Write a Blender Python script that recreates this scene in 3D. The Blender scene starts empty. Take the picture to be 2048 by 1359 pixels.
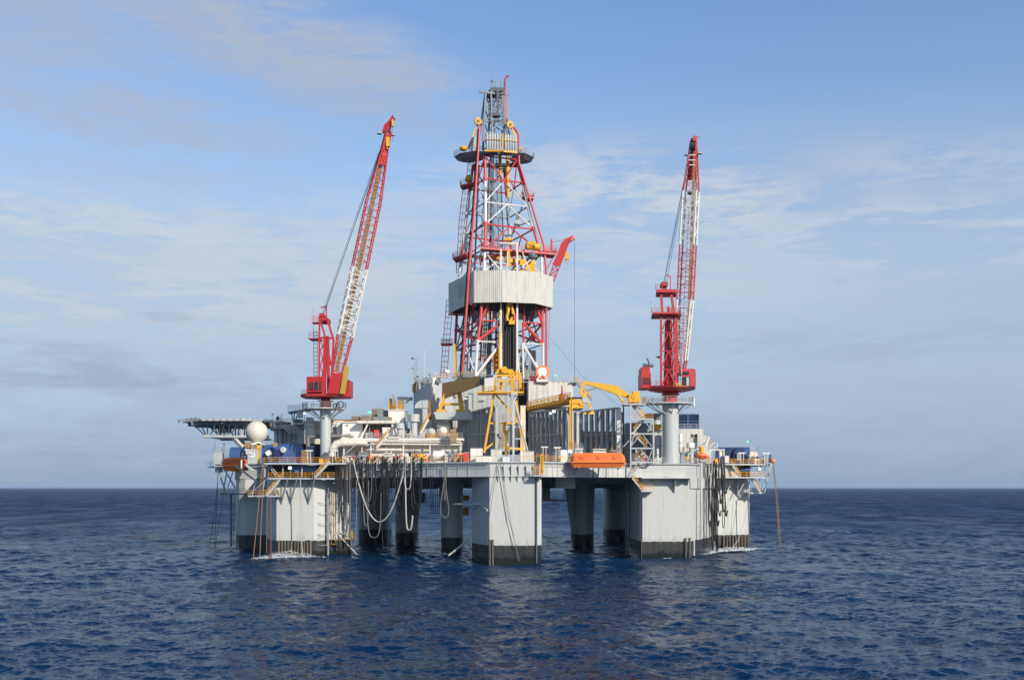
import bpy, math, random
import numpy as np
from mathutils import Vector, Matrix
R = math.radians
random.seed(7)
S = bpy.context.scene
COL = S.collection
# ------------------------------------------------------------------ camera, sky, sun
F = 2000.0                      # focal length in photo pixels (photo 2048 wide)
HC = 14.5                       # eye height above the sea
HY = 974.0                      # horizon row
cam_d = bpy.data.cameras.new('camera'); cam = bpy.data.objects.new('camera', cam_d); COL.objects.link(cam)
cam.location = (0, 0, HC); cam.rotation_euler = (R(90), 0, 0)
cam_d.sensor_width = 36; cam_d.lens = 36 * F / 2048.0
cam_d.shift_y = (HY - 679.5) / 2048.0
cam_d.clip_end = 80000; cam_d.clip_start = 0.5
S.camera = cam
S.view_settings.view_transform = 'Standard'; S.view_settings.look = 'None'
S.view_settings.exposure = 0.0; S.view_settings.gamma = 1.0
SUN_AZ, SUN_EL = 142.0, 27.0     # clockwise from +Y
sd = Vector((math.sin(R(SUN_AZ)) * math.cos(R(SUN_EL)), math.cos(R(SUN_AZ)) * math.cos(R(SUN_EL)), math.sin(R(SUN_EL))))
sl = bpy.data.lights.new('sun', 'SUN'); sl.energy = 4.6; sl.angle = R(0.5); sl.color = (1.0, 0.91, 0.78)
so = bpy.data.objects.new('sun', sl); COL.objects.link(so); so.location = (100, -100, 120)
so.rotation_euler = sd.to_track_quat('Z', 'Y').to_euler()

class NT:
    """tiny node-tree writer"""
    def __init__(s, tree): s.t = tree; s.n = tree.nodes; s.l = tree.links
    def add(s, typ, **kw):
        nd = s.n.new(typ)
        for k, v in kw.items():
            if k.startswith('i_'):
                key = k[2:]; key = int(key) if key.isdigit() else key.replace('_', ' ')
                if hasattr(v, 'is_output') or isinstance(v, bpy.types.NodeSocket): s.l.new(v, nd.inputs[key])
                else: nd.inputs[key].default_value = v
            else: setattr(nd, k, v)
        return nd
    def math(s, op, a, b=None, c=None, clamp=False):
        nd = s.n.new('ShaderNodeMath'); nd.operation = op; nd.use_clamp = clamp
        for i, v in enumerate((a, b, c)):
            if v is None: continue
            if isinstance(v, bpy.types.NodeSocket): s.l.new(v, nd.inputs[i])
            else: nd.inputs[i].default_value = v
        return nd.outputs[0]
    def mix(s, f, a, b, mode='MIX'):
        nd = s.n.new('ShaderNodeMix'); nd.data_type = 'RGBA'; nd.blend_type = mode
        for i, v in ((0, f), (6, a), (7, b)):
            if isinstance(v, bpy.types.NodeSocket): s.l.new(v, nd.inputs[i])
            else: nd.inputs[i].default_value = v if not isinstance(v, tuple) or len(v) == 4 else (*v, 1)
        return nd.outputs[2]
    def noise(s, vec, scale, detail=4, rough=0.55, dist=0.0):
        nd = s.n.new('ShaderNodeTexNoise'); s.l.new(vec, nd.inputs['Vector'])
        nd.inputs['Scale'].default_value = scale; nd.inputs['Detail'].default_value = detail
        nd.inputs['Roughness'].default_value = rough; nd.inputs['Distortion'].default_value = dist
        return nd.outputs[0]
    def ss(s, x, a, b):
        nd = s.n.new('ShaderNodeMapRange'); nd.interpolation_type = 'SMOOTHSTEP'
        s.l.new(x, nd.inputs[0]); nd.inputs[1].default_value = a; nd.inputs[2].default_value = b
        return nd.outputs[0]
    def scalev(s, vec, sc):
        nd = s.n.new('ShaderNodeMapping'); nd.vector_type = 'POINT'; s.l.new(vec, nd.inputs[0]); nd.inputs[3].default_value = sc
        return nd.outputs[0]

# ---- world: physical sky with layers of thin cloud, laid out by azimuth and elevation
W = bpy.data.worlds.new('World'); S.world = W; W.use_nodes = True
n = NT(W.node_tree); W.node_tree.nodes.clear()
sky = n.add('ShaderNodeTexSky'); sky.sky_type = 'NISHITA'; sky.sun_disc = False
sky.sun_elevation = R(SUN_EL); sky.sun_rotation = R(SUN_AZ); sky.altitude = 10; sky.air_density = 1.0; sky.dust_density = 0.6; sky.ozone_density = 2.0
tc = n.add('ShaderNodeTexCoord'); sep = n.add('ShaderNodeSeparateXYZ', i_0=tc.outputs['Generated'])
az = n.math('ARCTAN2', sep.outputs[0], sep.outputs[1]); el = n.math('ARCSINE', sep.outputs[2])
def ang(px, py): 
    return math.atan((px - 1024) / F), math.asin((HY - py) / math.sqrt(F * F + (HY - py) ** 2 + (px - 1024) ** 2))
cmb = n.add('ShaderNodeCombineXYZ', i_0=az, i_1=el, i_2=0.0)
def blob(px, py, rx, ry, tilt=0.0, p0=1.3, p1=0.25):
    """soft elliptical patch of cloud cover around one direction"""
    a, e = ang(px, py)
    da = n.math('SUBTRACT', az, a); de = n.math('SUBTRACT', el, e)
    c, s_ = math.cos(tilt), math.sin(tilt)
    u = n.math('ADD', n.math('MULTIPLY', da, c / (rx / F)), n.math('MULTIPLY', de, s_ / (rx / F)))
    v = n.math('ADD', n.math('MULTIPLY', da, -s_ / (ry / F)), n.math('MULTIPLY', de, c / (ry / F)))
    d = n.math('SQRT', n.math('ADD', n.math('MULTIPLY', u, u), n.math('MULTIPLY', v, v)))
    return n.ss(d, p0, p1)
warp = n.scalev(cmb.outputs[0], (1, 2.6, 1))
nA = n.noise(warp, 6.0, 9, 0.68, 0.5)
streak = n.scalev(cmb.outputs[0], (1, 6.0, 1)); nB = n.noise(streak, 8.0, 9, 0.68, 0.8)
nC = n.noise(n.scalev(cmb.outputs[0], (1, 7.0, 1)), 26.0, 6, 0.6, 0.6)
tex = n.math('ADD', n.math('MULTIPLY', nA, 0.45), n.math('ADD', n.math('MULTIPLY', nB, 0.4), n.math('MULTIPLY', nC, 0.15)))
def cover(blobs, lo, hi):
    m = None
    for b_, w in blobs:
        t = n.math('MULTIPLY', b_, w); m = t if m is None else n.math('MAXIMUM', m, t)
    return n.math('MULTIPLY', m, n.ss(tex, lo, hi))
el_up = n.ss(el, 0.0, 0.47)
basesky = n.mix(1.0, sky.outputs[0], (1.40, 1.55, 1.66), 'MULTIPLY')
# pale veil thickening towards the horizon
veil_f = n.math('MULTIPLY', n.ss(el, 0.46, 0.06), n.math('ADD', 0.85, n.math('MULTIPLY', n.ss(tex, 0.3, 0.7), 0.15)))
veil_low = n.ss(el, 0.115, 0.0)
K = 6.9
veil_c = n.mix(veil_low, (0.53 * K, 0.655 * K, 0.83 * K), (0.375 * K, 0.50 * K, 0.69 * K))
basesky = n.mix(n.ss(el, 0.50, 1.0), basesky, (0.30, 0.62, 1.35))   # deep blue overhead
c1 = n.mix(veil_f, basesky, veil_c)
pale = n.math('MULTIPLY', n.math('MAXIMUM', blob(260, 560, 1000, 190, -0.02), n.math('MULTIPLY', blob(1500, 500, 900, 150, -.05), 0.45)), n.math('ADD', 0.45, n.math('MULTIPLY', n.ss(tex, 0.42, 0.58), 0.40)))
c1 = n.mix(pale, c1, (0.60 * K, 0.71 * K, 0.87 * K))
mauve = cover([(blob(520, 70, 560, 110, -0.24), 1.1), (blob(830, 150, 260, 70, -0.45), .9), (blob(240, 230, 420, 75, -0.05), .95), (blob(60, 60, 340, 150), .75), (blob(300, 330, 420, 60), .45),
               (blob(1560, 350, 620, 130, -0.05), .35)], 0.33, 0.60)
c2 = n.mix(n.math('MULTIPLY', mauve, 1.0, None, True), c1, (0.54 * K, 0.635 * K, 0.82 * K))
bright = cover([(blob(180, 450, 560, 62, -0.03), .85), (blob(600, 520, 520, 130), .75), (blob(1280, 400, 420, 110, -0.12), .95), (blob(1800, 470, 520, 80, -0.05), .7),
                (blob(1900, 330, 300, 60, -0.1), .4), (blob(900, 380, 250, 50), .5), (blob(260, 580, 700, 110), .8), (blob(1300, 560, 500, 110), .55)], 0.44, 0.54)
c3 = n.mix(n.math('MULTIPLY', bright, 0.8), c2, (0.82 * K, 0.88 * K, 0.98 * K))
dark = cover([(blob(330, 632, 70, 14), 1.0), (blob(180, 750, 480, 40, -0.02), .7), (blob(1700, 690, 500, 40), .3), (blob(120, 700, 240, 26), .5), (blob(520, 740, 300, 22), .4)], 0.42, 0.58)
c4 = n.mix(n.math('MULTIPLY', dark, 0.6), c3, (0.32 * K, 0.43 * K, 0.62 * K))
warm = cover([(blob(1350, 830, 500, 26, 0.03), .8), (blob(300, 800, 420, 22), .5)], 0.44, 0.58)
c5 = n.mix(n.math('MULTIPLY', warm, 0.4), c4, (0.60 * K, 0.63 * K, 0.76 * K))
bg = n.add('ShaderNodeBackground', i_0=c5, i_1=0.112)
n.add('ShaderNodeOutputWorld', i_0=bg.outputs[0])

# ------------------------------------------------------------------ materials
MATS = {}
def paint(name, rgb, rough=0.5, streak=0.25, rust=0.0, metal=0.0, dirt=(0.12, 0.09, 0.06), fine=0.1, spec=0.5):
    m = bpy.data.materials.new(name); m.use_nodes = True; t = NT(m.node_tree); b = m.node_tree.nodes['Principled BSDF']
    g = t.add('ShaderNodeNewGeometry'); pos = g.outputs['Position']
    s1 = t.noise(t.scalev(pos, (1.4, 1.4, 0.16)), 1.0, 5, 0.6); s2 = t.noise(pos, 2.6, 4, 0.6)
    f = t.math('MULTIPLY', t.ss(s1, 0.45, 0.75), streak)
    f2 = t.math('MULTIPLY', t.ss(s2, 0.45, 0.8), fine)
    c = t.mix(t.math('ADD', f, f2), rgb, tuple(0.55 * x * 0.6 + 0.4 * y for x, y in zip(rgb, dirt)))
    if rust > 0:
        s3 = t.noise(t.scalev(pos, (2.2, 2.2, 0.5)), 1.3, 6, 0.7)
        c = t.mix(t.math('MULTIPLY', t.ss(s3, 0.60 - 0.0, 0.72), rust), c, (0.16, 0.065, 0.025))
    t.l.new(c, b.inputs['Base Color']); b.inputs['Metallic'].default_value = metal
    r_ = t.math('ADD', rough - 0.1, t.math('MULTIPLY', s2, 0.25)); t.l.new(r_, b.inputs['Roughness'])
    b.inputs['Specular IOR Level'].default_value = spec
    bp = t.add('ShaderNodeBump', i_Strength=0.15, i_Distance=0.02, i_Height=s2); t.l.new(bp.outputs[0], b.inputs['Normal'])
    MATS[name] = m; return m
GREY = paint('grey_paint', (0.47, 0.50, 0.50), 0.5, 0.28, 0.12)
STEEL = paint('steel_grey', (0.27, 0.30, 0.32), 0.5, 0.3, 0.2)
DSTEEL = paint('dark_steel', (0.10, 0.12, 0.14), 0.5, 0.3, 0.25)
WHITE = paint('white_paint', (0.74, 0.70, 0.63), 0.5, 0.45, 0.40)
RACKG = paint('rack_grey', (0.35, 0.38, 0.39), 0.5, 0.35, 0.25)
CREAM = paint('radome_cream', (0.70, 0.655, 0.56), 0.55, 0.3, 0.12)
WCLEAN = paint('clean_white', (0.78, 0.76, 0.71), 0.45, 0.2, 0.15)
RED = paint('red_paint', (0.48, 0.022, 0.022), 0.42, 0.45, 0.08, dirt=(0.15, 0.02, 0.03))
PINK = paint('faded_red_paint', (0.58, 0.055, 0.055), 0.45, 0.3, 0.08)
SHEAVE = paint('sheave_yellow', (0.60, 0.34, 0.06), 0.6, 0.5, 0.2)
YEL = paint('yellow_paint', (0.78, 0.41, 0.022), 0.45, 0.25, 0.12)
TAN = paint('tan_grating', (0.36, 0.22, 0.085), 0.7, 0.3, 0.3)
BLUE = paint('blue_paint', (0.045, 0.105, 0.26), 0.45, 0.25, 0.05)
NAVY = paint('navy_paint', (0.012, 0.028, 0.10), 0.5, 0.25, 0.05)
ORANGE = paint('orange_paint', (0.92, 0.21, 0.045), 0.45, 0.12, 0.0, dirt=(0.3, 0.08, 0.03))
BLACK = paint('black_rubber', (0.018, 0.018, 0.02), 0.6, 0.2, 0.0, dirt=(0.08, 0.07, 0.06))
HOSEG = paint('grey_hose', (0.17, 0.165, 0.15), 0.6, 0.3, 0.0)
HOSEW = paint('white_hose', (0.50, 0.48, 0.43), 0.6, 0.3, 0.0)
ROPE = paint('brown_rope', (0.26, 0.17, 0.11), 0.8, 0.3, 0.0)
RUST = paint('rusty_steel', (0.20, 0.085, 0.04), 0.75, 0.3, 0.2)
BROWN = paint('brown_panel', (0.24, 0.15, 0.08), 0.7, 0.3, 0.2)
WIRE = paint('wire_rope', (0.06, 0.065, 0.07), 0.5, 0.1, 0.0)
RAILY = paint('rail_yellow', (0.72, 0.36, 0.03), 0.5, 0.2, 0.1)
RAILG = paint('rail_grey', (0.42, 0.43, 0.42), 0.5, 0.2, 0.1)
CLAD = paint('wind_wall_cladding', (0.58, 0.57, 0.52), 0.5, 0.5, 0.12)
def plain(name, rgb, rough=0.3, metal=0, emit=None, es=1):
    m = bpy.data.materials.new(name); m.use_nodes = True; b = m.node_tree.nodes['Principled BSDF']
    t = NT(m.node_tree); g = t.add('ShaderNodeNewGeometry'); s = t.noise(g.outputs['Position'], 3.0, 3)
    c = t.mix(t.math('MULTIPLY', s, 0.3), rgb, tuple(0.6 * x for x in rgb)); t.l.new(c, b.inputs['Base Color'])
    b.inputs['Roughness'].default_value = rough; b.inputs['Metallic'].default_value = metal
    if emit: b.inputs['Emission Color'].default_value = (*emit, 1); b.inputs['Emission Strength'].default_value = es
    return m
GLASS = plain('cab_glass', (0.03, 0.05, 0.05), 0.08)
SHADE_BLACK = plain('shade_and_black_parts', (0.02, 0.022, 0.025), 0.8)  # near-black: shade of bays and recesses put into the colour; also dark parts
LAMP = plain('lit_flood_lens', (0.9, 0.9, 0.85), 0.3, 0, (1, 0.97, 0.9), 1.6)
GLAMP = plain('green_lit_lens', (0.1, 0.7, 0.4), 0.3, 0, (0.15, 0.9, 0.5), 1.0)

def banded(name, bands, below, rough=0.45):
    """paint laid on in bands at fixed heights: [(z_from, colour), ...]"""
    m = paint(name, (1, 1, 1), rough, 0.0, 0.0); t = NT(m.node_tree); b = m.node_tree.nodes['Principled BSDF']
    g = t.add('ShaderNodeNewGeometry'); sp = t.add('ShaderNodeSeparateXYZ', i_0=g.outputs['Position']); c = None
    s1 = t.noise(t.scalev(g.outputs['Position'], (2, 2, 0.6)), 1.4, 5, 0.6)
    for z, col in bands:
        f = t.math('GREATER_THAN', sp.outputs[2], z); c = t.mix(f, below if c is None else c, col)
    c = t.mix(t.math('MULTIPLY', t.ss(s1, 0.5, 0.75), 0.35), c, (0.30, 0.16, 0.12))
    t.l.new(c, b.inputs['Base Color']); return m
WR, RR = (0.72, 0.70, 0.68), (0.60, 0.055, 0.055)
DERR = banded('derrick_paint', [(46.9, RR), (61.0, WR), (67.2, RR), (73.6, WR), (83.2, RR)], WR)

def hull_paint():
    m = bpy.data.materials.new('hull_paint'); m.use_nodes = True; t = NT(m.node_tree); b = m.node_tree.nodes['Principled BSDF']
    g = t.add('ShaderNodeNewGeometry'); pos = g.outputs['Position']; sp = t.add('ShaderNodeSeparateXYZ', i_0=pos)
    z = sp.outputs[2]; u = t.math('ADD', sp.outputs[0], t.math('MULTIPLY', sp.outputs[1], 0.8))
    uv = t.add('ShaderNodeCombineXYZ', i_0=u, i_1=z, i_2=0.0)
    br = t.add('ShaderNodeTexBrick'); t.l.new(uv.outputs[0], br.inputs[0]); br.offset = 0.0
    br.inputs['Scale'].default_value = 1.0; br.inputs['Mortar Size'].default_value = 0.05; br.inputs['Mortar Smooth'].default_value = 0.8
    br.inputs['Brick Width'].default_value = 3.1; br.inputs['Row Height'].default_value = 2.6
    br.inputs['Color1'].default_value = (0, 0, 0, 1); br.inputs['Color2'].default_value = (0.35, 0.35, 0.35, 1); br.inputs['Mortar'].default_value = (1, 1, 1, 1)
    st = t.noise(t.scalev(pos, (1.5, 1.5, 0.07)), 1.0, 6, 0.62); big = t.noise(t.scalev(pos, (1, 1, 0.6)), 0.35, 4, 0.6); fi = t.noise(pos, 2.2, 6, 0.65)
    c = t.mix(t.math('MULTIPLY', br.outputs[0], 0.06), (0.52, 0.535, 0.515), (0.36, 0.37, 0.35))
    c = t.mix(t.math('MULTIPLY', t.ss(st, 0.50, 0.75), 0.32), c, (0.36, 0.335, 0.265))
    c = t.mix(t.math('MULTIPLY', t.ss(big, 0.5, 0.75), 0.25), c, (0.40, 0.39, 0.35))
    rs = t.noise(t.scalev(pos, (2.6, 2.6, 0.10)), 1.1, 5, 0.6)
    c = t.mix(t.math('MULTIPLY', t.ss(rs, 0.61, 0.72), 0.45), c, (0.28, 0.17, 0.09))
    # boot-topping, slime and wet band near the sea
    edge = t.math('ADD', z, t.math('ADD', t.math('MULTIPLY', t.math('SUBTRACT', fi, 0.5), 0.45), t.math('MULTIPLY', t.math('SUBTRACT', st, 0.5), 0.5)))
    boot = t.mix(t.ss(st, 0.35, 0.7), (0.014, 0.017, 0.019), (0.038, 0.040, 0.038))
    boot = t.mix(t.math('MULTIPLY', t.ss(fi, 0.5, 0.75), 0.35), boot, (0.09, 0.085, 0.065))
    wet = t.math('ADD', z, t.math('MULTIPLY', t.math('SUBTRACT', big, 0.5), 2.2))
    boot = t.mix(t.ss(wet, 1.5, 0.6), boot, (0.014, 0.018, 0.014))
    c = t.mix(t.ss(edge, 3.50, 3.44), c, boot)
    c = t.mix(t.math('MULTIPLY', t.math('MULTIPLY', t.ss(z, 5.2, 3.5), t.ss(z, 3.3, 3.6)), t.math('MULTIPLY', t.ss(st, 0.4, 0.7), 0.35)), c, (0.16, 0.15, 0.11))
    t.l.new(c, b.inputs['Base Color']); b.inputs['Roughness'].default_value = 0.5
    t.l.new(t.mix(t.ss(wet, 1.8, 0.9), (0.5, 0.5, 0.5), (0.18, 0.18, 0.18)), b.inputs['Roughness'])
    bp = t.add('ShaderNodeBump', i_Strength=0.35, i_Distance=0.05, i_Height=t.math('SUBTRACT', big, t.math('MULTIPLY', br.outputs[0], 0.25))); t.l.new(bp.outputs[0], b.inputs['Normal'])
    return m
HULL = hull_paint()

# ------------------------------------------------------------------ geometry helpers
def P(px, py, D): return Vector(((px - 1024) * D / F, D, HC + (HY - py) * D / F))
def X(px, D): return (px - 1024) * D / F
def Z(py, D): return HC + (HY - py) * D / F
DECK = 19.4
class MB:
    def __init__(s): s.v = []; s.f = []; s.p = []
    def add(s, vs, fs):
        o = len(s.v); s.p.append((o, len(s.f))); s.v += [tuple(p) for p in vs]; s.f += [tuple(i + o for i in f) for f in fs]; return s
    def box(s, x0, x1, y0, y1, z0, z1):
        return s.add([(x0, y0, z0), (x1, y0, z0), (x1, y1, z0), (x0, y1, z0), (x0, y0, z1), (x1, y0, z1), (x1, y1, z1), (x0, y1, z1)],
                     [(0, 3, 2, 1), (4, 5, 6, 7), (0, 1, 5, 4), (1, 2, 6, 5), (2, 3, 7, 6), (3, 0, 4, 7)])
    def rbox(s, c, w, d, h, rz=0.0):
        """box w x d x h standing on point c, turned by rz"""
        a, b = math.cos(rz), math.sin(rz); vs = []
        for z in (0, h):
            for x, y in ((-w / 2, -d / 2), (w / 2, -d / 2), (w / 2, d / 2), (-w / 2, d / 2)): vs.append((c[0] + x * a - y * b, c[1] + x * b + y * a, c[2] + z))
        return s.add(vs, [(0, 3, 2, 1), (4, 5, 6, 7), (0, 1, 5, 4), (1, 2, 6, 5), (2, 3, 7, 6), (3, 0, 4, 7)])
    def fb(s, px0, px1, py0, py1, D, d):
        """box whose front face fills this window at distance D"""
        return s.box(X(px0, D), X(px1, D), D, D + d, Z(py1, D), Z(py0, D))
    def db(s, px0, px1, py0, D, d, zb=DECK): return s.box(X(px0, D), X(px1, D), D, D + d, zb, Z(py0, D))
    def prism(s, pts, z0, z1):
        k = len(pts); zt = z1 if isinstance(z1, (list, tuple)) else [z1] * k; zb = z0 if isinstance(z0, (list, tuple)) else [z0] * k
        vs = [(p[0], p[1], zb[i]) for i, p in enumerate(pts)] + [(p[0], p[1], zt[i]) for i, p in enumerate(pts)]
        area = sum(pts[i][0] * pts[(i + 1) % k][1] - pts[(i + 1) % k][0] * pts[i][1] for i in range(k))
        fs = [tuple(range(k - 1, -1, -1)), tuple(range(k, 2 * k))] + [(i, (i + 1) % k, k + (i + 1) % k, k + i) for i in range(k)]
        if area < 0: fs = [tuple(reversed(f)) for f in fs]
        return s.add(vs, fs)
    def plate(s, pts, off):
        """closed slab from an outline of 3-D points, thickened by vector off"""
        k = len(pts); off = Vector(off); vs = [Vector(p) for p in pts] + [Vector(p) + off for p in pts]
        return s.add(vs, [tuple(range(k - 1, -1, -1)), tuple(range(k, 2 * k))] + [(i, (i + 1) % k, k + (i + 1) % k, k + i) for i in range(k)])
    def _frame(s, a, b):
        d = (b - a).normalized(); up = Vector((0, 0, 1)) if abs(d.z) < 0.95 else Vector((0, 1, 0))
        x = d.cross(up).normalized(); return x, x.cross(d).normalized()
    def beam(s, a, b, w, h=None):
        a, b = Vector(a), Vector(b); h = h or w; x, y = s._frame(a, b); vs = []
        for p in (a, b):
            for i, j in ((-1, -1), (1, -1), (1, 1), (-1, 1)): vs.append(p + x * (i * w / 2) + y * (j * h / 2))
        return s.add(vs, [(3, 2, 1, 0), (4, 5, 6, 7), (0, 1, 5, 4), (1, 2, 6, 5), (2, 3, 7, 6), (3, 0, 4, 7)])
    def tube(s, a, b, r, k=8, r2=None, cap=True):
        a, b = Vector(a), Vector(b); x, y = s._frame(a, b); r2 = r if r2 is None else r2; vs = []
        for p, q in ((a, r), (b, r2)):
            for i in range(k): t = 2 * math.pi * i / k; vs.append(p + x * (q * math.cos(t)) + y * (q * math.sin(t)))
        fs = [(i, (i + 1) % k, k + (i + 1) % k, k + i) for i in range(k)]
        if cap: fs += [tuple(range(k - 1, -1, -1)), tuple(range(k, 2 * k))]
        return s.add(vs, fs)
    def path(s, pts, r, k=6):
        pts = [Vector(p) for p in pts]; m = len(pts); vs = []; x = None
        for i, p in enumerate(pts):
            d = (pts[min(i + 1, m - 1)] - pts[max(i - 1, 0)]).normalized()
            if x is None: x, _ = s._frame(p, p + d)
            x = (x - d * x.dot(d)).normalized(); y = x.cross(d)
            rr = r[i] if isinstance(r, (list, tuple)) else r
            for j in range(k): t = 2 * math.pi * j / k; vs.append(p + x * (rr * math.cos(t)) + y * (rr * math.sin(t)))
        fs = [(i * k + j, i * k + (j + 1) % k, (i + 1) * k + (j + 1) % k, (i + 1) * k + j) for i in range(m - 1) for j in range(k)]
        fs += [tuple(range(k - 1, -1, -1)), tuple(range((m - 1) * k, m * k))]
        return s.add(vs, fs)
    def lathe(s, c, prof, k=20, axis=None):
        """profile [(r, t)] turned about an axis through c"""
        c = Vector(c); ax = Vector(axis).normalized() if axis else Vector((0, 0, 1))
        x, y = s._frame(c, c + ax); vs = []; m = len(prof)
        for r, t in prof:
            for j in range(k): q = 2 * math.pi * j / k; vs.append(c + ax * t + x * (r * math.cos(q)) + y * (r * math.sin(q)))
        fs = [(i * k + j, i * k + (j + 1) % k, (i + 1) * k + (j + 1) % k, (i + 1) * k + j) for i in range(m - 1) for j in range(k)]
        fs += [tuple(range(k - 1, -1, -1)), tuple(range((m - 1) * k, m * k))]
        return s.add(vs, fs)
    def sphere(s, c, r, k=20, m=12, sq=1.0):
        return s.lathe((c[0], c[1], c[2]), [(max(r * math.sin(math.pi * i / m), 0.001), -r * sq * math.cos(math.pi * i / m)) for i in range(m + 1)], k)
    def corr(s, a, b, z0, z1, pitch=0.6, amp=0.08, th=0.12):
        """corrugated wall panel from plan point a to b (outer face to the right of a->b)"""
        a, b = Vector((*a[:2], 0)), Vector((*b[:2], 0)); L = (b - a).length; d = (b - a) / L; nn = Vector((d.y, -d.x, 0)); k = max(2, int(L / pitch)); pts = []
        for i in range(k):
            t0 = i * L / k; w = L / k
            pts += [(t0, 0), (t0 + w * 0.35, 0), (t0 + w * 0.5, amp), (t0 + w * 0.85, amp)]
        pts.append((L, 0)); o = [a + d * t + nn * q for t, q in pts]; i_ = [a + d * t - nn * th for t, q in pts]; m = len(pts)
        vs = [(p.x, p.y, z0) for p in o] + [(p.x, p.y, z1) for p in o] + [(p.x, p.y, z0) for p in i_] + [(p.x, p.y, z1) for p in i_]
        fs = []
        for j in range(m - 1):
            fs += [(j, j + 1, m + j + 1, m + j), (2 * m + j + 1, 2 * m + j, 3 * m + j, 3 * m + j + 1), (m + j, m + j + 1, 3 * m + j + 1, 3 * m + j), (j + 1, j, 2 * m + j, 2 * m + j + 1)]
        fs += [(0, m, 3 * m, 2 * m), (m - 1, 3 * m - 1, 4 * m - 1, 2 * m - 1)]
        return s.add(vs, fs)
    def rail(s, pts, h=1.1, r=0.035, step=1.6, bars=3):
        pts = [Vector(p) for p in pts]; up = Vector((0, 0, 1))
        for a, b in zip(pts, pts[1:]):
            L = (b - a).length; k = max(1, round(L / step))
            for i in range(k + 1): p = a.lerp(b, i / k); s.beam(p, p + up * h, r * 2)
            for j in range(bars): q = up * (h * (j + 1) / bars); s.beam(a + q, b + q, r * 2)
        return s
    def truss(s, A, B, nb, rc, rb, sides=(0, 1, 2, 3), alt=True, girts=True):
        """lattice between two rings of corner points"""
        k = len(A); A = [Vector(p) for p in A]; B = [Vector(p) for p in B]
        for a, b in zip(A, B): s.tube(a, b, rc, 6)
        for i in range(nb):
            t0, t1 = i / nb, (i + 1) / nb
            for j in sides:
                a0, a1 = A[j].lerp(B[j], t0), A[j].lerp(B[j], t1); b0, b1 = A[(j + 1) % k].lerp(B[(j + 1) % k], t0), A[(j + 1) % k].lerp(B[(j + 1) % k], t1)
                if (i % 2 == 0) or not alt: s.tube(a0, b1, rb, 5)
                else: s.tube(b0, a1, rb, 5)
                if girts and i > 0: s.tube(a0, b0, rb, 5)
        return s

ORG = {}
# assemblies whose members stand apart: every member becomes a part of its own
APART = {'support_frame': 'strut', 'stiffener_row': 'stiffener', 'window': 'window', 'door': 'door', 'floodlight': 'floodlight', 'driller_equipment': 'driller_equipment', 'wall_light': 'wall_light', 'canopy_brace': 'canopy_brace',
         'gusset': 'gusset', 'roof_post': 'roof_post', 'coiled_hose': 'coiled_hose', 'compensator_cylinder': 'compensator_cylinder', 'raking_strut': 'raking_strut', 'winch_cover': 'winch_cover', 'tensioner': 'tensioner',
         'spider_deck_guard': 'spider_deck_guard', 'control_box': 'control_box', 'sill': 'sill', 'sign_plate': 'sign_plate', 'racking_board': 'racking_board', 'slew_ring': 'slew_ring', 'platform_pair': 'platform', 'edge_light': 'edge_light', 'prop': 'prop'}
def tag(o, label=None, cat=None, group=None, kind=None):
    if label: o['label'] = label
    if cat: o['category'] = cat
    if group: o['group'] = group
    if kind: o['kind'] = kind
    return o
def link(name, mb, mat, parent=None, org=None, smooth=False):
    if name in APART and parent and len(mb.p) > 1:
        cuts = mb.p + [(len(mb.v), len(mb.f))]; o = None
        for (v0, f0), (v1, f1) in zip(cuts, cuts[1:]):
            if v1 == v0: continue
            q = MB(); q.v = mb.v[v0:v1]; q.f = [tuple(i - v0 for i in f) for f in mb.f[f0:f1]]; o = link(APART[name], q, mat, parent, org, smooth)
        return o
    org = Vector(org) if org is not None else (ORG[parent.name] if parent else Vector((0, 0, 0)))
    me = bpy.data.meshes.new(name); me.from_pydata([(v[0] - org.x, v[1] - org.y, v[2] - org.z) for v in mb.v], [], mb.f); me.update()
    if smooth:
        me.polygons.foreach_set('use_smooth', [True] * len(me.polygons))
        me.update()
        try: me.set_sharp_from_angle(angle=R(40))
        except Exception: pass
    me.materials.append(mat); o = bpy.data.objects.new(name, me); COL.objects.link(o)
    if parent: o.parent = parent
    else: o.location = org
    ORG[o.name] = org
    return o
def thing(name, label, cat, loc=(0, 0, 0), group=None):
    o = bpy.data.objects.new(name, None); COL.objects.link(o); o.location = loc; ORG[o.name] = Vector(loc); o.empty_display_size = 0.5
    return tag(o, label, cat, group)
def single(name, mb, mat, label, cat, group=None, smooth=False):
    vs = mb.v; n_ = len(vs); org = Vector((sum(v[0] for v in vs) / n_, sum(v[1] for v in vs) / n_, min(v[2] for v in vs)))
    return tag(link(name, mb, mat, None, org, smooth), label, cat, group)
def copy_thing(src, loc, label=None, rz=None, group=None):
    def cp(o, par):
        c = o.copy(); COL.objects.link(c)
        if par: c.parent = par
        for ch in list(o.children): cp(ch, c)
        return c
    r = cp(src, None); r.location = loc
    if rz is not None: r.rotation_euler.z = rz
    if label: r['label'] = label
    if group: r['group'] = group
    return r
def catenary(a, b, sag, k=18):
    a, b = Vector(a), Vector(b); return [a.lerp(b, i / k) - Vector((0, 0, 4 * sag * (i / k) * (1 - i / k))) for i in range(k + 1)]
def uloop(a, b, zlow, k=26):
    """hose hanging between two close points: steep sides, round bottom"""
    a, b = Vector(a), Vector(b); pts = []
    for i in range(k + 1):
        t = i / k; q = math.cos(math.pi * t); sx = 0.5 - 0.5 * (abs(q) ** 0.75) * (1 if q > 0 else -1)
        top = a.z + (b.z - a.z) * t; h = (abs(2 * t - 1)) ** 2.6
        p = a.lerp(b, sx); p.z = zlow + (top - zlow) * h; pts.append(p)
    return pts

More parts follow.
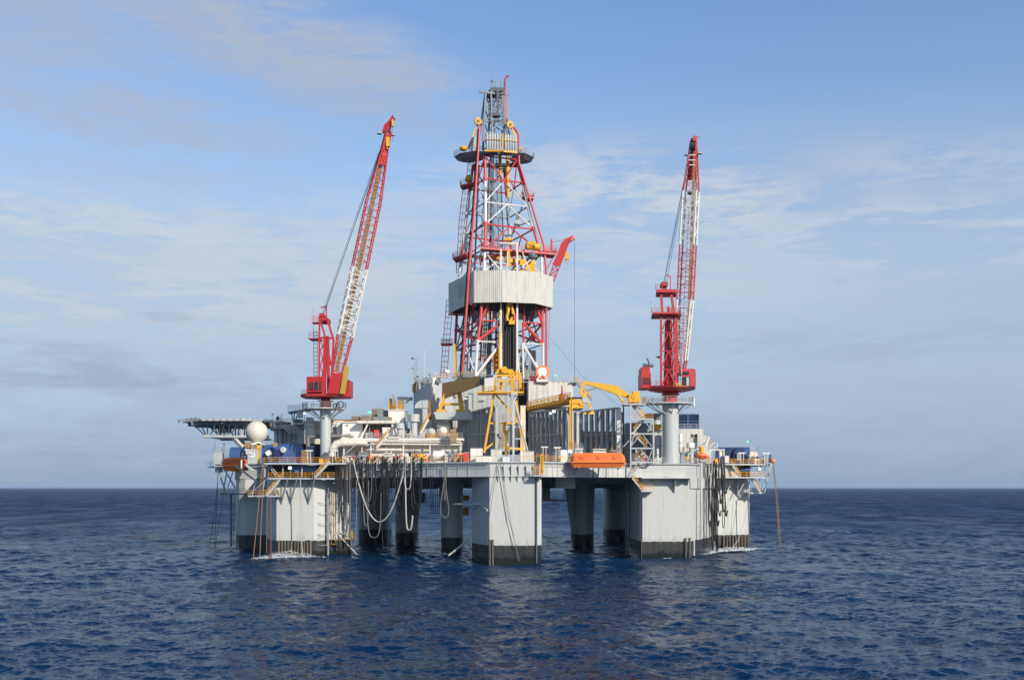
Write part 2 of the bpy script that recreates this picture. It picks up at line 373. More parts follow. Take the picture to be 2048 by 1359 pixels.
# ------------------------------------------------------------------ sea
def sea():
    rs = [34.0]
    while rs[-1] < 40000:
        r = rs[-1]
        if r < 60: d = 1.2
        elif r < 330: d = 0.30 + (r - 60) * 0.0022
        elif r < 1800: d = 0.9 + (r - 330) * 0.0075
        else: d = r * 0.05
        rs.append(r + d)
    fine = np.linspace(-R(33), R(33), 760); side = np.linspace(R(33), 2 * math.pi - R(33), 90)[1:-1]
    th = np.concatenate([fine, side]); r = np.array(rs); n0, n1 = len(r), len(th)
    RR_, TT = np.meshgrid(r, th, indexing='ij'); x = RR_ * np.sin(TT); y = RR_ * np.cos(TT)
    dr = np.gradient(r)[:, None]; dth = np.full(n1, R(66) / 760); dth[760:] = (2 * math.pi - R(66)) / 90
    sp = np.maximum(dr, RR_ * dth[None, :]); z = np.zeros_like(x); dx = np.zeros_like(x); dy = np.zeros_like(x)
    rng = np.random.default_rng(5)
    lam = np.concatenate([np.geomspace(1.2, 9, 58), np.geomspace(9, 46, 26)])
    for L in lam:
        L = L * rng.uniform(0.9, 1.1); k = 2 * math.pi / L
        wd = R(74) + rng.normal(0, 0.75)         # travel direction of the wind sea
        A = (0.0175 * L ** 0.25 if L < 9 else 0.056 * (L / 9) ** 0.3) * rng.uniform(0.6, 1.3)
        kx, ky = k * math.cos(wd), k * math.sin(wd); ph = kx * x + ky * y + rng.uniform(0, 6.28)
        a = A * np.clip((L / sp - 2.0) / 2.0, 0, 1)
        z += a * np.cos(ph); s_ = a * np.sin(ph) * 0.75
        dx -= s_ * math.cos(wd); dy -= s_ * math.sin(wd)
    gust = 0.8 + 0.25 * np.sin(x * 0.021 + 1.3 * np.sin(y * 0.013)) * np.cos(y * 0.017 + 0.8)
    z *= gust
    co = np.stack([x + dx, y + dy, z], -1).reshape(-1, 3).astype(np.float32)
    i = np.arange(n0 - 1)[:, None]; j = np.arange(n1)[None, :]; jn = (j + 1) % n1
    q = np.stack([i * n1 + j, i * n1 + jn, (i + 1) * n1 + jn, (i + 1) * n1 + j], -1).reshape(-1, 4)
    q = q[:, ::-1]
    cen = np.array([[0, 0, 0]], np.float32); ci = len(co); co = np.concatenate([co, cen])
    tri = np.stack([np.full(n1, ci), (np.arange(n1) + 1) % n1, np.arange(n1)], -1)
    me = bpy.data.meshes.new('sea'); me.vertices.add(len(co)); me.vertices.foreach_set('co', co.ravel())
    nl = q.size + tri.size; me.loops.add(nl); me.loops.foreach_set('vertex_index', np.concatenate([q.ravel(), tri.ravel()]).astype(np.int32))
    ls = np.concatenate([np.arange(len(q)) * 4, len(q) * 4 + np.arange(len(tri)) * 3]).astype(np.int32)
    me.polygons.add(len(ls)); me.polygons.foreach_set('loop_start', ls)
    me.update(calc_edges=True); me.validate(); me.polygons.foreach_set('use_smooth', [True] * len(me.polygons))
    if me.polygons[len(me.polygons) // 3].normal.z < 0: me.flip_normals()
    m = bpy.data.materials.new('sea_water'); m.use_nodes = True; t = NT(m.node_tree); b = m.node_tree.nodes['Principled BSDF']
    g = t.add('ShaderNodeNewGeometry'); pos = g.outputs['Position']
    w4 = t.noise(t.scalev(pos, (1, 0.6, 1)), 0.012, 4, 0.6)
    b.inputs['IOR'].default_value = 1.333; b.inputs['Roughness'].default_value = 0.09; b.inputs['Specular IOR Level'].default_value = 0.155
    c = t.mix(t.ss(w4, 0.3, 0.7), (0.0010, 0.0185, 0.062), (0.0018, 0.029, 0.094)); t.l.new(c, b.inputs['Base Color'])
    # capillary ripples as real slope statistics, so that far water stays rough too
    def vn(sc, scale, det, rough, k, seed):
        nd = t.add('ShaderNodeTexNoise'); nd.noise_dimensions = '4D'; nd.inputs['W'].default_value = seed
        t.l.new(t.scalev(pos, sc), nd.inputs['Vector']); nd.inputs['Scale'].default_value = scale; nd.inputs['Detail'].default_value = det; nd.inputs['Roughness'].default_value = rough
        v = t.add('ShaderNodeVectorMath', operation='SUBTRACT', i_0=nd.outputs['Color'], i_1=(0.5, 0.5, 0.5))
        return t.add('ShaderNodeVectorMath', operation='MULTIPLY', i_0=v.outputs[0], i_1=(k * 0.8, k, 0.0)).outputs[0]
    w5 = t.noise(t.scalev(pos, (2.2, 0.7, 1)), 0.02, 7, 0.72)
    gust = t.math('ADD', 0.35, t.math('ADD', t.math('MULTIPLY', t.ss(w4, 0.35, 0.65), 0.45), t.math('MULTIPLY', t.ss(w5, 0.35, 0.65), 0.6)))
    v = t.add('ShaderNodeVectorMath', operation='ADD', i_0=vn((0.45, 1.0, 1), 0.9, 5, 0.62, 1.5, 1.0), i_1=vn((0.5, 1.0, 1), 4.0, 4, 0.65, 2.0, 7.0))
    v = t.add('ShaderNodeVectorMath', operation='ADD', i_0=v.outputs[0], i_1=vn((0.35, 1.0, 1), 0.09, 8, 0.75, 1.3, 3.0))
    rad = t.add('ShaderNodeVectorMath', operation='LENGTH', i_0=pos).outputs['Value']   # waves finer than the mesh far out turn into roughness
    far = t.ss(t.math('LOGARITHM', rad, 10.0), 2.1, 3.0)
    t.l.new(t.math('ADD', 0.12, t.math('MULTIPLY', far, t.math('ADD', 0.28, t.math('MULTIPLY', t.ss(w5, 0.35, 0.65), 0.28)))), b.inputs['Roughness'])
    v = t.add('ShaderNodeVectorMath', operation='SCALE', i_0=v.outputs[0], i_Scale=t.math('MULTIPLY', gust, t.math('SUBTRACT', 1.0, t.math('MULTIPLY', far, 0.1))))
    v = t.add('ShaderNodeVectorMath', operation='ADD', i_0=v.outputs[0], i_1=g.outputs['Normal'])
    v = t.add('ShaderNodeVectorMath', operation='NORMALIZE', i_0=v.outputs[0])
    t.l.new(v.outputs[0], b.inputs['Normal'])
    me.materials.append(m); o = bpy.data.objects.new('sea', me); COL.objects.link(o); tag(o, kind='structure')
    o['label'] = 'dark blue choppy open sea around the rig'
sea()

# ------------------------------------------------------------------ hull of the rig
rig = thing('drilling_rig', 'grey floating rig hull on thick dark-footed columns, under all the deck houses', 'oil rig', (0, 225, 0))
def col(pts, z1=DECK - 3.0, z0=-9, name='column', label=None):
    o = link(name, MB().prism(pts, z0, z1), HULL, rig)
    if label: o['label'] = label
    return o
def pd(*a): return [(X(px, D), D) for px, D in a]
zb = 16.5
col(pd((979, 190), (1072, 190), (1083, 191.5), (1083, 202), (950, 206), (944, 199)), label='near centre column, pale grey front face')
col(pd((553, 207.6), (628, 207.6), (652, 209), (703, 213), (700, 226), (540, 226), (533, 214)), label='left column beneath the blue mooring winch')
col(pd((1285, 204), (1376, 204), (1380, 205), (1425, 224), (1425, 240), (1252, 240), (1258, 222), (1279, 205)), label='right column under the tall crane post')
col(pd((1436, 232), (1495, 234), (1499, 236), (1499, 250), (1425, 250), (1425, 236)), label='far right column in front of the open sea')
col(pd((490, 231), (536, 232), (536, 245), (474, 245), (472, 236), (478, 232)), label='far left column in shade')
def back_column(x0, x1, D, dx0=0, dx1=0, label=None, d=9):
    """rounded column whose knee flares out under the deck"""
    a, b = X(x0, D), X(x1, D); k = 8; pts = []
    for i in range(k + 1):
        t = math.pi * i / k; pts.append(((a + b) / 2 - (b - a) / 2 * math.cos(t), D + d * 0.35 * (1 - math.sin(t))))
    pts += [(b, D + d), (a, D + d)]
    o = link('column', MB().prism(pts, -9, zb + 0.01), HULL, rig, smooth=True)
    if label: o['label'] = label
    m = MB()
    for e, s_ in ((dx0, -1), (dx1, 1)):
        if not e: continue
        xe = a if s_ < 0 else b; w = e * D / F; y0 = D + 2.4
        m.plate([(xe - s_ * .2, y0, 1.0), (xe - s_ * .2, y0, zb - .02), (xe + s_ * w, y0, zb - .02), (xe + s_ * w * .78, y0, zb - 1.2)], (0, 2.2, 0))
    if m.v: link('knee_bracket', m, HULL, o)
    return o
back_column(713, 775, 262, label='back column behind the hanging hoses')
back_column(788, 830, 244, 0, 16, label='back column with a knee flaring right')
back_column(880, 922, 220, 3, 0, label='rounded inner column left of the near column')
back_column(1146, 1190, 236, 20, 2, label='rounded inner column with a knee flaring left')
back_column(1212, 1262, 264, label='rear column seen beside the right column')
# deck box, one closed girder ring with plating ribs on its faces
plan = [(980, 190), (1083, 190), (1252, 203), (1285, 203.4), (1376, 203.4), (1432, 226), (1500, 236), (1500, 266), (1150, 272), (700, 268), (470, 262), (470, 234), (536, 230.5), (540, 212.2), (628, 212), (705, 207)]
plan = [(X(a, b), b) for a, b in plan]
link('deck_box', MB().prism(plan, zb, DECK - 0.25), HULL, rig)
link('deck_edge', MB().prism([(x + (0.25 if x > 0 else -0.25), y - 0.35) for x, y in plan], DECK - 0.246, DECK), GREY, rig)
m = MB().box(X(1436, 228), X(1500, 236), 237, 262, zb - 3, zb - .003)     # deeper girder boxes under the deck
for y in (222, 238, 254): m.box(-38, 38, y, y + 1.2, zb - 1.3, zb - .003)
for x in (-30, -20, -7, 8, 18, 27): m.box(x, x + 0.9, 214, 266, zb - 0.9, zb - .004)
m.box(-56, 55, 263, 265, 14.25, zb - .007); m.box(-26, -18, 226, 240, zb - 2.4, zb - .005).box(9, 13, 205, 220, zb - 2.2, zb - .006)
link('underdeck_girders', m, STEEL, rig)
link('chamfer_girder', MB().prism([(X(1381, 204.4), 204.4), (X(1431, 223.5), 223.5), (X(1431, 223.5) - 1.5, 226), (X(1381, 204.4) - 1.5, 207)], 14.3, zb - .004), HULL, rig)
m = MB()
def ribs(a, b, step, z0, z1, w=0.06, d=0.16):
    a, b = Vector((*a, 0)), Vector((*b, 0)); L = (b - a).length; u = (b - a) / L; nn = Vector((u.y, -u.x, 0))
    for i in range(1, int(L / step)):
        p = a + u * i * step; m.add([], []); q = p + nn * d
        m.beam((q.x, q.y, z0), (q.x, q.y, z1), w, 0.05)
ribs(plan[15], plan[0], 2.4, zb, DECK - .3); ribs(plan[1], plan[2], 1.3, zb, DECK - .3); ribs(plan[0], plan[1], 1.35, zb, DECK - .3); ribs(plan[4], plan[5], 2.2, zb, DECK - .3)
a, b = Vector((*plan[15], zb)), Vector((*plan[0], zb)); off = Vector((-.25, -.15, 0.15)); m.beam(a + off, b + off, .12)
for py in (929, 933):  # cable runs along the wall
    zz = Z(py, 195); m.beam((plan[15][0] - .1, plan[15][1] - .3, zz), (plan[0][0] - .1, plan[0][1] - .3, zz), .06)
    m.beam((plan[1][0], plan[1][1] - .3, zz), (plan[2][0], plan[2][1] - .3, zz), .06)
link('deck_wall_ribs', m, GREY, rig)
# short pointed stiffeners where the wall meets the columns
def fins(px0, px1, D, n_, zt, L, name='stiffener_row'):
    m = MB()
    for i in range(n_):
        x = X(px0 + (px1 - px0) * (i + .5) / n_, D); m.plate([(x - .04, D - .02, zt), (x - .04, D - .55, zt), (x - .04, D - .02, zt - L)], (.08, 0, 0))
    return link(name, m, GREY, rig)
fins(990, 1080, 189.98, 7, zb + .2, 1.3); fins(1000, 1075, 189.98, 5, DECK - .8, 2.4)
fins(1294, 1376, 203.98, 9, zb - .25, 0.6)
# small round service platform round the foot of the right crane post
m = MB(); cx, cy = X(1341, 206.5), 206.6
m.lathe((cx, cy, zb - .2), [(3.6, 0), (3.9, .1), (3.9, .3), (3.6, .32)], 24).box(X(1283, 203), X(1378, 203), 201.6, 204, zb - .22, zb - .02)
link('ledge', m, GREY, rig)
m = MB(); m.plate([(cx + .3, 203.9, zb - .2), (cx + .3, 202.0, zb - .2), (cx + .3, 203.9, zb - 3.2)], (.12, 0, 0)).plate([(X(1376, 203), 203.9, zb - .2), (X(1376, 203), 202.2, zb - .2), (X(1376, 203), 203.9, zb - 1.6)], (.12, 0, 0))
link('gusset', m, GREY, rig)

# fender bars on the column feet
def fender(px, D, z0=-2.5, z1=3.3, r=0.24):
    global FPROTO
    x = X(px, D)
    o = link('fender_bar', MB().tube((x, D - r, z0), (x, D - r, z1), r, 8).tube((x, D - r - .02, z1 - 1.3), (x, D - r - .02, z1 + .05), r * 0.62, 8), FEND, rig, smooth=True)
FEND = paint('tarred_timber', (0.09, 0.075, 0.06), 0.7, 0.6, 0.2, dirt=(0.5, 0.45, 0.38))
for i in range(11): fender(558 + i * 6.35, 207.2)
for i in range(9): fender(1447 + i * 6.0, 232.2 + i * .15, z1=3.2, r=.27)
for px, D in ((974, 192.5), (979.5, 190), (985.5, 189.9)): fender(px, D, z1=4.6, r=.2)
for px, D in ((1371, 203.9), (1379, 204.3)): fender(px, D, z1=4.2, r=.2)
for px, D in ((1283, 203.9),): fender(px, D, z1=4.0, r=.12)
# caissons and ladders on the columns
def cladder(px, D, y0, y1, w, mat, step, name='column_ladder'):
    m = MB(); a, b = X(px - w / 2, D), X(px + w / 2, D); z0, z1 = Z(y1, D), Z(y0, D)
    m.tube((a, D, z0), (a, D, z1), .05, 5).tube((b, D, z0), (b, D, z1), .05, 5)
    z = z0
    while z < z1:
        m.path([(a - .4, D + .5, z), (a, D - .2, z - .1), ((a + b) / 2, D - .5, z - .16), (b, D - .2, z - .1), (b + .4, D + .5, z)], .055, 5); z += step
    return link(name, m, mat, rig)
cladder(645, 208.2, 985, 1088, 18, RAILG, 2.2); cladder(667, 209.3, 983, 1086, 8, RAILY, 2.2)
m = MB()
m.tube(P(656, 950, 208.4), P(656, 1112, 208.4), .22, 8); link('riser_pipe', m, STEEL, rig, smooth=True)
m = MB().box(X(676, 209), X(690, 209), 208.9, 210.2, -3, 12.8); 
m = MB().tube(P(1073, 952, 189.8), P(1073, 1125, 189.8), .17, 10); link('riser_pipe', m, DSTEEL, rig, smooth=True)
m = MB().tube(P(961, 960, 198), P(961, 1110, 196), .16, 8); link('riser_pipe', m, WHITE, rig)
m = MB().tube(P(1251, 960, 215), P(1253, 1116, 215), .22, 8); link('riser_pipe', m, HOSEG, rig)
m = MB().tube(P(1259, 960, 214), P(1259, 1090, 214), .16, 8); link('riser_pipe', m, DSTEEL, rig)
m = MB().tube(P(1402, 925, 209), P(1403, 1075, 209), .3, 12); link('riser_pipe', m, GREY, rig, smooth=True)
m = MB().tube(P(1426, 985, 217), P(1428, 1100, 217), .4, 12); link('riser_pipe', m, STEEL, rig, smooth=True)
m = MB().tube(P(1388, 985, 208), P(1388, 1110, 208), .2, 8); link('riser_pipe', m, GREY, rig, smooth=True)
# white collars on the ladder riser
m = MB()
for y in (999, 1012, 1030, 1047, 1065): m.lathe(P(642, y, 208.3), [(.9, 0), (1.0, .05), (1.0, .18), (.9, .2)], 12)
# underdeck catwalks
def walkway(pts, w, z, mat=GREY, rails=RAILY, name='walkway', side=(0, -1), th=.3, raila=True, rstep=1.6):
    m = MB(); k = [Vector((p[0], p[1], z)) for p in pts]
    for a, b in zip(k, k[1:]):
        off = Vector((-side[0] * w, -side[1] * w, 0)); m.plate([a - Vector((0, 0, th)), b - Vector((0, 0, th)), b - Vector((0, 0, th)) + off, a - Vector((0, 0, th)) + off], (0, 0, th))
    o = link(name, m, mat, rig)
    if raila: link('railing', MB().rail(k, step=rstep), rails, rig)
    return o
# --- left corner, two decks of walkway and a small hanging landing
def strut(a, b, w=.22, mat=GREY, name='strut'): return link(name, MB().beam(a, b, w), mat, rig)
walkway([(X(537, 205), 205), (X(640, 205), 205), (X(700, 206), 206)], 3.0, Z(955, 205))
walkway([(X(528, 204.6), 204.6), (X(655, 204.6), 204.6), (X(692, 205), 205)], 3.5, Z(925, 204.6))
walkway([(X(430, 231), 231), (X(476, 229), 229), (X(528, 206), 206)], 5.0, Z(927, 215), rails=RAILG)
walkway([(X(496, 206), 206), (X(559, 206), 206)], 2.2, Z(990, 206))
walkway([(X(440, 228), 228), (X(505, 226), 226)], 3, Z(986, 228), DSTEEL, RAILG)
walkway([(X(412, 236), 236), (X(440, 234), 234)], 4, Z(932, 236), GREY, RAILG)
m = MB()
for px in (530, 566, 604, 640): m.beam(P(px, 929, 206), P(px, 954, 206), .2)
m.beam(P(536, 929, 206), P(553, 953, 206), .14).beam(P(560, 954, 206), P(540, 929, 206), .14)
m.beam(P(492, 929, 209), P(524, 953, 209), .45).beam(P(470, 930, 222), P(530, 975, 222), .35)
for a, b in (((505, 990), (512, 958)), ((524, 990), (530, 958)), ((550, 985), (552, 955)), ((530, 990), (556, 957)), ((500, 988), (536, 955))): m.beam(P(*a, 206), P(*b, 206), .12)
m.beam(P(432, 930, 232), P(452, 984, 232), .3).beam(P(456, 930, 229), P(446, 984, 229), .25).beam(P(445, 930, 230), P(470, 975, 230), .3).beam(P(470, 930, 228), P(452, 985, 228), .2)
link('support_frame', m, GREY, rig)
m = MB()
for px in (563, 581.5, 617): m.beam((X(px, 207.5), 207.4, Z(1004, 207.5)), (X(px + 12, 203.8), 203.8, Z(957, 204)), .26).beam((X(px + 1, 207.5), 207.35, Z(1006, 207.5)), (X(px + 1, 207.5), 207.35, Z(957, 207.5)), .2)
link('gusset', m, STEEL, rig)
m = MB().box(-48, -37, 212.4, 216, zb, DECK - .3); 
# --- right corner
walkway([(X(1412, 214), 214), (X(1444, 227), 227), (X(1548, 231), 231)], 5.5, Z(927, 229))
walkway([(X(1430, 226), 226), (X(1531, 230), 230)], 4.0, Z(953, 229))
walkway([(X(1497, 231), 231), (X(1529, 231.5), 231.5)], 3.2, Z(984, 231), rails=RAILG)
m = MB()
for a, b in (((1531, 930), (1524, 953)), ((1520, 930), (1530, 953)), ((1508, 953), (1524, 930)), ((1544, 930), (1524, 980)), ((1500, 930), (1502, 953)), ((1519, 955), (1520, 984)), ((1467, 956), (1453, 985)), ((1493, 956), (1475, 990)), ((1466, 930), (1458, 953)), ((1425, 950), (1443, 930)), ((1430, 953), (1448, 930)), ((1468, 930), (1470, 953)), ((1529, 984), (1540, 932)), ((1499, 955), (1499, 984))):
    m.beam(P(*a, 231), P(*b, 231), .18)
link('support_frame', m, GREY, rig)
link('gusset', MB().plate([P(1474, 957, 233.5), (X(1474, 230), 230, Z(957, 231)), P(1474, 996, 233.5)], (.25, 0, 0)), STEEL, rig)
m = MB(); m.box(X(1392, 206), X(1416, 213), 208, 212.5, DECK, DECK + .02); 
# --- front walkways with yellow rail on the deck edge
def erail(pts, mat=RAILY, z=DECK, **k): return link('railing', MB().rail([(X(a, b), b, z) for a, b in pts], **k), mat, rig)
erail([(705, 206.5), (978, 189.8)]); erail([(1028, 189.7), (1083, 189.7), (1150, 194.8)]); erail([(984, 189.7), (1028, 189.7)], RAILG)
erail([(1262, 202.6), (1330, 202.6)], RAILG); erail([(1358, 202.8), (1380, 203.6), (1412, 213)], RAILG)
# hanging access basket with ladder at the near column's right edge
m = MB().box(X(1066, 188), X(1090, 188), 187.8, 189.6, Z(952, 188), Z(949.5, 188)); link('walkway', m, GREY, rig)
link('railing', MB().rail([P(1066, 949, 188), P(1090, 949, 188)], h=1.3, step=.8, bars=4).rail([P(1066, 939, 188), P(1076, 939, 188)], h=.8, step=.6), RAILY, rig)
m = MB()
for dx in (0, 5): m.tube(P(1081 + dx, 950, 188.6), P(1081 + dx, 908, 188.6), .09, 6)
for i in range(14): m.tube(P(1081, 949 - i * 3, 188.6), P(1086, 949 - i * 3, 188.6), .05, 5)
m.box(X(1081, 188.9), X(1086, 188.9), 188.9, 189.1, Z(945, 188.9), Z(908, 188.9))
link('ladder', m, YEL, rig)
# stairs
def stair(a, b, w=0.9, mat_s=GREY, parent=None, name='stair'):
    """flight from a up to b: stringers, treads, and a pair of handrails"""
    parent = parent or rig; a, b = Vector(a), Vector(b); h = Vector((b.x - a.x, b.y - a.y, 0)).normalized(); sd_ = Vector((-h.y, h.x, 0)) * w / 2; m = MB(); k = max(4, int(abs(b.z - a.z) / .24))
    for s_ in (-1, 1): m.beam(a + sd_ * s_, b + sd_ * s_, .08, .32)
    for i in range(k): p = a.lerp(b, (i + .5) / k); m.beam(p - sd_, p + sd_, .24, .05)
    o = link(name, m, mat_s, parent); r = MB(); up = Vector((0, 0, 1.05))
    for s_ in (-1, 1):
        for f in (1, .55): r.beam(a + sd_ * s_ + up * f, b + sd_ * s_ + up * f, .07)
        for i in range(5): p = a.lerp(b, i / 4) + sd_ * s_; r.beam(p, p + up, .07)
    link('handrail', r, RAILY, o, org=ORG[o.name]); return o
stair(P(630, 955, 204.2), P(657, 926, 204.2)); stair(P(534, 991, 205.6), P(562, 957, 205.6))
stair(P(1481, 954, 228.6), P(1463, 928, 228.6)); stair(P(1520, 984, 230.6), P(1502, 955, 230.6))
# hanging ladders and dangling frame left of the far left column
m = MB(); m.tube(P(462, 985, 232), P(462, 1092, 232), .22, 8).tube(P(467, 985, 233), P(467, 1090, 233), .07, 6)
for y in (1007, 1047, 1081): m.tube(P(433, y, 232), P(468, y, 232), .05, 5)
link('hanging_frame', m, DSTEEL, rig)
# hanging grating and hooks under deck (between the columns)
m = MB(); m.box(X(1083, 215), X(1135, 215), 214, 217, Z(1001, 215), Z(998, 215)).beam(P(1098, 1000, 215), P(1098, 958, 225), .2).beam(P(1128, 999, 215), P(1128, 975, 215), .15).beam(P(1106, 1000, 215), P(1117, 1012, 215), .15).box(X(1085, 215), X(1100, 215), 214, 217, Z(997, 215), Z(975, 215))
m.rail([P(1086, 1012, 215), P(1117, 1012, 215)], h=1.6, step=1.2)
link('hanging_platform', m, DSTEEL, rig)
m = MB()
for i in range(6): m.tube(P(862 + i * 4.3, 955, 224), P(862 + i * 4.3, 1022, 224), .06, 5)
for y in (990, 1012, 1025): m.tube(P(858, y, 224), P(888, y, 224), .07, 5)
m.rail([P(838, 1009, 224), P(862, 1009, 224)], h=2.4, step=.9); m.box(X(828, 226), X(850, 226), 224, 228, Z(1005, 226), Z(985, 226))
link('hanging_frame', m, DSTEEL, rig)
m = MB().fb(918, 938, 990, 1000, 236, 3).fb(920, 937, 1014, 1030, 236, 3).rail([P(918, 1012, 236), P(938, 1012, 236)], h=1.6, step=1); link('spider_deck_guard', m, YEL, rig)
m = MB().beam(P(908, 1007, 199), P(978, 1007, 192), .3).beam(P(920, 1008, 198), P(968, 1017, 194), .16).beam(P(962, 1009, 193), P(975, 1020, 190), .35).beam(P(945, 1007, 196), P(950, 1014, 195), .2)
link('boom_arm', m, GREY, rig)

# ------------------------------------------------------------------ derrick
dk = thing('derrick', 'tall red and white lattice drilling tower with a pale corrugated wind wall', 'derrick', (-3, 230, 39))
def ring(fl, fr, bl, Dfl, Dfr, Dbl, y):
    z = Z(y, Dfl); a = Vector((X(fl, Dfl), Dfl, z)); b = Vector((X(fr, Dfr), Dfr, z)); c = Vector((X(bl, Dbl), Dbl, z)); return [a, b, b + c - a, c]
r0 = ring(951, 1087, 911, 220, 225, 235, 752); r1 = ring(955, 1086, 910, 220.3, 225.2, 235, 682); r2 = ring(961, 1085, 912, 220.6, 225.3, 235, 640)
r3 = ring(968, 1084, 917, 221, 225.5, 234.6, 541); r4 = ring(970, 1082, 921, 221.2, 225.6, 234.2, 497)
r5 = ring(971, 1067, 928, 222.5, 227, 234, 448); r6 = ring(971, 1056, 934, 223.8, 227.6, 233.6, 404); r7 = ring(970, 1045, 940, 225, 228, 233.2, 357); r8 = ring(970, 1034, 946, 226, 228.5, 232.6, 312)
LV = [r0, r1, r2, r3, r4, r5, r6, r7, r8]
for c in range(4):
    m = MB(); m.path([l[c] for l in LV], .32, 8)
    for l in LV[1:-1]: m.lathe(l[c] - Vector((0, 0, .25)), [(.42, 0), (.42, .5)], 8)
    link('leg', m, DERR, dk, smooth=True)
def face_brace(la, lb, i, r=.15, kind='K', rg=.17, girt=True):
    m = MB(); j = (i + 1) % 4; a0, a1, b0, b1 = la[i], la[j], lb[i], lb[j]; mid = b0.lerp(b1, .5)
    if girt: m.tube(b0, b1, rg, 6)
    if kind == 'K': m.tube(mid, a0, r, 6).tube(mid, a1, r, 6)
    elif kind == 'X': m.tube(a0, b1, r, 6).tube(a1, b0, r, 6)
    elif kind == 'V': mid = a0.lerp(a1, .5); m.tube(mid, b0, r, 6).tube(mid, b1, r, 6)
    elif kind == 'D':   # open doorway: one strut each side
        p, q = b0.lerp(b1, .36), b0.lerp(b1, .68); lo = a0.lerp(a1, .30), a0.lerp(a1, .74)
        m = MB(); m.tube(b0, p, rg, 6).tube(q, b1, rg, 6).tube(a0, p, r * 1.4, 6).tube(a1, q, r * 1.4, 6).tube(p, a0.lerp(a1, .34), r, 6).tube(q, a0.lerp(a1, .7), r, 6)
    link('bracing', m, DERR, dk)
for i in range(4):
    face_brace(r0, r1, i, .22, 'D' if i == 0 else 'K'); face_brace(r1, r2, i, .24, 'D' if i == 0 else 'X'); face_brace(r2, r3, i, .2, 'V' if i != 0 else 'D')
    face_brace(r3, r4, i, .16, 'X' if i % 2 else 'K'); face_brace(r4, r5, i, .15, 'K'); face_brace(r5, r6, i, .15, 'K'); face_brace(r6, r7, i, .15, 'K'); face_brace(r7, r8, i, .14, 'V')
# vertical ducts, guide rails, cable bundles inside the tower
m = MB(); m.beam(P(980, 760, 224), P(982, 300, 227), .5).beam(P(985.5, 560, 224), P(986.5, 300, 227), .35); link('guide_rail', m, DSTEEL, dk)
m = MB(); m.beam(P(940, 750, 231), P(958, 330, 231), .4).beam(P(934, 750, 234), P(950, 330, 233), .3).beam(P(925, 742, 233), P(944, 545, 233), .25); link('standpipe', m, STEEL, dk)
m = MB()
for k in range(7): m.tube(P(988 + k * 2.4, 640, 226), P(990 + k * 1.9, 300, 228), .035, 4)
link('drilling_line', m, WIRE, dk)
def cage(pts, w, mat, name='caged_ladder', step=1.3):
    m = MB(); pts = [Vector(p) for p in pts]
    for sx, sy in ((-1, -1), (1, -1), (-1, 1), (1, 1), (0, -1)): m.path([p + Vector((sx * w / 2, sy * w / 2, 0)) for p in pts], .04, 4)
    L = sum((b - a).length for a, b in zip(pts, pts[1:])); k = int(L / step)
    for i in range(k + 1):
        t = i / k * (len(pts) - 1); j = min(int(t), len(pts) - 2); p = pts[j].lerp(pts[j + 1], t - j)
        m.path([p + Vector((sx * w / 2, sy * w / 2, 0)) for sx, sy in ((-1, -1), (1, -1), (1, 1), (-1, 1), (-1, -1))], .04, 4)
    return link(name, m, mat, dk)
cage([P(887, 755, 236), P(893, 680, 236), P(900, 600, 236)], 1.5, PINK); cage([P(918, 545, 236), P(920, 510, 236), P(924, 440, 235.5), P(932, 372, 234.5)], 1.3, PINK); cage([P(939, 352, 233), P(942, 318, 233)], 1.2, PINK)
cage([P(966, 745, 223), P(973, 610, 223)], 1.0, GREY, step=.8)
m = MB(); m.path([P(934, 650, 235), P(922, 735, 235)], .3, 6); link('derrick_cable_tray', m, DSTEEL, dk)
# vent pipes running up outside the tower
link('vent_pipe', MB().path([P(924, 752, 221), P(938, 545, 221), P(948, 430, 222.5), P(959.5, 252, 224)], .26, 8), PINK, dk, smooth=True)
link('vent_pipe', MB().path([P(920, 752, 221.6), P(934, 545, 221.6), P(944, 430, 223), P(956, 258, 224.4)], .14, 6), BLACK, dk)
link('vent_pipe', MB().path([P(1093, 738, 224.6), P(1092, 540, 225), P(1088, 492, 225.4), P(1038, 325, 228), P(1037, 270, 228.2), P(1033, 262, 228.4), P(1011, 236, 229), P(1010, 158, 229), P(1016.5, 151, 229)], [.24] * 7 + [.2, .26], 8), PINK, dk, smooth=True)
# white pipe-guide frame in front of the doorway
m = MB(); m.beam(P(1002, 745, 221.2), P(1002, 485, 221.2), .42).beam(P(1034.5, 745, 221.2), P(1034.5, 485, 221.2), .42).beam(P(1000.2, 487, 221.2), P(1036.5, 487, 221.2), .45).beam(P(1015, 505, 221.4), P(1015, 540, 221.4), .2).beam(P(1045, 505, 220), P(1060, 542, 220), .2).beam(P(975, 510, 220), P(1002, 542, 221.4), .2).beam(P(1072, 512, 222), P(1038, 538, 221.5), .25)
link('pipe_guide_frame', m, WHITE, dk)
link('guide_rail', MB().beam(P(999, 745, 220.8), P(999, 665, 220.8), .35).beam(P(910, 745, 226), P(909, 688, 226), .45), YEL, dk)
# drill pipe standing in the tower
o = None
for k in range(8):
    px = 1006.5 + k * 3.4
    link('drill_pipe_stand', MB().tube(P(px, 752, 221.5 + (k % 2)), P(px, 606, 221.5 + (k % 2)), .15, 8), BLACK, dk)
link('setback_screen', MB().box(X(1005, 223), X(1033, 223), 223.3, 224.5, Z(745, 223), Z(600, 223)), BLACK, dk)
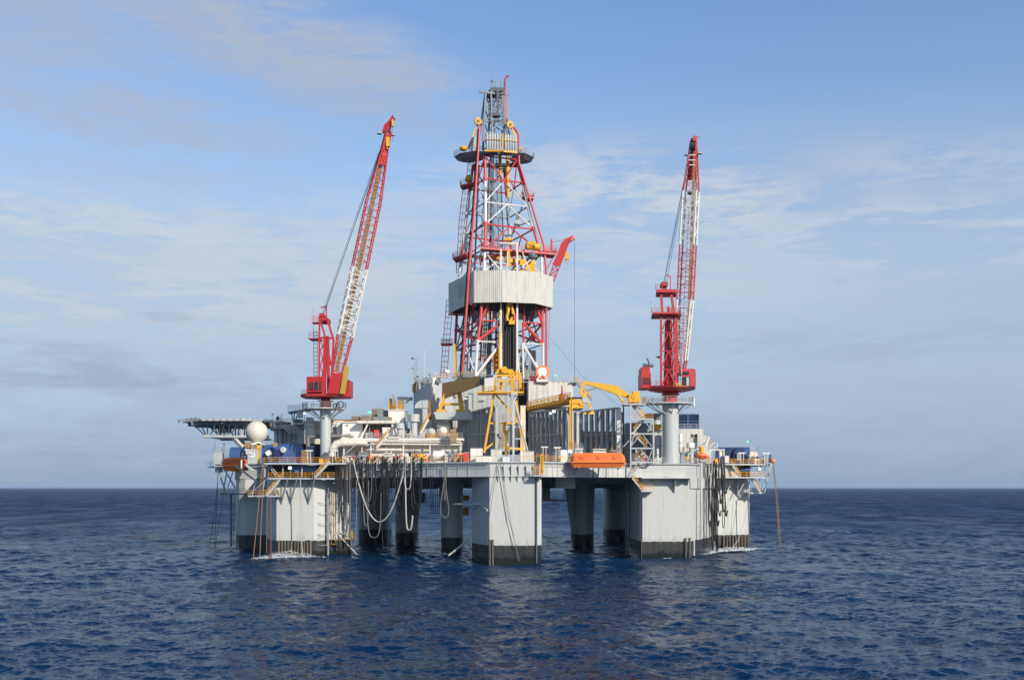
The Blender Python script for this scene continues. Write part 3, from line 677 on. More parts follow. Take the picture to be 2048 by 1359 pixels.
# wind wall: folded corrugated cladding round the monkey board
wf = [(948, 219.6), (1006, 218.8), (1071, 220.4), (1106, 226)]; m = MB(); zt, zb_ = 62.0, 55.0
for (a, Da), (b, Db) in zip(wf, wf[1:]): m.corr((X(a, Da), Da), (X(b, Db), Db), zb_, zt, .45, .04)
m.corr((X(937, 221.6), 221.6), (X(948, 219.6), 219.6), zb_, zt, .45, .03)
link('wind_wall', m, CLAD, dk)
m = MB(); m.corr((X(897, 233), 233), (X(935, 222.6), 222.6), zb_ + .1, zt - .1, 1.3, .03); m.corr((X(1060, 243), 243), (X(897, 235.5), 235.5), zb_, zt, 1.0, .05).corr((X(1106, 226.3), 226.3), (X(1063, 243), 243), zb_, zt, 1.0, .05); m.box(X(897, 233), X(897, 233) + .12, 233.1, 235.4, zb_, zt)
link('wind_wall', m, CLAD, dk)['label'] = 'wind wall panels on the shaded left side'
m = MB().fb(916, 930, 566, 591, 226, .8); link('wall_box', m, CLAD, dk)
link('racking_board', MB().prism([(X(952, 221), 221), (X(1004, 220), 220), (X(1004, 232), 232), (X(952, 234), 234)], zb_ + .4, zb_ + .7).prism([(X(1036, 220.4), 220.4), (X(1070, 221.5), 221.5), (X(1095, 228), 228), (X(1036, 236), 236)], zb_ + .4, zb_ + .7).prism([(X(905, 235), 235), (X(935, 226), 226), (X(955, 228), 228), (X(945, 237), 237)], zb_ + .4, zb_ + .7), SHADE_BLACK, dk)
link('bracing', MB().beam(P(952, 604, 221), P(1092, 606, 226), .2).beam(P(1028, 606, 223), P(1010, 740, 223), .25, .2), DSTEEL, dk)
# mid platform ring with rails and machinery
def plat(pts, y, Dz, mat, dk_=None, th=.35, rm=None, name='platform', rl=1.1):
    z = Z(y, Dz); o = link(name, MB().prism([(X(a, b), b) for a, b in pts], z - th, z), mat, dk_ or dk)
    r = link('railing', MB().rail([(X(a, b), b, z) for a, b in pts + pts[:1]], h=rl, step=1.4), rm or mat, o, org=ORG[o.name]); return o
plat([(962, 219.6), (1112, 225.5), (1104, 229), (964, 222)], 497, 221, PINK)
plat([(905, 233), (932, 229), (936, 233), (912, 237)], 515, 233, PINK)
plat([(882, 236), (905, 236), (905, 238), (882, 238)], 686, 236, PINK)
plat([(920, 233), (950, 230), (950, 233), (925, 236)], 368, 232, PINK)
plat([(1044, 228), (1068, 229), (1064, 232), (1044, 231)], 394, 229, PINK)
m = MB(); m.beam(P(968, 510, 222), P(1090, 510, 226), .5).beam(P(925, 510, 232), P(1005, 520, 232), .6); link('girder', m, PINK, dk)
m = MB(); m.sphere(P(938, 358, 232), .95, 12, 8); m.sphere(P(1048, 386, 230), .6, 12, 8); link('winch_cover', m, YEL, dk, smooth=True)
m = MB(); m.beam(P(1010, 520, 222), P(1070, 526, 224), .8, .9).beam(P(1017, 535, 222), P(1017, 500, 222), .7).beam(P(960, 513, 224), P(1003, 516, 223), .5).fb(1052, 1070, 526, 545, 223, 1.2).fb(1040, 1052, 518, 530, 222, 1).tube(P(1052, 492, 223), P(1078, 494, 224), .75, 10).tube(P(1055, 489, 223), P(1070, 489, 223), .7, 10).fb(1008, 1026, 476, 480, 219, .8).beam(P(1022, 540, 223), P(1048, 543, 223), .5)
link('pipe_handling_machine', m, YEL, dk)
m = MB().tube(P(1022, 540, 222), P(1060, 512, 223), .12, 6).sphere(P(1064, 512, 222), .9, 8, 6).fb(1060, 1075, 508, 514, 224, 2).tube(P(1040, 548, 223), P(1048, 500, 224), .3, 6); link('machine_hoses', m, DSTEEL, dk)
# travelling block and hook under the wind wall
m = MB(); m.path([P(1017, 603, 221), P(1016, 625, 221), P(1014, 632, 221), P(1015, 641, 221), P(1021, 642, 221), P(1024, 634, 221)], [.5, .35, .3, .35, .35, .25], 8).fb(1018, 1030, 640, 648, 220.6, .8).path([P(1023, 606, 221), P(1026, 628, 221)], .25, 8); link('hook_block', m, YEL, dk)
link('hook_arm', MB().path([P(1021, 604, 221.4), P(1028, 630, 221.4), P(1029, 641, 221.4)], .38, 8), RED, dk)
# top drive seen low in the tower
m = MB().fb(994, 1003, 690, 706, 224, 1.5).fb(986, 1000, 705, 742, 225, 1.5).fb(1002, 1004, 680, 745, 221, .3).beam(P(975, 712, 225), P(995, 700, 225), .6); 
for y in (712, 722, 732): m.beam(P(976, y, 224), P(998, y - 3, 224), .2)
link('top_drive', m, YEL, dk)
m = MB().fb(920, 934, 708, 752, 227, 2).fb(955, 962, 722, 752, 222, 1).fb(1058, 1072, 700, 752, 228, 2).fb(1040, 1046, 690, 752, 226, 1).fb(966, 978, 640, 752, 229, 2); link('driller_equipment', m, STEEL, dk)
# compensator: two yellow cylinders over a spool
m = MB().tube(P(1000, 308, 229), P(1000, 352, 229), .36, 10).tube(P(1015, 303, 229), P(1016, 395, 229), .42, 10, .36); link('compensator_cylinder', m, YEL, dk, smooth=True)
link('compensator_rod', MB().tube(P(1016, 395, 229), P(1018, 470, 229), .16, 8).tube(P(1010, 470, 229), P(1026, 470, 229), .3, 8), STEEL, dk)
# crown deck with two octagonal wings
crown_z = Z(313, 229)
def wing(pts, name='crown_platform'):
    z = crown_z; q = [(X(a, b), b) for a, b in pts]; cx_ = sum(p[0] for p in q) / len(q); cy_ = sum(p[1] for p in q) / len(q); k = len(q)
    m = MB(); m.add([(x, y, z + .3) for x, y in q] + [(cx_ + (x - cx_) * .55, cy_ + (y - cy_) * .6, z - .4) for x, y in q], [tuple(range(k)), tuple(range(2 * k - 1, k - 1, -1))] + [(i, k + i, k + (i + 1) % k, (i + 1) % k) for i in range(k)])
    o = link(name, m, STEEL, dk); link('railing', MB().rail([(x, y, z + .3) for x, y in q] + [(q[0][0], q[0][1], z + .3)], step=1.3), RAILG, o, org=ORG[o.name])
wing([(908, 230), (920, 227.4), (950, 226), (968, 226.5), (966, 232.5), (940, 234), (915, 233)]); wing([(1028, 227), (1050, 227.4), (1068, 230.5), (1062, 234), (1034, 235), (1020, 233)])
link('crown_beam', MB().box(X(963, 227), X(1036, 227), 225.6, 226.6, crown_z - .6, crown_z + .1).box(X(963, 234), X(1036, 234), 234, 235, crown_z - .6, crown_z + .1), DSTEEL, dk)
# gas bottles in two racks
for i in range(6): link('air_cylinder', MB().lathe(P(974.5 + i * 5.1, 299 + (i > 2), 224.2), [(.12, -.1), (.27, .1), (.27, 3.3), (.2, 3.55), (.06, 3.7), (.06, 3.9)], 10), GREY, dk, smooth=True)
for i in range(5): link('air_cylinder', MB().lathe(P(1011 + i * 5, 301 + i * .4, 224.4 + i * .2), [(.12, -.1), (.27, .1), (.27, 3.3), (.2, 3.55), (.06, 3.7), (.06, 3.9)], 10), GREY, dk, smooth=True)
m = MB()
for y in (299, 278): m.beam(P(970, y, 223.8), P(1005, y + 1.5, 223.8), .12).beam(P(1007, y + 1.5, 223.8), P(1035, y + 4, 224.8), .12)
m.beam(P(1005.5, 300, 223.8), P(1005.5, 268, 223.8), .3).beam(P(970, 302, 224), P(1005, 302, 224), .3).beam(P(1007, 303, 224), P(1035, 305, 225), .3)
link('bottle_rack', m, YEL, dk)
link('crown_cabinet', MB().db(942, 953, 274, 226, 2, crown_z + .3), GREY, dk)
# sheaves on raked arms
for (sx, sy, base) in ((957, 243, (935, 298)), (1021, 250, (1030, 276))):
    c = P(sx, sy, 227); s_ = link('sheave', MB().lathe(c - Vector((.12, .2, 0)), [(.05, -.18), (.85, -.18), (.92, -.05), (.92, .08), (.85, .2), (.05, .2)], 20, axis=(.35, -1, .1)), SHEAVE, dk, smooth=True)
    link('hub', MB().lathe(c - Vector((0, .3, 0)), [(.05, -.2), (.3, -.2), (.3, .32), (.05, .32)], 10, axis=(.35, -1, .1)), TAN, s_, org=ORG[s_.name])
    link('sheave_arm', MB().beam(P(*base, 227), P(sx, sy + 2, 227.3), .3).beam(P(base[0] + 3, base[1], 228.5), P(sx, sy + 2, 227.8), .25), YEL, dk)
link('tensioner', MB().sphere(P(927, 297, 226), .9, 12, 8, .7).sphere(P(1040, 299, 228), .7, 12, 8, .7), YEL, dk, smooth=True)
# grey crown frame
cA = [P(966, 300, 226), P(1010, 300, 227), P(1018, 300, 232), P(977, 300, 232)]; cB = [P(971, 188, 228), P(1004, 184, 228.5), P(1010, 184, 231), P(980, 187, 231)]
link('crown_frame', MB().truss(cA, cB, 4, .26, .15, alt=False).path([P(955, 300, 228), P(963, 240, 228), P(970, 188, 228.5)], .22, 6).path([P(1024, 300, 230), P(1014, 240, 230), P(1009, 188, 229.5)], .18, 6), STEEL, dk)
cB = [P(982, 182, 228), P(1007, 178, 228.5), P(1009, 178, 230.5), P(988, 180, 230.5)]
link('crown_frame', MB().truss([P(985, 300, 226), P(1012, 300, 226.5), P(1012, 300, 229), P(990, 300, 229)], cB, 6, .18, .1), STEEL, dk)
m = MB().fb(981, 1008, 175, 182, 228, 3).fb(993, 998, 182, 240, 227.5, .5).fb(984, 1000, 226, 231, 227, 1.5).fb(969, 1010, 186, 189, 228, 2.5).beam(P(972, 190, 229), P(984, 180, 229), .6); link('crown_block', m, DSTEEL, dk)
link('railing', MB().rail([P(984, 175, 228), P(1008, 173, 228), P(1008, 173, 231)], step=.9, bars=3), RAILG, dk)
m = MB().beam(P(957, 182.5, 228), P(990, 187, 228), .3, .5).beam(P(1004, 190, 229), P(1018, 190, 229), .25); link('lift_beam', m, STEEL, dk)
m = MB()
for px, y0, y1 in ((982, 176, 152), (986, 174, 160), (990, 174, 162), (1001, 174, 163)): m.tube(P(px, y0, 229), P(px, y1, 229), .06, 5)
m.sphere(P(984, 163, 229), .22, 8, 6); link('antenna', m, DSTEEL, dk)
link('panel', MB().fb(926, 936, 468, 498, 229, .8), CLAD, dk)
# steelwork clutter between legs, seen as dark lines
m = MB()
for a, b in (((915, 690), (935, 600)), ((930, 690), (912, 640)), ((940, 700), (962, 640)), ((1062, 690), (1050, 610)), ((1055, 610), (1078, 680)), ((1072, 612), (1060, 650)), ((1025, 470), (1045, 410)), ((1018, 470), (1012, 405)), ((1030, 455), (1065, 440)), ((940, 470), (968, 445)), ((1042, 398), (1068, 390))):
    m.tube(P(*a, 232), P(*b, 232), .16, 6)
link('bracing', m, DSTEEL, dk)

# hose festoons, service risers and cable trays inside the tower
rng = random.Random(9)
for k in range(5):
    a = 958 + k * 9 + rng.uniform(-2, 2); link('service_riser', MB().path([P(a - 6, 752, 230 + k), P(a, 600, 230 + k), P(a + 6 + k * 1.5, 470, 230), P(972 + k * 7, 320, 230)], rng.uniform(.1, .2), 6), [STEEL, DSTEEL, WHITE, STEEL, DSTEEL][k], dk, smooth=True)
for k in range(4):
    x0 = 962 + k * 17; link('mud_hose', MB().path(uloop(P(x0, 640, 224 + k), P(x0 + 14, 655, 225 + k), Z(715 + 8 * (k % 2), 225)), .13, 6), BLACK, dk, smooth=True)
for k, (x0, y0, w_, h_) in enumerate(((944, 628, 10, 14), (1050, 622, 12, 10), (958, 660, 8, 12), (1062, 664, 9, 16), (932, 660, 9, 12), (976, 450, 8, 12), (1030, 440, 9, 8), (958, 560 - 48, 10, 9))):
    link('service_box', MB().fb(x0, x0 + w_, y0, y0 + h_, 228, 1.2), [STEEL, DSTEEL, CLAD, PINK][k % 4], dk)
for y in (720, 665, 625, 470, 425, 380):
    zz = P(0, y, 228); m = MB()
    m.rail([P(958 + (752 - y) * .02, y, 224), P(990, y, 223.5)], step=.9, h=1.0).beam(P(958, y, 224), P(990, y, 223.5), .2, .12); link('access_landing', m, PINK if y > 600 else STEEL, dk)

# small red crane on the tower's right shoulder
rc = thing('derrick_crane', 'short red crane boom leaning out from the right side of the drilling tower', 'crane', tuple(P(1095, 560, 227)))
a, b = [P(1096, 560, 226), P(1108, 562, 226.5), P(1108, 562, 228), P(1096, 560, 228)], [P(1124, 485, 226), P(1139, 482, 226.3), P(1139, 482, 227.3), P(1124, 485, 227.3)]
link('boom', MB().truss(a, b, 7, .14, .09), PINK, rc)
link('boom_plate', MB().plate([P(1105, 528, 225.9), P(1119, 532, 225.9), P(1139, 482, 226), P(1125, 484, 226)], (0, .3, 0)), RED, rc)
link('boom_tip', MB().plate([P(1124, 486, 226), P(1140, 483, 226), P(1150, 476, 226.3), P(1147, 470, 226.3), P(1128, 478, 226)], (0, 1.2, 0)), RED, rc)
link('support_arm', MB().beam(P(1086, 502, 226), P(1114, 502, 226.5), .5).beam(P(1103, 500, 227), P(1103, 478, 227), .4).beam(P(1092, 540, 226.5), P(1112, 505, 226.5), .2).rail([P(1090, 500, 226), P(1114, 500, 226.5)], step=1.1), PINK, rc)
link('tag_line', MB().tube(P(1098, 485, 227), P(1127, 480, 226.8), .04, 4), WIRE, rc)
link('hook', MB().fb(1130, 1137.5, 504, 518, 226.4, .7).path([P(1133, 518, 226.8), P(1132, 524, 226.8), P(1135, 527, 226.8)], .16, 6).tube(P(1134, 504, 226.8), P(1134, 486, 226.8), .07, 5), YEL, rc)
link('hoist_line', MB().tube(P(1149, 474, 226.8), P(1149, 762, 226.8), .035, 4), WIRE, rc)
single('guy_wire', MB().path([P(1100, 612, 228), P(1096, 700, 226)], .035, 4).path([P(1100, 675, 228), P(1165, 752, 222), P(1240, 812, 214)], .025, 4), WIRE, 'thin dark wire running from the tower down to the right rack', 'wire')

# ------------------------------------------------------------------ the two big cranes
def lattice_boom(parent, axis, secs, up, wd, face=None):
    """secs: [(t0, t1, half-width a, half-width b, material)] along axis (a, b)"""
    A, B = axis; d = (B - A).normalized(); u = (up - d * up.dot(d)).normalized(); w = d.cross(u)
    def rg(t, hw, hd): p = A.lerp(B, t); return [p - u * hd - w * hw, p - u * hd + w * hw, p + u * hd + w * hw, p + u * hd - w * hw]
    for t0, t1, (w0, d0), (w1, d1), mat, nb in secs:
        link('boom', MB().truss(rg(t0, w0, d0), rg(t1, w1, d1), nb, .19 if mat is WCLEAN else .14, .09 if mat is WCLEAN else .055), mat, parent)
    return d, u, w, rg
# left crane
D0 = 214
lc = thing('pedestal_crane', 'red pedestal crane on the left with a steep red and white lattice boom', 'crane', tuple(P(651, 815, D0)))
c0 = P(651, 797, D0)
link('slew_base', MB().lathe(P(651, 816, D0), [(1.15, 0), (1.15, 1.2), (1.0, 1.25), (1.0, 1.35), (1.75, 1.4), (1.75, 1.55), (1.0, 1.6), (.95, 2.3), (1.5, 2.4)], 24), RED, lc, smooth=True)
link('turntable', MB().prism([(X(603, 213), 212), (X(612, 210), 209.8), (X(690, 210), 209.8), (X(699, 212), 212), (X(699, 215), 217), (X(640, 218), 219), (X(610, 217), 217)], [Z(795, D0)] * 7, [Z(790, D0)] * 7), RED, lc)
cab = link('cab', MB().prism([(X(613, 210), 210), (X(645, 210), 209.6), (X(645, 213), 213), (X(614, 213), 213)], Z(788, D0), Z(757, D0)), RED, lc)
link('window', MB().fb(620, 630, 764, 778, 209.6, .3).fb(632, 642, 763, 780, 209.45, .3), GLASS, cab, org=ORG[cab.name])
link('window_frame', MB().fb(626, 627.5, 762, 781, 209.35, .2).fb(636, 637.5, 762, 781, 209.3, .2).fb(618, 643, 781, 783, 209.3, .3), RED, cab, org=ORG[cab.name])
link('railing', MB().rail([P(604, 790, 211), P(613, 790, 210.4)], step=.8).rail([P(604, 790, 214), P(604, 790, 211)], step=1), PINK, lc)
link('machinery_house', MB().plate([P(654, 787, 209.4), P(677, 787, 209.4), P(685, 746, 209.4), P(663, 745, 209.4)], (0, 5, 0)), RED, lc)
link('machinery_house', MB().fb(686, 698.5, 759, 792, 210.6, 5), RED, lc)
link('ladder_guard', MB().plate([P(679, 787, 209), P(690, 787, 209), P(698, 733, 209.6), P(689, 731, 209.6)], (0, .25, 0)), paint('mustard_paint', (0.42, 0.28, 0.03), .5, .3, .1), lc)
# A-frame mast
m = MB()
for D, dx in ((211, 0), (217, 0)):
    m.beam(P(648, 790, D), P(651, 672, D), .75, .5); m.beam(P(657, 790, D), P(656, 672, D), .55, .5); m.beam(P(638, 765, D), P(639, 640, D), .32).beam(P(651, 675, D), P(639, 636, D), .35).beam(P(664, 745, D), P(667, 680, D), .4).beam(P(667, 680, D), P(654, 636, D), .42).beam(P(652, 680, D), P(662, 730, D), .35)
    m.beam(P(636, 675, D), P(668, 676, D), .35)
    for y0, y1 in ((680, 700), (700, 730), (730, 760)): m.beam(P(640, y0, D), P(650, y1, D), .2).beam(P(650, y0 + 5, D), P(641, y1, D), .2)
for y in (640, 660, 676, 710, 740): m.beam(P(640, y, 211), P(640, y, 217), .22).beam(P(652, y, 211), P(652, y, 217), .22)
link('mast', m, RED, lc)
link('mast_head', MB().fb(637, 653, 633, 641, 212, 5).plate([P(638, 634, 212), P(650, 634, 212), P(647, 626, 212), P(638, 626, 212)], (0, 4, 0)).beam(P(653, 640, 214), P(653, 612, 214), .22).beam(P(654, 612, 214), P(641, 615, 214), .25), RED, lc)
m = MB(); link('railing', m.rail([P(618, 676, 213), P(636, 676, 213)], step=.9, h=1.2).rail([P(624, 644, 213), P(636, 644, 213)], step=.8, h=1.3).rail([P(618, 676, 216), P(618, 676, 213)], step=1.2), PINK, lc)
link('platform', MB().box(X(617, 213), X(640, 213), 212.6, 216.5, Z(677.5, 213), Z(676, 213)).box(X(624, 213), X(638, 213), 212.6, 215, Z(645.5, 213), Z(644, 213)), PINK, lc)
m = MB()
for a, b in (((628, 756), (626, 616)),): m.tube(P(*a, 213), P(*b, 213), .05, 5)
m.path([P(634, 758, 212), P(635, 680, 212)], .05, 5)
for i in range(12): m.path([P(628, 752 - i * 8, 213), P(635, 751 - i * 8, 212), P(626, 750 - i * 8, 212)], .04, 4)
link('caged_ladder', m, PINK, lc)
A, B = P(673, 752, 213), P(777, 262, 206); up = Vector((-.35, .94, 0))
d, u, w, rg = lattice_boom(lc, (A, B), [(-.02, .17, (.95, .8), (1.5, 1.25), PINK, 5), (.17, .45, (1.5, 1.25), (1.5, 1.25), WCLEAN, 9), (.45, .72, (1.5, 1.25), (1.45, 1.2), PINK, 9), (.72, .90, (1.45, 1.2), (.75, .7), PINK, 6)], up, None)
q0 = rg(.86, .72, .75); q1 = rg(1.0, .55, .6)
link('boom_head', MB().plate([rg(.865, .78, .74)[0], rg(.865, .78, .74)[1], rg(.985, .5, .6)[1], rg(.985, .5, .6)[0]], u * .15).truss(rg(.86, .8, .75), rg(1.0, .5, .55), 3, .14, .1), RED, lc)
link('boom_tip', MB().plate([P(764, 264, 206), P(778, 262, 206), P(783, 245, 205.8), P(789, 236, 205.8), P(785, 229, 205.8), P(778, 240, 205.9), P(768, 250, 206)], (.1, .9, 0)), RED, lc)
link('boom_walkway', MB().beam(A + d * 1 + w * 0.25, A.lerp(B, .875) + w * .05 , .75, .12), TAN, lc)
link('boom_cable', MB().tube(A + w * .9 + u * .3, A.lerp(B, .9) + w * .5, .07, 5), WIRE, lc)
link('luffing_rope', MB().tube(P(641, 636, 214), P(757, 305, 208), .045, 4).tube(P(643, 636, 214), P(759, 310, 208), .045, 4).tube(P(646, 636, 214), P(760, 300, 208), .045, 4).tube(P(644, 636, 215), P(758, 308, 209), .045, 4), WIRE, lc)
link('hook_block', MB().fb(772, 779, 274, 292, 205.4, .7).path([P(775, 292, 205.7), P(774, 297, 205.7), P(777, 298, 205.7)], .15, 6), YEL, lc)
link('hook_block', MB().fb(783.5, 787.5, 239, 252, 205.2, .5), YEL, lc)
link('hoist_line', MB().tube(P(775, 274, 205.7), P(775, 258, 205.7), .06, 4).tube(P(785.5, 252, 205.4), P(785.7, 283, 205.4), .03, 4), WIRE, lc)
link('floodlight', MB().lathe(P(759, 268, 206), [(.1, .45), (.5, .1), (.55, 0)], 10).lathe(P(785, 271, 206), [(.1, .45), (.45, .1), (.5, 0)], 10), GREY, lc)
# right crane
D1 = 207.5
rc2 = thing('pedestal_crane', 'red pedestal crane on the right with a tall enclosed lattice mast and nearly upright boom', 'crane', tuple(P(1341, 806, D1)))
link('slew_base', MB().lathe(P(1341, 806, D1), [(1.5, 0), (1.5, 1.9), (1.65, 2.0), (1.65, 2.2), (1.5, 2.25), (1.45, 2.7), (1.9, 2.9)], 28), RED, rc2, smooth=True)
link('slew_ring', MB().lathe(P(1341, 790, D1), [(1.7, 0), (1.95, .05), (1.95, .2), (1.7, .22)], 28).lathe(P(1341, 784, D1), [(1.7, 0), (1.95, .05), (1.95, .2), (1.7, .22)], 28), RED, rc2)
pts = [(1283, 205), (1300, 203.2), (1345, 202.2), (1378, 203.2), (1391, 206), (1388, 210), (1360, 214), (1300, 213)]
m = MB(); k = 8; q = [(X(a, b), b) for a, b in pts]; cx, cy = X(1341, 207.5), 207.5; zt_, zl = Z(775, D1), Z(781.5, D1)
m.add([(x, y, zt_) for x, y in q] + [(x, y, Z(777.5, D1)) for x, y in q] + [(cx + (x - cx) * .55, cy + (y - cy) * .55, zl - .15) for x, y in q], [tuple(range(k)), tuple(range(3 * k - 1, 2 * k - 1, -1))] + [(i, k + i, k + (i + 1) % k, (i + 1) % k) for i in range(k)] + [(k + i, 2 * k + i, 2 * k + (i + 1) % k, k + (i + 1) % k) for i in range(k)])
link('turntable', m, RED, rc2)
link('machinery_house', MB().fb(1283.5, 1302, 745, 775, 203.2, 6).fb(1283.5, 1300, 733.5, 745, 203.8, 5), RED, rc2)
link('louvre', MB().fb(1286, 1301, 754.5, 768, 203.1, .15), paint('dark_louvre', (0.10, 0.01, 0.012), .6, .2), rc2)
link('exhaust', MB().path([P(1299, 734, 205), P(1297, 722, 205), P(1294, 716, 205)], .16, 7).tube(P(1286, 730.5, 205), P(1294, 730.5, 205), .42, 8).tube(P(1296, 730.5, 205), P(1306, 731, 205.3), .35, 8), DSTEEL, rc2)
cab = link('cab', MB().prism([(X(1364, 203.4), 203.4), (X(1388, 203.4), 203.6), (X(1391.5, 206), 206), (X(1390, 210), 210), (X(1364, 210), 210)], Z(776, D1), Z(741.5, D1)), RED, rc2)
link('window', MB().fb(1367, 1378, 742.5, 748, 203.2, .25).fb(1366, 1380, 753, 773, 203.2, .25), GLASS, cab, org=ORG[cab.name])
link('door_panel', MB().fb(1373, 1378, 754, 771, 203.05, .1), GREY, cab, org=ORG[cab.name])
link('railing', MB().rail([P(1302, 775, 202.9), P(1345, 775, 202.2), P(1364, 775, 202.7)], step=1, h=1.3).rail([P(1312, 775, 204), P(1312, 775, 203)], h=2.5), RED, rc2)
link('gate', MB().rail([P(1352, 773, 202.0), P(1363, 773, 202.2)], step=.4, h=.8), YEL, rc2)
def twr(z0, z1, x0, x1, xt0=None, xt1=None): pass
ma = [P(1322, 775, 204.2), P(1353, 775, 204.2), P(1353, 775, 208.5), P(1322, 775, 208.5)]; mb_ = [P(1322, 628, 204.2), P(1351, 628, 204.2), P(1351, 628, 208.5), P(1322, 628, 208.5)]
m = MB()
for a, b in zip(ma, mb_): m.beam(a, b, .4)
for i in range(4):
    for j in range(4):
        a0, a1 = ma[j].lerp(mb_[j], i / 4), ma[(j + 1) % 4].lerp(mb_[(j + 1) % 4], i / 4); b0, b1 = ma[j].lerp(mb_[j], (i + 1) / 4), ma[(j + 1) % 4].lerp(mb_[(j + 1) % 4], (i + 1) / 4); mid = b0.lerp(b1, .5)
        m.beam(a0, mid, .24).beam(a1, mid, .24).beam(b0, b1, .24)
for px in (1356, 1349): m.beam(P(px, 775, 206), P(px - 2, 628, 206), .22)
link('mast', m, RED, rc2)
link('mast_core', MB().tube(P(1337, 775, 206.5), P(1337, 640, 206.5), 1.05, 20, .75), RED, rc2, smooth=True)
o = link('platform', MB().prism([(X(1303, 204), 203), (X(1361, 204), 203), (X(1361, 209), 209.5), (X(1303, 209), 209.5)], Z(629, 204), Z(625.5, 204)), RED, rc2)
link('railing', MB().rail([P(1303, 625.5, 203), P(1361, 625.5, 203), P(1361, 625.5, 209)], step=1.2).rail([P(1303, 625.5, 209), P(1303, 625.5, 203)], step=1.2), PINK, o, org=ORG[o.name])
m = MB()
for D in (204.4, 208.2): m.beam(P(1324.5, 626, D), P(1322, 580, D), .45).beam(P(1348, 626, D), P(1341.5, 582, D), .45)
link('mast_head_frame', m, RED, rc2)
o = link('platform', MB().prism([(X(1311.5, 204), 203.6), (X(1352, 204), 203.6), (X(1352, 209), 209), (X(1311.5, 209), 209)], Z(585, 204), Z(579, 204)), RED, rc2)
link('railing', MB().rail([P(1311.5, 579, 203.6), P(1325, 579, 203.6)], step=1.0).rail([P(1311.5, 579, 209), P(1311.5, 579, 203.6)], step=1.2), PINK, o, org=ORG[o.name])
link('mast_head', MB().fb(1324, 1336, 563, 571, 204.4, 3).fb(1326, 1334, 571, 579, 205, 1.5), paint('dull_red', (0.32, 0.04, 0.04), .6, .3), rc2)
link('davit', MB().beam(P(1341, 580, 205), P(1341, 553, 205), .2).beam(P(1341, 553, 205), P(1333, 549, 205), .22), PINK, rc2)
link('post', MB().tube(P(1337, 625, 204), P(1337, 613, 204), .28, 8).fb(1342, 1344, 615, 624, 203.8, .3), RED, rc2)
link('bracket', MB().plate([P(1312, 713, 205), P(1320, 711, 205), P(1320, 717, 205)], (0, .5, 0)), RED, rc2)
cage_pts = [P(1358, 770, 207), P(1356, 640, 207)]
m = MB()
for dx in (-.4, .4, 1.1): m.path([p + Vector((dx, 0, 0)) for p in cage_pts], .04, 4)
for i in range(12): p = cage_pts[0].lerp(cage_pts[1], i / 11); m.path([p + Vector((-.4, 0, 0)), p + Vector((.35, -.6, 0)), p + Vector((1.1, 0, 0))], .04, 4)
link('caged_ladder', m, PINK, rc2)
link('wind_vane', MB().tube(P(1303, 625, 203.5), P(1303, 604, 203.5), .04, 4).sphere(P(1301, 603, 203.5), .2, 8, 5), GREY, rc2)
A, B = P(1362, 752, 209), P(1387.5, 282, 203); up = Vector((.42, .91, 0))
d, u, w, rg = lattice_boom(rc2, (A, B), [(0.0, .07, (.4, .6), (.9, .9), RED, 3), (.07, .33, (.9, .9), (1.45, 1.15), WCLEAN, 8), (.33, .565, (1.45, 1.15), (1.45, 1.15), PINK, 7), (.565, .79, (1.45, 1.15), (1.4, 1.1), WCLEAN, 7), (.79, 1.0, (1.4, 1.1), (.5, .5), PINK, 6)], up, None)
link('boom_head', MB().plate([rg(.84, .95, .75)[2], rg(.84, .95, .75)[3], rg(1.0, .5, .5)[3], rg(1.0, .5, .5)[2]], -u * .12).plate([rg(.965, .6, .6)[0], rg(.965, .6, .6)[1], rg(1.01, .5, .5)[1], rg(1.01, .5, .5)[0]], u * 1.0), RED, rc2)
link('boom_sheave', MB().tube(P(1381, 292, 202), P(1390, 292, 202), .8, 12), BLACK, rc2)
m = MB()
for y in (310, 320, 330): m.beam(P(1378, y, 202.1), P(1391, y, 202.1), .1, .15)
link('boom_rung', m, WHITE, rc2)
link('boom_tip', MB().beam(P(1388, 283, 202.5), P(1391, 274, 202.5), .9, .8).tube(P(1389, 275, 202.5), P(1389, 268, 202.5), .06, 5).tube(P(1385, 272, 202.5), P(1399, 275, 202.5), .08, 5), RED, rc2)
link('boom_walkway', MB().beam(A.lerp(B, .12) - w * 1.0, A.lerp(B, .97) - w * .3, .5, .12), TAN, rc2)
link('boom_cable', MB().tube(A + w * .2, A.lerp(B, .72) + w * .2, .05, 5).lathe(P(1380, 386, 203), [(.1, -.4), (.5, -.1), (.5, .1), (.1, .4)], 8), WIRE, rc2)
link('luffing_rope', MB().tube(P(1327, 566, 206), P(1374, 330, 204), .045, 4).tube(P(1329, 566, 206), P(1376, 326, 204), .045, 4).tube(P(1333, 566, 206), P(1378, 322, 204), .045, 4), WIRE, rc2)
link('floodlight', MB().lathe(P(1373, 311, 203), [(.1, .45), (.45, .1), (.5, 0)], 10).lathe(P(1400, 308, 203), [(.1, .45), (.45, .1), (.5, 0)], 10), GREY, rc2)

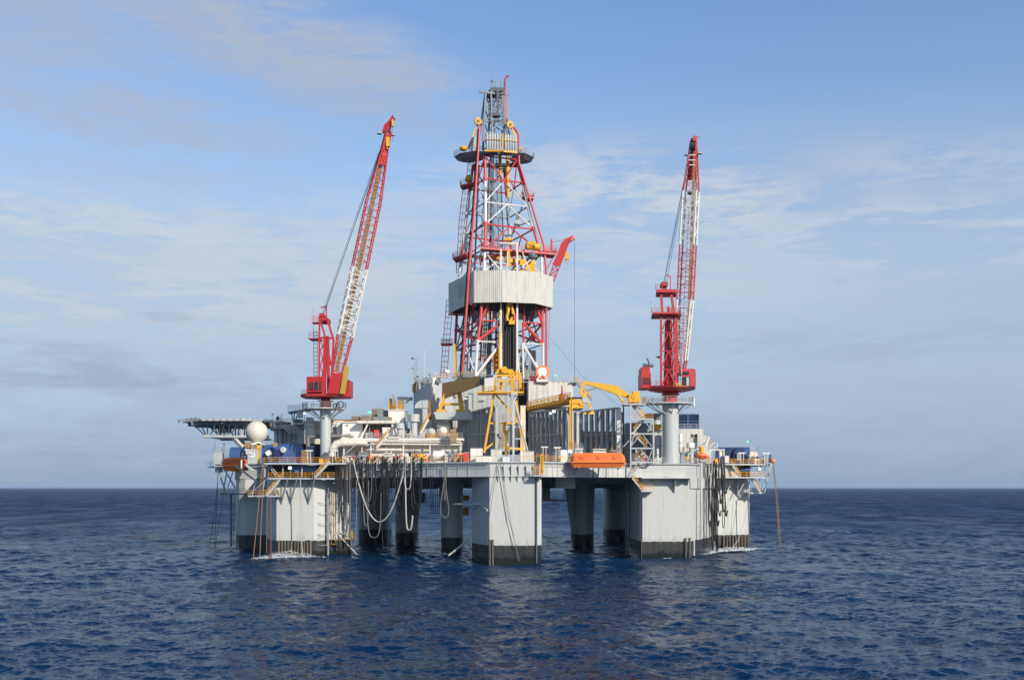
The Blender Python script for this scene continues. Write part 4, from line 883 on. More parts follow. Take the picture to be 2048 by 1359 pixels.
# crane posts with railed round platforms
def post(px, D, y0, r, label, ytop, ra, rails, lab_plat, px0, px1, base_z):
    t = thing('crane_pedestal', label, 'crane post', (X(px, D), D, base_z))
    zt = Z(ytop, D); link('post', MB().lathe((X(px, D), D, base_z), [(r * 1.12, 0), (r * 1.12, DECK - base_z + .2), (r, DECK - base_z + .25), (r, zt - base_z - 3), (r * 1.0, zt - base_z - .1)], 36), GREY, t, smooth=True)
    c = Vector((X(px, D), D, 0)); a, b = X(px0, D), X(px1, D); k = 16; q = []
    for i in range(k): 
        th = 2 * math.pi * i / k; rx = (b - c.x) if math.cos(th) > 0 else (c.x - a); q.append((c.x + rx * math.cos(th), D + 3.4 * math.sin(th)))
    link('platform', MB().prism(q, zt - .25, zt), GREY, t)
    link('railing', MB().rail([(x, y, zt) for x, y in q + q[:1]], step=1.2, h=1.15), rails, t)
    m = MB()
    for i in range(k):
        if i % 2 == 0: x, y = q[i]; m.beam((c.x + (x - c.x) * .9, D + (y - D) * .9, zt - .25), (c.x + r * .95 * math.cos(2 * math.pi * i / k), D + r * .95 * math.sin(2 * math.pi * i / k), zt - 2.4), .16)
    link('bracket', m, STEEL, t); return t
post(1341, 206.8, 0, 1.68, 'thick pale grey post carrying the right crane', 805.5, 3.6, RAILG, '', 1284, 1387, zb)
tp = post(651, D0, 0, 1.15, 'slim pale grey post carrying the left crane', 816, 3.6, RAILG, '', 605, 692, DECK - .2)
m = MB()
for px, yy, r_ in ((681, 809, .75), (670, 810.5, .5), (676, 810.5, .5)):
    c = P(px, yy, 210.4); m.path([c + Vector((r_ * math.cos(t) * .8, 0, r_ * math.sin(t))) for t in [2 * math.pi * i / 14 for i in range(15)]], .09, 5)
link('coiled_hose', m, BLACK, tp)
link('end_plate', MB().fb(1387, 1389.5, 795, 812, 206, 1.2), WCLEAN, rig)
# bridge platform joining the left crane post to the roof behind
wk = MB().prism([(X(576, 222), 222), (X(615, 214), 213.5), (X(620, 216), 217), (X(580, 226), 226)], Z(823.5, 219), Z(820, 219)); o = single('roof_platform', wk, STEEL, 'small grey railed platform left of the left crane post', 'platform')
link('railing', MB().rail([P(576, 820, 222), P(615, 818, 213.5)], step=1).rail([P(576, 820, 226), P(576, 820, 222)], step=1.2), RAILG, o, org=ORG[o.name])
link('prop', MB().beam(P(582, 823, 222), P(588, 845, 222), .2).beam(P(589, 823, 222), P(588, 845, 222), .2).beam(P(596, 824, 220), P(592, 838, 220), .2), STEEL, o, org=ORG[o.name])

# ------------------------------------------------------------------ drill floor under the tower
df = thing('drill_floor', 'grey corrugated drill floor block beneath the drilling tower', 'drill floor', (-2, 230, DECK))
def cbox(parent, pts, z0, z1, mat=GREY, pitch=.9, amp=.03, name='wall', top=None):
    """closed corrugated building; pts = plan outline listed so that outer faces look outwards"""
    m = MB(); q = [(X(a, b), b) for a, b in pts]
    for a, b in zip(q, q[1:] + q[:1]): m.corr(a, b, z0, z1, pitch, amp)
    o = link(name, m, mat, parent)
    r = link('roof', MB().prism([(x, y) for x, y in q], z1 - .02, z1 + .15), top or mat, parent); return o
z1_ = Z(765, 216)
cbox(df, [(827, 240), (864, 216), (905, 221), (905, 243)], DECK + 3, z1_, GREY)                       # left annex, its long side in shade
cbox(df, [(905, 221.6), (1036, 219.5), (1040, 242), (905, 243.5)], DECK + 3, Z(752, 220), CLAD if False else GREY, 1.0)
cbox(df, [(1057, 216), (1146, 217.5), (1142, 226), (1050, 226)], Z(812, 216), Z(763, 216), CLAD, 1.1)
link('bay_shade_block', MB().box(X(1034, 222), X(1062, 222), 221, 226, DECK + 3, Z(765, 222)), SHADE_BLACK, df)  # solid near-black block, the bay's shade painted on
link('bay_rail', MB().fb(1038, 1058, 758, 762, 220, .4).fb(1038, 1058, 775, 778, 220, .4), DSTEEL, df)
link('door', MB().fb(937, 944, 788, 818, 219.95, .2), GREY, df)
link('door_frame', MB().fb(936, 946, 786, 788, 219.9, .3).fb(944.5, 946, 788, 818, 219.9, .3), DSTEEL, df)
link('wall_light', MB().fb(927, 935, 795, 798, 220, .3).fb(964, 972, 795, 797, 219.6, .3).fb(1108, 1120, 798, 800, 216.3, .3), WHITE, df)
m = MB()
for i in range(9): m.tube(P(866, 772 + i * 2.4, 215.6), P(870, 772 + i * 2.4, 215.8), .1, 5)
link('wall_rungs', m, WHITE, df)
# floor edge beam and equipment on its roof
o = link('platform', MB().prism([(X(1140, 216.6), 216.6), (X(1152, 217), 217), (X(1152, 224), 224), (X(1140, 224), 224)], Z(764, 216), Z(762.5, 216)), STEEL, df)
stair(P(1151, 763, 217), P(1184, 800, 217), .9, STEEL, df)
link('railing', MB().rail([P(1100, 763, 216.3), P(1150, 763, 217)], step=1.2), RAILG, df)
link('railing', MB().rail([P(1057, 763, 216), P(1085, 763, 216.3)], step=.8, bars=4), PINK, df)
link('railing', MB().rail([P(829, 770, 239), P(864, 765, 216.3), P(900, 763, 220)], step=1.3), RAILG, df)
link('railing', MB().rail([P(868, 758, 222), P(955, 752, 220)], step=1.2, bars=4), ORANGE if False else RAILY, df)
# roof clutter on the left annex
def lamp_post(x, y0, y1, D, label, head=LAMP, r=.06, hr=.28, cat='lamp post', mat=RAILG, name='lamp_post', group=None):
    t = thing(name, label, cat, tuple(P(x, y0, D)), group)
    link('pole', MB().tube(P(x, y0, D), P(x, y1, D), r, 6), mat, t); link('lamp_head', MB().lathe(P(x, y1, D), [(.05, hr * .8), (hr, hr * .3), (hr * 1.1, 0), (hr, -.08), (.05, -.1)], 12).sphere(P(x, y1 + .5, D - .2), hr * .7, 10, 6), head, t); return t
mt = thing('radio_mast', 'thin lattice mast with aerials on the far left corner of the drill floor roof', 'mast', tuple(P(832, 765, 236)))
link('mast_frame', MB().truss([P(828, 765, 235), P(835, 765, 235), P(835, 765, 236), P(828, 765, 236)], [P(828, 716, 235), P(835, 716, 235), P(835, 716, 236), P(828, 716, 236)], 7, .05, .035), RAILG, mt)
link('antenna', MB().sphere(P(825, 716, 235), .3, 8, 6).sphere(P(825, 736, 235), .2, 8, 6).tube(P(825, 716, 235), P(833, 718, 235), .04, 4), DSTEEL, mt)
single('whip_antenna', MB().tube(P(850, 768, 226), P(849, 700, 226), .045, 5), WCLEAN, 'thin white whip aerial rising from the drill floor roof', 'antenna')
rng = random.Random(3)
k = 0
vents = [('rusty brown roof vent nearest the radio mast', BROWN, 833, 752), ('yellow machine on the roof corner beside the radio mast', YEL, 829, 756), ('pale gooseneck vent on the drill floor roof', WHITE, 846, 752), ('grey tall roof vent left of the lamp pair', STEEL, 858, 748), ('white capped roof vent right of the lamp pair', WHITE, 868, 746), ('short dark roof vent by the annex corner', DSTEEL, 876, 756), ('white tank vent beside the red caged ladder foot', WHITE, 893, 744)]
for lab, mat, px, py in vents:
    D = 238 - (px - 829) * .45; base = P(px, 770 - (px - 829) * .12, D); base.z = z1_ if px < 880 else Z(757, 222)
    t = thing('roof_vent', lab, 'vent', tuple(base), 'vents and machines on the drill floor roof'); h = Z(py, D) - base.z
    link('body', MB().rbox(base, rng.uniform(.6, 1.1), .8, max(.4, h * .6), rng.uniform(0, 1)).tube(base + Vector((.2, 0, 0)), base + Vector((.2, 0, h)), .12, 6), mat, t)
    link('hood', MB().lathe(base + Vector((.2, 0, h - .2)), [(.05, .35), (.35, .2), (.4, 0), (.2, -.05)], 10), mat, t)
single('steel_cross_beam', MB().beam(P(795, 796, 226), P(825, 797, 226), .55, .7).beam(P(822, 796, 226), P(811, 806, 226), .35), DSTEEL, 'blue-grey jutting steel beam left of the shaded drill floor wall', 'beam')
# hose reel on the right block
hr_ = thing('hose_reel', 'big round reel with red rim and white face right of the tower foot', 'reel', tuple(P(1084, 763, 215.6)))
c = P(1084.5, 744, 216.5)
link('rim', MB().lathe(c, [(.9, -.5), (1.5, -.5), (1.5, .5), (.9, .5)], 32, axis=(.1, -1, 0)), ORANGE, hr_)
link('face', MB().lathe(c - Vector((0, .55, 0)), [(.05, -.03), (1.02, -.03), (1.02, .06), (.05, .06)], 28, axis=(.1, -1, 0)), WCLEAN, hr_)
link('stand', MB().beam(P(1086, 746, 215.5), P(1073, 759, 215.3), .22).beam(P(1086, 746, 215.5), P(1098, 759, 215.3), .22).fb(1073, 1098, 758, 763, 215.4, 1.5), WCLEAN, hr_)
lamp_post(1111, 762, 751, 218, 'green lit lamp on a post just right of the red-rimmed reel', GLAMP)
lamp_post(1105, 762, 742, 219, 'slim unlit lamp mast between the reel and the grey stair', RAILG, hr=.15)
rt = thing('red_tank', 'small crimson tank at the end of the yellow rack beam', 'tank', tuple(P(1124, 800, 212)))
link('tank', MB().lathe(P(1124, 800, 212), [(.7, 0), (.75, .1), (.75, 1.0), (.5, 1.35), (.2, 1.4), (.2, 1.8), (.1, 3.2)], 14), RED, rt, smooth=True)

# ------------------------------------------------------------------ pipe-handling crane (yellow) and its trestle
pc = thing('pipe_handling_crane', 'long tan beam crane on a yellow portal, its white cab over a tall yellow trestle', 'crane', tuple(P(975, 905, 206)))
bm = MB(); bm.plate([P(884, 796, 212), P(960, 768, 204), P(960, 768, 204) + Vector((0, 0, 1.75)), P(884, 766, 212) ], (0.4, 1.5, 0)); link('main_beam', bm, paint('mustard_beam', (0.40, 0.25, 0.075), .5, .3, .15), pc)
link('beam_end', MB().plate([P(962, 751, 203.8), P(968, 749, 203.8), P(968, 767, 203.8), P(960, 769, 203.8)], (0, 1.8, 0)), STEEL, pc)
m = MB()
for dD in (0, 3): m.beam(P(893, 780, 212 + dD), P(880, 819, 212 + dD), .95, .6).beam(P(917, 776, 211 + dD), P(924, 819, 211 + dD), .95, .6).beam(P(884, 808, 211.8 + dD), P(922, 808, 211 + dD), .5, .5)
m.fb(873, 891, 818, 823, 211, 5).fb(912, 930, 818, 823, 210.6, 5); link('portal', m, YEL, pc)
link('rail_beam', MB().fb(868, 945, 823.2, 838, 210.5, 4).plate([P(868, 824, 210.5), P(873, 824, 210.5), P(873, 838, 210.5)], (0, -1, 0)), GREY, pc)
link('hoist_block', MB().tube(P(909, 778, 212), P(909, 790, 212), .1, 5).fb(905, 912, 776, 784, 211.5, 1).path([P(909, 790, 211.8), P(906, 793, 211.8), P(909, 796, 211.8), P(912, 793, 211.8)], .14, 5), YEL, pc)
link('cross_block', MB().fb(895, 899, 804, 808, 211.3, .5), WHITE, pc)
cab = link('cab', MB().prism([(X(963, 203.6), 206.5), (X(969, 202), 202.4), (X(990, 202), 202), (X(990, 205), 206)], Z(781, 202.4), Z(749.5, 202.4)), WCLEAN, pc)
link('window', MB().fb(961.6, 966, 758, 770, 203.4, .2).fb(971, 987, 749.7, 752.5, 201.9, .15), GLASS, cab, org=ORG[cab.name])
link('trolley', MB().fb(993, 1027, 748, 752, 202, 3).beam(P(993, 752, 202), P(990, 782, 202), .35).beam(P(1021, 752, 202), P(1027, 782, 202), .45).beam(P(997, 762, 202), P(1022, 762, 202), .4).fb(993, 1026, 738, 746, 202.6, 2.5).tube(P(1009, 739, 202), P(1009, 739, 205), .7, 14).beam(P(1000, 785, 203), P(1003, 762, 203), .5).fb(1026, 1029, 742, 785, 202.5, 2).beam(P(993, 775, 202.3), P(1021, 766, 202.3), .2), YEL, pc)
link('nameplate', MB().fb(1003, 1016, 753, 755.3, 201.85, .1), WCLEAN, pc)
link('winch', MB().tube(P(1000, 741, 203), P(1000, 741, 205), .5, 12).fb(1018, 1025, 744, 749, 202, 1).fb(1031, 1036, 740, 760, 204, 2).fb(1038, 1043, 744, 775, 204, 2), YEL, pc)
o = link('platform', MB().prism([(X(955, 203), 201.6), (X(1048, 202), 201.6), (X(1048, 206), 207), (X(956, 207), 207)], Z(785.5, 202), Z(782.5, 202)), YEL, pc)
link('railing', MB().rail([P(1020, 782.5, 201.7), P(1047.5, 782.5, 201.7)], step=.9, h=2.6, bars=6).rail([P(960, 782.5, 201.7), P(1013, 782.5, 201.7)], step=1.1, h=1.1, bars=2), RAILY, o, org=ORG[o.name])
m = MB(); m.beam(P(988, 786, 203.5), P(968.5, 905, 203.5), .42).beam(P(990, 787, 203.6), P(1026, 828, 203.6), .36).beam(P(1028, 833, 203.6), P(1049, 862, 203.6), .3).beam(P(1031, 788, 205), P(1048, 905, 205), .42).beam(P(979, 846, 203.5), P(1040, 846, 204), .28).beam(P(970, 898, 203.5), P(1002, 874, 204), .32).beam(P(988, 787, 208), P(975, 905, 208), .35).beam(P(1031, 787, 208), P(1044, 905, 208), .35).beam(P(1012, 843, 203), P(1012, 912, 203), .45).beam(P(1012, 895, 203.5), P(1048, 898, 205), .4)
link('trestle_leg', m, YEL, pc)
m = MB()
for x_ in (1002, 1006, 1010): m.tube(P(x_, 895, 203), P(x_, 842, 203), .08, 5)
for i in range(11): m.path([P(1002, 894 - i * 5, 203), P(1005.5, 894.5 - i * 5, 202.6), P(1010, 894 - i * 5, 203)], .06, 4)
link('caged_ladder', m, YEL, pc)
link('railing', MB().rail([P(996, 842, 203.4), P(1048, 842, 204)], step=1, h=1.2), RAILY, pc)
gs = thing('support_post', 'pale grey A-shaped post with a Y-shaped head beside the yellow trestle', 'support frame', tuple(P(1027, 925, 199)))
link('post', MB().beam(P(1027, 924, 199), P(1027, 800, 201), .42).beam(P(1028.5, 803, 201), P(1061, 924, 198.5), .3).beam(P(1028, 877, 199.6), P(1047, 877, 199.3), .28), GREY, gs)
link('head', MB().beam(P(1027, 802, 201), P(1016, 787, 201.5), .28).beam(P(1027, 802, 201), P(1034, 788, 201.5), .28).fb(1022, 1035, 784, 790, 200.8, 1.2), GREY, gs)
link('cross_member', MB().beam(P(1012, 853, 201), P(1048, 853, 201), .35).beam(P(1010, 854, 201), P(1022, 862, 201), .16).beam(P(1018, 855, 202), P(1018, 912, 202), .16), GREY, gs)

# ------------------------------------------------------------------ pipe racks
def rack(label, pts, ytop, ybots, n_, w=.32, dep=1.5, mat=STEEL, group=None, brace=True, midy=(.55,), beamh=.35, frm=None, skipmid=False):
    """row of deep upright blades tied by a head beam, along a plan line (px, D) -> (px, D)"""
    (a, Da), (b, Db) = pts; t = thing('pipe_rack', label, 'pipe rack', (X(a, Da), Da, DECK), group)
    A = Vector((X(a, Da), Da, 0)); B = Vector((X(b, Db), Db, 0)); L = (B - A); dd = L.normalized(); nn = Vector((-dd.y, dd.x, 0))
    za, zb2 = Z(ytop[0], Da), Z(ytop[1], Db)
    for i in range(n_):
        f = i / (n_ - 1); p = A.lerp(B, f); z1 = za + (zb2 - za) * f; m = MB()
        m.plate([p - dd * w / 2, p + dd * w / 2, p + dd * w / 2 + nn * .12, p - dd * w / 2 + nn * .12], (0, 0, 0.001))
        m = MB(); 
        for o_ in (0, dep): m.add(*_bx(p, dd, nn, w, .10, o_, DECK, z1))
        m.add(*_bx(p, dd, nn, .07, dep, .1, DECK, z1)); link('upright', m, mat, t)
    m = MB(); up = Vector((0, 0, 1))
    for o_ in (0, dep): m.beam(A + nn * o_ + up * za, B + nn * o_ + up * zb2, beamh)
    for f in midy: m.beam(A - nn * .1 + up * (DECK + (za - DECK) * f), B - nn * .1 + up * (DECK + (zb2 - DECK) * f), .2)
    link('head_beam', m, mat, t)
    if brace:
        m = MB(); 
        for f0, f1, g0, g1 in ((0.06, .22, 0.98, .6), (.3, .12, .6, .05), (.62, .78, .05, .55), (.8, .95, .6, .98), (.5, .62, .55, .95)):
            pa, pb = A.lerp(B, f0) - nn * .15, A.lerp(B, f1) - nn * .15; m.beam(pa + up * (DECK + (za - DECK) * g0), pb + up * (DECK + (za - DECK) * g1), .16)
        link('brace', m, mat, t)
    return t
def _bx(p, dd, nn, w, d, o, z0, z1):
    q = [p - dd * w / 2 + nn * o, p + dd * w / 2 + nn * o, p + dd * w / 2 + nn * (o + d), p - dd * w / 2 + nn * (o + d)]
    vs = [(v.x, v.y, z0) for v in q] + [(v.x, v.y, z1) for v in q]
    return vs, [(0, 3, 2, 1), (4, 5, 6, 7), (0, 1, 5, 4), (1, 2, 6, 5), (2, 3, 7, 6), (3, 0, 4, 7)]
rack('shaded grey rack of upright posts left of the yellow trestle', ((916, 216), (990, 203)), (831, 812), None, 9, .30, .9, RACKG)
rack('grey rack of upright posts under the long yellow-brown beam', ((1058, 216), (1134, 205)), (826, 816), None, 10, .36, .6, RACKG)
rack('grey rack of wide blades behind the orange lifeboat', ((1150, 216), (1236, 207)), (825, 815.5), None, 9, .62, .4, RACKG)
# wide pale corner columns of the racks
def bigpost(px0, px1, D, y0, label, mat=GREY, d=1.6): 
    t = thing('rack_column', label, 'column', (X((px0 + px1) / 2, D), D, DECK)); link('shaft', MB().db(px0, px1, y0, D, d), mat, t); link('cap', MB().box(X(px0 - 1, D), X(px1 + 1, D), D - .1, D + d + .1, Z(y0, D) + .002, Z(y0 - 1.5, D)), mat, t)
bigpost(1041, 1051, 207, 812, 'rust-stained pale column at the left end of the yellow-brown beam', WHITE)
bigpost(1234, 1241, 206, 817, 'rust-stained pale column left of the zigzag stair tower', WHITE)
bigpost(983, 992, 205, 905 - 30, 'short grey column under the small rack platform', GREY)
bigpost(1244, 1248, 209, 825, 'slim grey column between the rack and the stair tower', STEEL)
# grey panelling and stored gear deep inside the racks
def gear(label, px0, px1, y0, D, d, mat, cat='equipment', name='stored_equipment', n_=0, zb=DECK, group=None):
    t = thing(name, label, cat, (X((px0 + px1) / 2, D), D, zb), group); link('body', MB().db(px0, px1, y0, D, d, zb), mat, t)
    if n_:
        m = MB(); zt = Z(y0, D)
        for i in range(n_): z = zb + (zt - zb) * (i + .5) / n_; m.box(X(px0, D) + .1, X(px1, D) - .1, D - .12, D - .003, z - .1, z + .1)
        link('slat', m, STEEL, t)
    return t
gear('dark stack of drill pipe deep inside the middle rack', 1056, 1104, 834, 222, 4, BROWN, 'pipe stack', 'pipe_stack', 14)
gear('brown stack of drill pipe at the right of the middle rack', 1107, 1134, 838, 219, 4, BROWN, 'pipe stack', 'pipe_stack', 12)
gear('dark block added to darken the gap behind the left rack', 918, 985, 856, 219, 4, STEEL, 'filler block', 'gap_dark_block', 8)  # block put in to darken the gap behind the rack
gear('dark pipe bundle behind the wide grey blades', 1160, 1232, 862, 226, 3, BROWN, 'pipe stack', 'pipe_stack', 9)
for i, (px, y0, y1) in enumerate(((1185, 870, 830), (1207, 862, 822), (1216, 868, 822), (1223, 880, 872))):
    single('yellow_riser', MB().tube(P(px, y0, 222), P(px, y1, 222), .28, 8), YEL, ['yellow riser at the left behind the wide grey blades', 'long yellow riser in the middle behind the wide grey blades', 'thin yellow riser right behind the wide grey blades', 'short yellow stub at the foot of the wide grey blades'][i], 'riser', smooth=True)
for i, (px, y) in enumerate(((1091, 868), (1106, 858), (1128, 848))):
    single('yellow_post', MB().tube(P(px, y + 20, 224), P(px, y, 224), .16, 6).fb(px - 2, px + 2, y + 4, y + 9, 223.8, .4), YEL, ['yellow valve post low in the middle rack', 'yellow valve post halfway along the middle rack', 'yellow valve post at the right end of the middle rack'][i], 'valve post')
# long yellow-brown beam with walkway over the middle rack
rb = thing('rack_gantry', 'long yellow-brown gantry beam over the middle rack with a bright yellow trolley', 'gantry', tuple(P(1100, 815, 208)))
link('main_beam', MB().plate([P(1054, 823, 214), P(1150, 806, 204), P(1150, 794, 204), P(1054, 812, 214)], (.3, 1.6, 0)), paint('brown_beam', (0.32, 0.19, 0.04), .6, .3, .2), rb)
m = MB(); a, b = P(1054, 811, 213.6), P(1142, 793, 204.3)
for i in range(30): p = a.lerp(b, i / 29); m.box(p.x - .07, p.x + .07, p.y - .1, p.y, p.z - .9, p.z + .55)
link('walkway_ribs', m, YEL, rb); link('railing', MB().rail([a, b], step=1.1, h=.9, r=.05), RAILY, rb)
link('trolley', MB().fb(1143, 1163, 798, 806, 203.4, 3).fb(1144, 1168, 811, 815.5, 203.2, 3).fb(1160, 1168, 806, 812, 203.2, 2).fb(1146, 1160, 806, 811, 203.6, 2), YEL, rb)
link('cable_chain', MB().path([P(1134 + i * 3, 795 + (i % 2), 204.5) for i in range(11)], .2, 5), BLACK, rb)
link('gantry_leg', MB().beam(P(1133.5, 816, 205), P(1133.5, 903, 204), .5).beam(P(1155.5, 816, 204.5), P(1155.5, 903, 203.5), .5).fb(1144, 1164, 816, 820, 204, 2.2).beam(P(1156, 830, 204), P(1163, 818, 204), .16), GREY, rb)
m = MB()
for x_ in (1139.5, 1144): m.tube(P(x_, 905, 203.2), P(x_, 800, 203.2), .12, 5)
for i in range(34): m.tube(P(1139.5, 903 - i * 3, 203.2), P(1144, 903 - i * 3, 203.2), .07, 4)
m.box(X(1139.5, 203.3), X(1144, 203.3), 203.3, 203.4, Z(905, 203.3), Z(800, 203.3)); link('ladder', m, YEL, rb)
link('railing', MB().rail([P(1138, 895, 203), P(1154, 895, 203)], step=.7, h=1.1, bars=4), RAILY, rb)
rail_box = MB().fb(990, 1000, 838, 846, 207, 2)
# ------------------------------------------------------------------ knuckle-boom crane
kc = thing('knuckle_boom_crane', 'yellow folding-boom crane bent over the right rack, based on the stair tower', 'crane', tuple(P(1270, 805, 204)))
link('base', MB().fb(1258, 1279, 787, 805, 203, 2.6).fb(1266, 1279, 782, 787, 203.3, 2).tube(P(1267, 792, 203.1), P(1267, 792, 202.8), .5, 12), YEL, kc)
link('main_boom', MB().plate([P(1264, 793, 204), P(1258, 787, 204), P(1232, 770, 204), P(1178, 763, 204), P(1167, 761, 204), P(1166, 766, 204), P(1184, 771, 204), P(1234, 788, 204), P(1262, 797, 204)], (0, .9, 0)), YEL, kc)
link('jib', MB().beam(P(1169, 763, 204.4), P(1161, 784, 204.4), .75, .6).beam(P(1161, 783, 204.4), P(1173, 799, 204.4), .8, .6).beam(P(1172, 780, 204.4), P(1170, 796, 204.4), .5, .5).beam(P(1172, 794, 204.4), P(1186, 827, 204.4), .6, .5).fb(1178, 1188, 824, 828, 204, .9).fb(1167, 1173, 824, 828, 204, .6), YEL, kc)
link('jib_cylinder', MB().tube(P(1172, 781, 204.2), P(1200, 773, 204.2), .14, 8), STEEL, kc)
link('lift_cylinder', MB().tube(P(1233, 786, 204.2), P(1249, 806, 204.2), .22, 8), YEL, kc)
link('operator_stand', MB().fb(1165, 1177, 795, 805, 203.6, 1.2).fb(1179, 1186, 815, 819, 203.8, .5), GREY, kc)
lamp_post(1101, 828, 826, 206.5, 'lit floodlight hung under the yellow-brown gantry beam', LAMP)
# ------------------------------------------------------------------ stair tower
st = thing('stair_tower', 'grey framed stair tower with yellow zigzag handrails left of the right crane post', 'stair tower', tuple(P(1285, 925, 203)))
m = MB()
for D in (201.8, 206):
    m.beam(P(1261, 807, D), P(1261.5, 953, D), .25).beam(P(1306.5, 837, D), P(1307, 925, D), .25).beam(P(1247, 810, 206), P(1247, 910, 206), .22)
    for y in (808, 838, 867, 896, 924): m.beam(P(1261, y, D), P(1292 if y < 830 else 1307, y, D), .28)
for y in (808, 838, 867, 896, 924): m.beam(P(1261, y, 201.8), P(1261, y, 206), .2).beam(P(1306, y, 201.8), P(1306, y, 206), .2)
for a, b in (((1262, 835), (1280, 810)), ((1288, 840), (1305, 862)), ((1285, 868), (1304, 893)), ((1262, 892), (1280, 868)), ((1280, 897), (1306, 924)), ((1247, 893), (1262, 876)), ((1262, 953), (1275, 925)), ((1268, 868), (1262, 892)), ((1305, 897), (1296, 922))): m.beam(P(*a, 202), P(*b, 202), .14)
link('frame', m, GREY, st)
for a, b in (((1266, 812), (1289, 836)), ((1289, 838), (1267, 864)), ((1267, 868), (1294, 894)), ((1294, 897), (1270, 920)), ((1290, 912), (1265, 950)), ((1264, 955), (1286, 982))):
    stair(P(*a, 203.2), P(*b, 203.2), .85, GREY, st)
link('landing', MB().box(X(1262, 202), X(1270, 202), 202, 206, Z(866, 203), Z(864.5, 203)).box(X(1286, 202), X(1306, 202), 202, 206, Z(838.5, 203), Z(837, 203)).box(X(1290, 202), X(1306, 202), 202, 206, Z(897, 203), Z(895.4, 203)).box(X(1282, 202), X(1308, 202), 202, 204, Z(983, 203), Z(981, 203)).fb(1247, 1292, 806.5, 809, 201.8, 4), GREY, st)
link('railing', MB().rail([P(1247, 806, 201.9), P(1292, 806, 201.9)], step=1).rail([P(1262, 838, 201.9), P(1306, 838, 201.9)], step=1.3).rail([P(1284, 981, 202), P(1307, 981, 202)], step=.9, h=1.2), RAILY, st)
# gear around the right crane post
def drum(px, y0, y1, D, r, label, mat=WHITE, cat='tank', name='tank', cone=.3, group=None, k=20, leg=0):
    t = thing(name, label, cat, tuple(P(px, y1, D)), group); z0, z1 = Z(y1, D), Z(y0, D); h = z1 - z0
    link('shell', MB().lathe((X(px, D), D + r, z0 + leg), [(r * .55, 0), (r, cone), (r, h - leg - cone), (r * .6, h - leg - .05), (.05, h - leg)], k), mat, t, smooth=True)
    link('ring', MB().lathe((X(px, D), D + r, z0 + h * .5), [(r + .02, 0), (r + .05, .05), (r + .05, .12), (r + .02, .16)], k), STEEL, t)
    return t
drum(1317.5, 869, 915, 208, .75, 'upright pale grey tank just left of the right crane post', GREY)
drum(1310, 863, 915, 213, .6, 'taller dull tank half hidden left of the right crane post', GREY)
drum(1361.5, 866, 905, 212, .4, 'slim white bottle tank right behind the right crane post', WCLEAN)
drum(1315.5, 896, 922, 205.6, .22, 'thin white cylinder on the walkway left of the right crane post', WCLEAN, 'bottle', 'bottle', cone=.1)
drum(1314, 838, 850, 216, .75, 'pale drum above the grey tanks left of the right crane post', WHITE)
gear('yellow barred crate left of the right crane post top', 1306, 1323, 848, 213, 2.5, YEL, 'crate', 'crate', 0, zb=Z(858, 213))
gear('grey raised deck behind the stair tower', 1306, 1325, 859, 214, 6, GREY, 'deck block', 'deck_block')
gear('tan scaffold pile behind the stair tower head', 1293, 1322, 826, 216, 3, BROWN, 'scaffold', 'scaffold', 5, zb=Z(838, 216))
gear('grey machinery block behind the stair tower', 1252, 1300, 845, 220, 5, STEEL, 'machinery', 'machinery', 7)
# white house on the right with blue containers on its roof
bh = thing('deck_house', 'pale grey deck house behind the right crane post with two small windows', 'deck house', tuple(P(1385, 925, 224)))
link('wall', MB().box(X(1345, 224), X(1407, 224), 224, 232, DECK, Z(857, 224)).prism([(X(1395, 223), 223), (X(1416, 223), 223), (X(1416, 226), 229), (X(1395, 226), 229)], [DECK] * 4, [Z(866, 223), Z(872, 223), Z(872, 223), Z(866, 223)]), CLAD, bh)
link('window', MB().fb(1361, 1364, 868, 879, 223.95, .1).fb(1382, 1387, 868, 873, 223.95, .1).fb(1389, 1394, 868, 873, 223.95, .1), GLASS, bh)
link('sill', MB().fb(1360, 1365, 879.2, 880.5, 223.8, .2).fb(1381, 1395, 873.3, 874.3, 223.8, .2), CLAD, bh)
link('door_recess', MB().fb(1388, 1394, 884, 925, 222.9, .12), DSTEEL, bh)
link('railing', MB().rail([P(1357, 857, 224.2), P(1405, 857, 224.2)], step=1.4), RAILG, bh)
for i, (a, b) in enumerate(((1355, 1375.5), (1376.5, 1398))):
    t = thing('container', ['blue basket container on the pale deck house roof, nearest the crane post', 'blue basket container on the pale deck house roof, nearest the open sky'][i], 'container', tuple(P((a + b) / 2, 857, 226)), 'blue containers on the deck house roof')
    zb_c = Z(857, 224) + .02; zt_c = Z(827.5, 226)
    link('panel', MB().box(X(a, 226) + .15, X(b, 226) - .15, 226.2, 230, zb_c + .2, zt_c - .15), NAVY, t)
    m = MB()
    for x_ in (a + .6, b - .6): m.box(X(x_, 226) - .1, X(x_, 226) + .1, 225.9, 226.15, zb_c, zt_c)
    for y_ in (828, 842, 856): m.box(X(a, 226), X(b, 226), 225.85, 226.1, Z(y_ + .7, 226), Z(y_ - .7, 226))
    for j in range(9): x_ = a + 1.5 + (b - a - 3) * j / 8; m.box(X(x_, 226) - .03, X(x_, 226) + .03, 226.0, 226.18, zb_c, zt_c)
    link('frame', m, BLUE, t)
t = thing('vent_cowl', 'white drum-shaped vent on a thick pale stem in front of the deck house', 'vent', tuple(P(1381, 925, 216)))
link('drum', MB().lathe(P(1381, 895.5, 216), [(.4, -.1), (.85, 0), (.88, .1), (.88, 1.0), (.8, 1.1), (.05, 1.15)], 20), WCLEAN, t, smooth=True); link('stem', MB().tube(P(1383, 925, 216), P(1383, 896, 216), .5, 14), GREY, t, smooth=True)
t = thing('davit_crane', 'small boat davit with pale blue arm above the red rescue boat', 'davit', tuple(P(1404, 925, 210)))
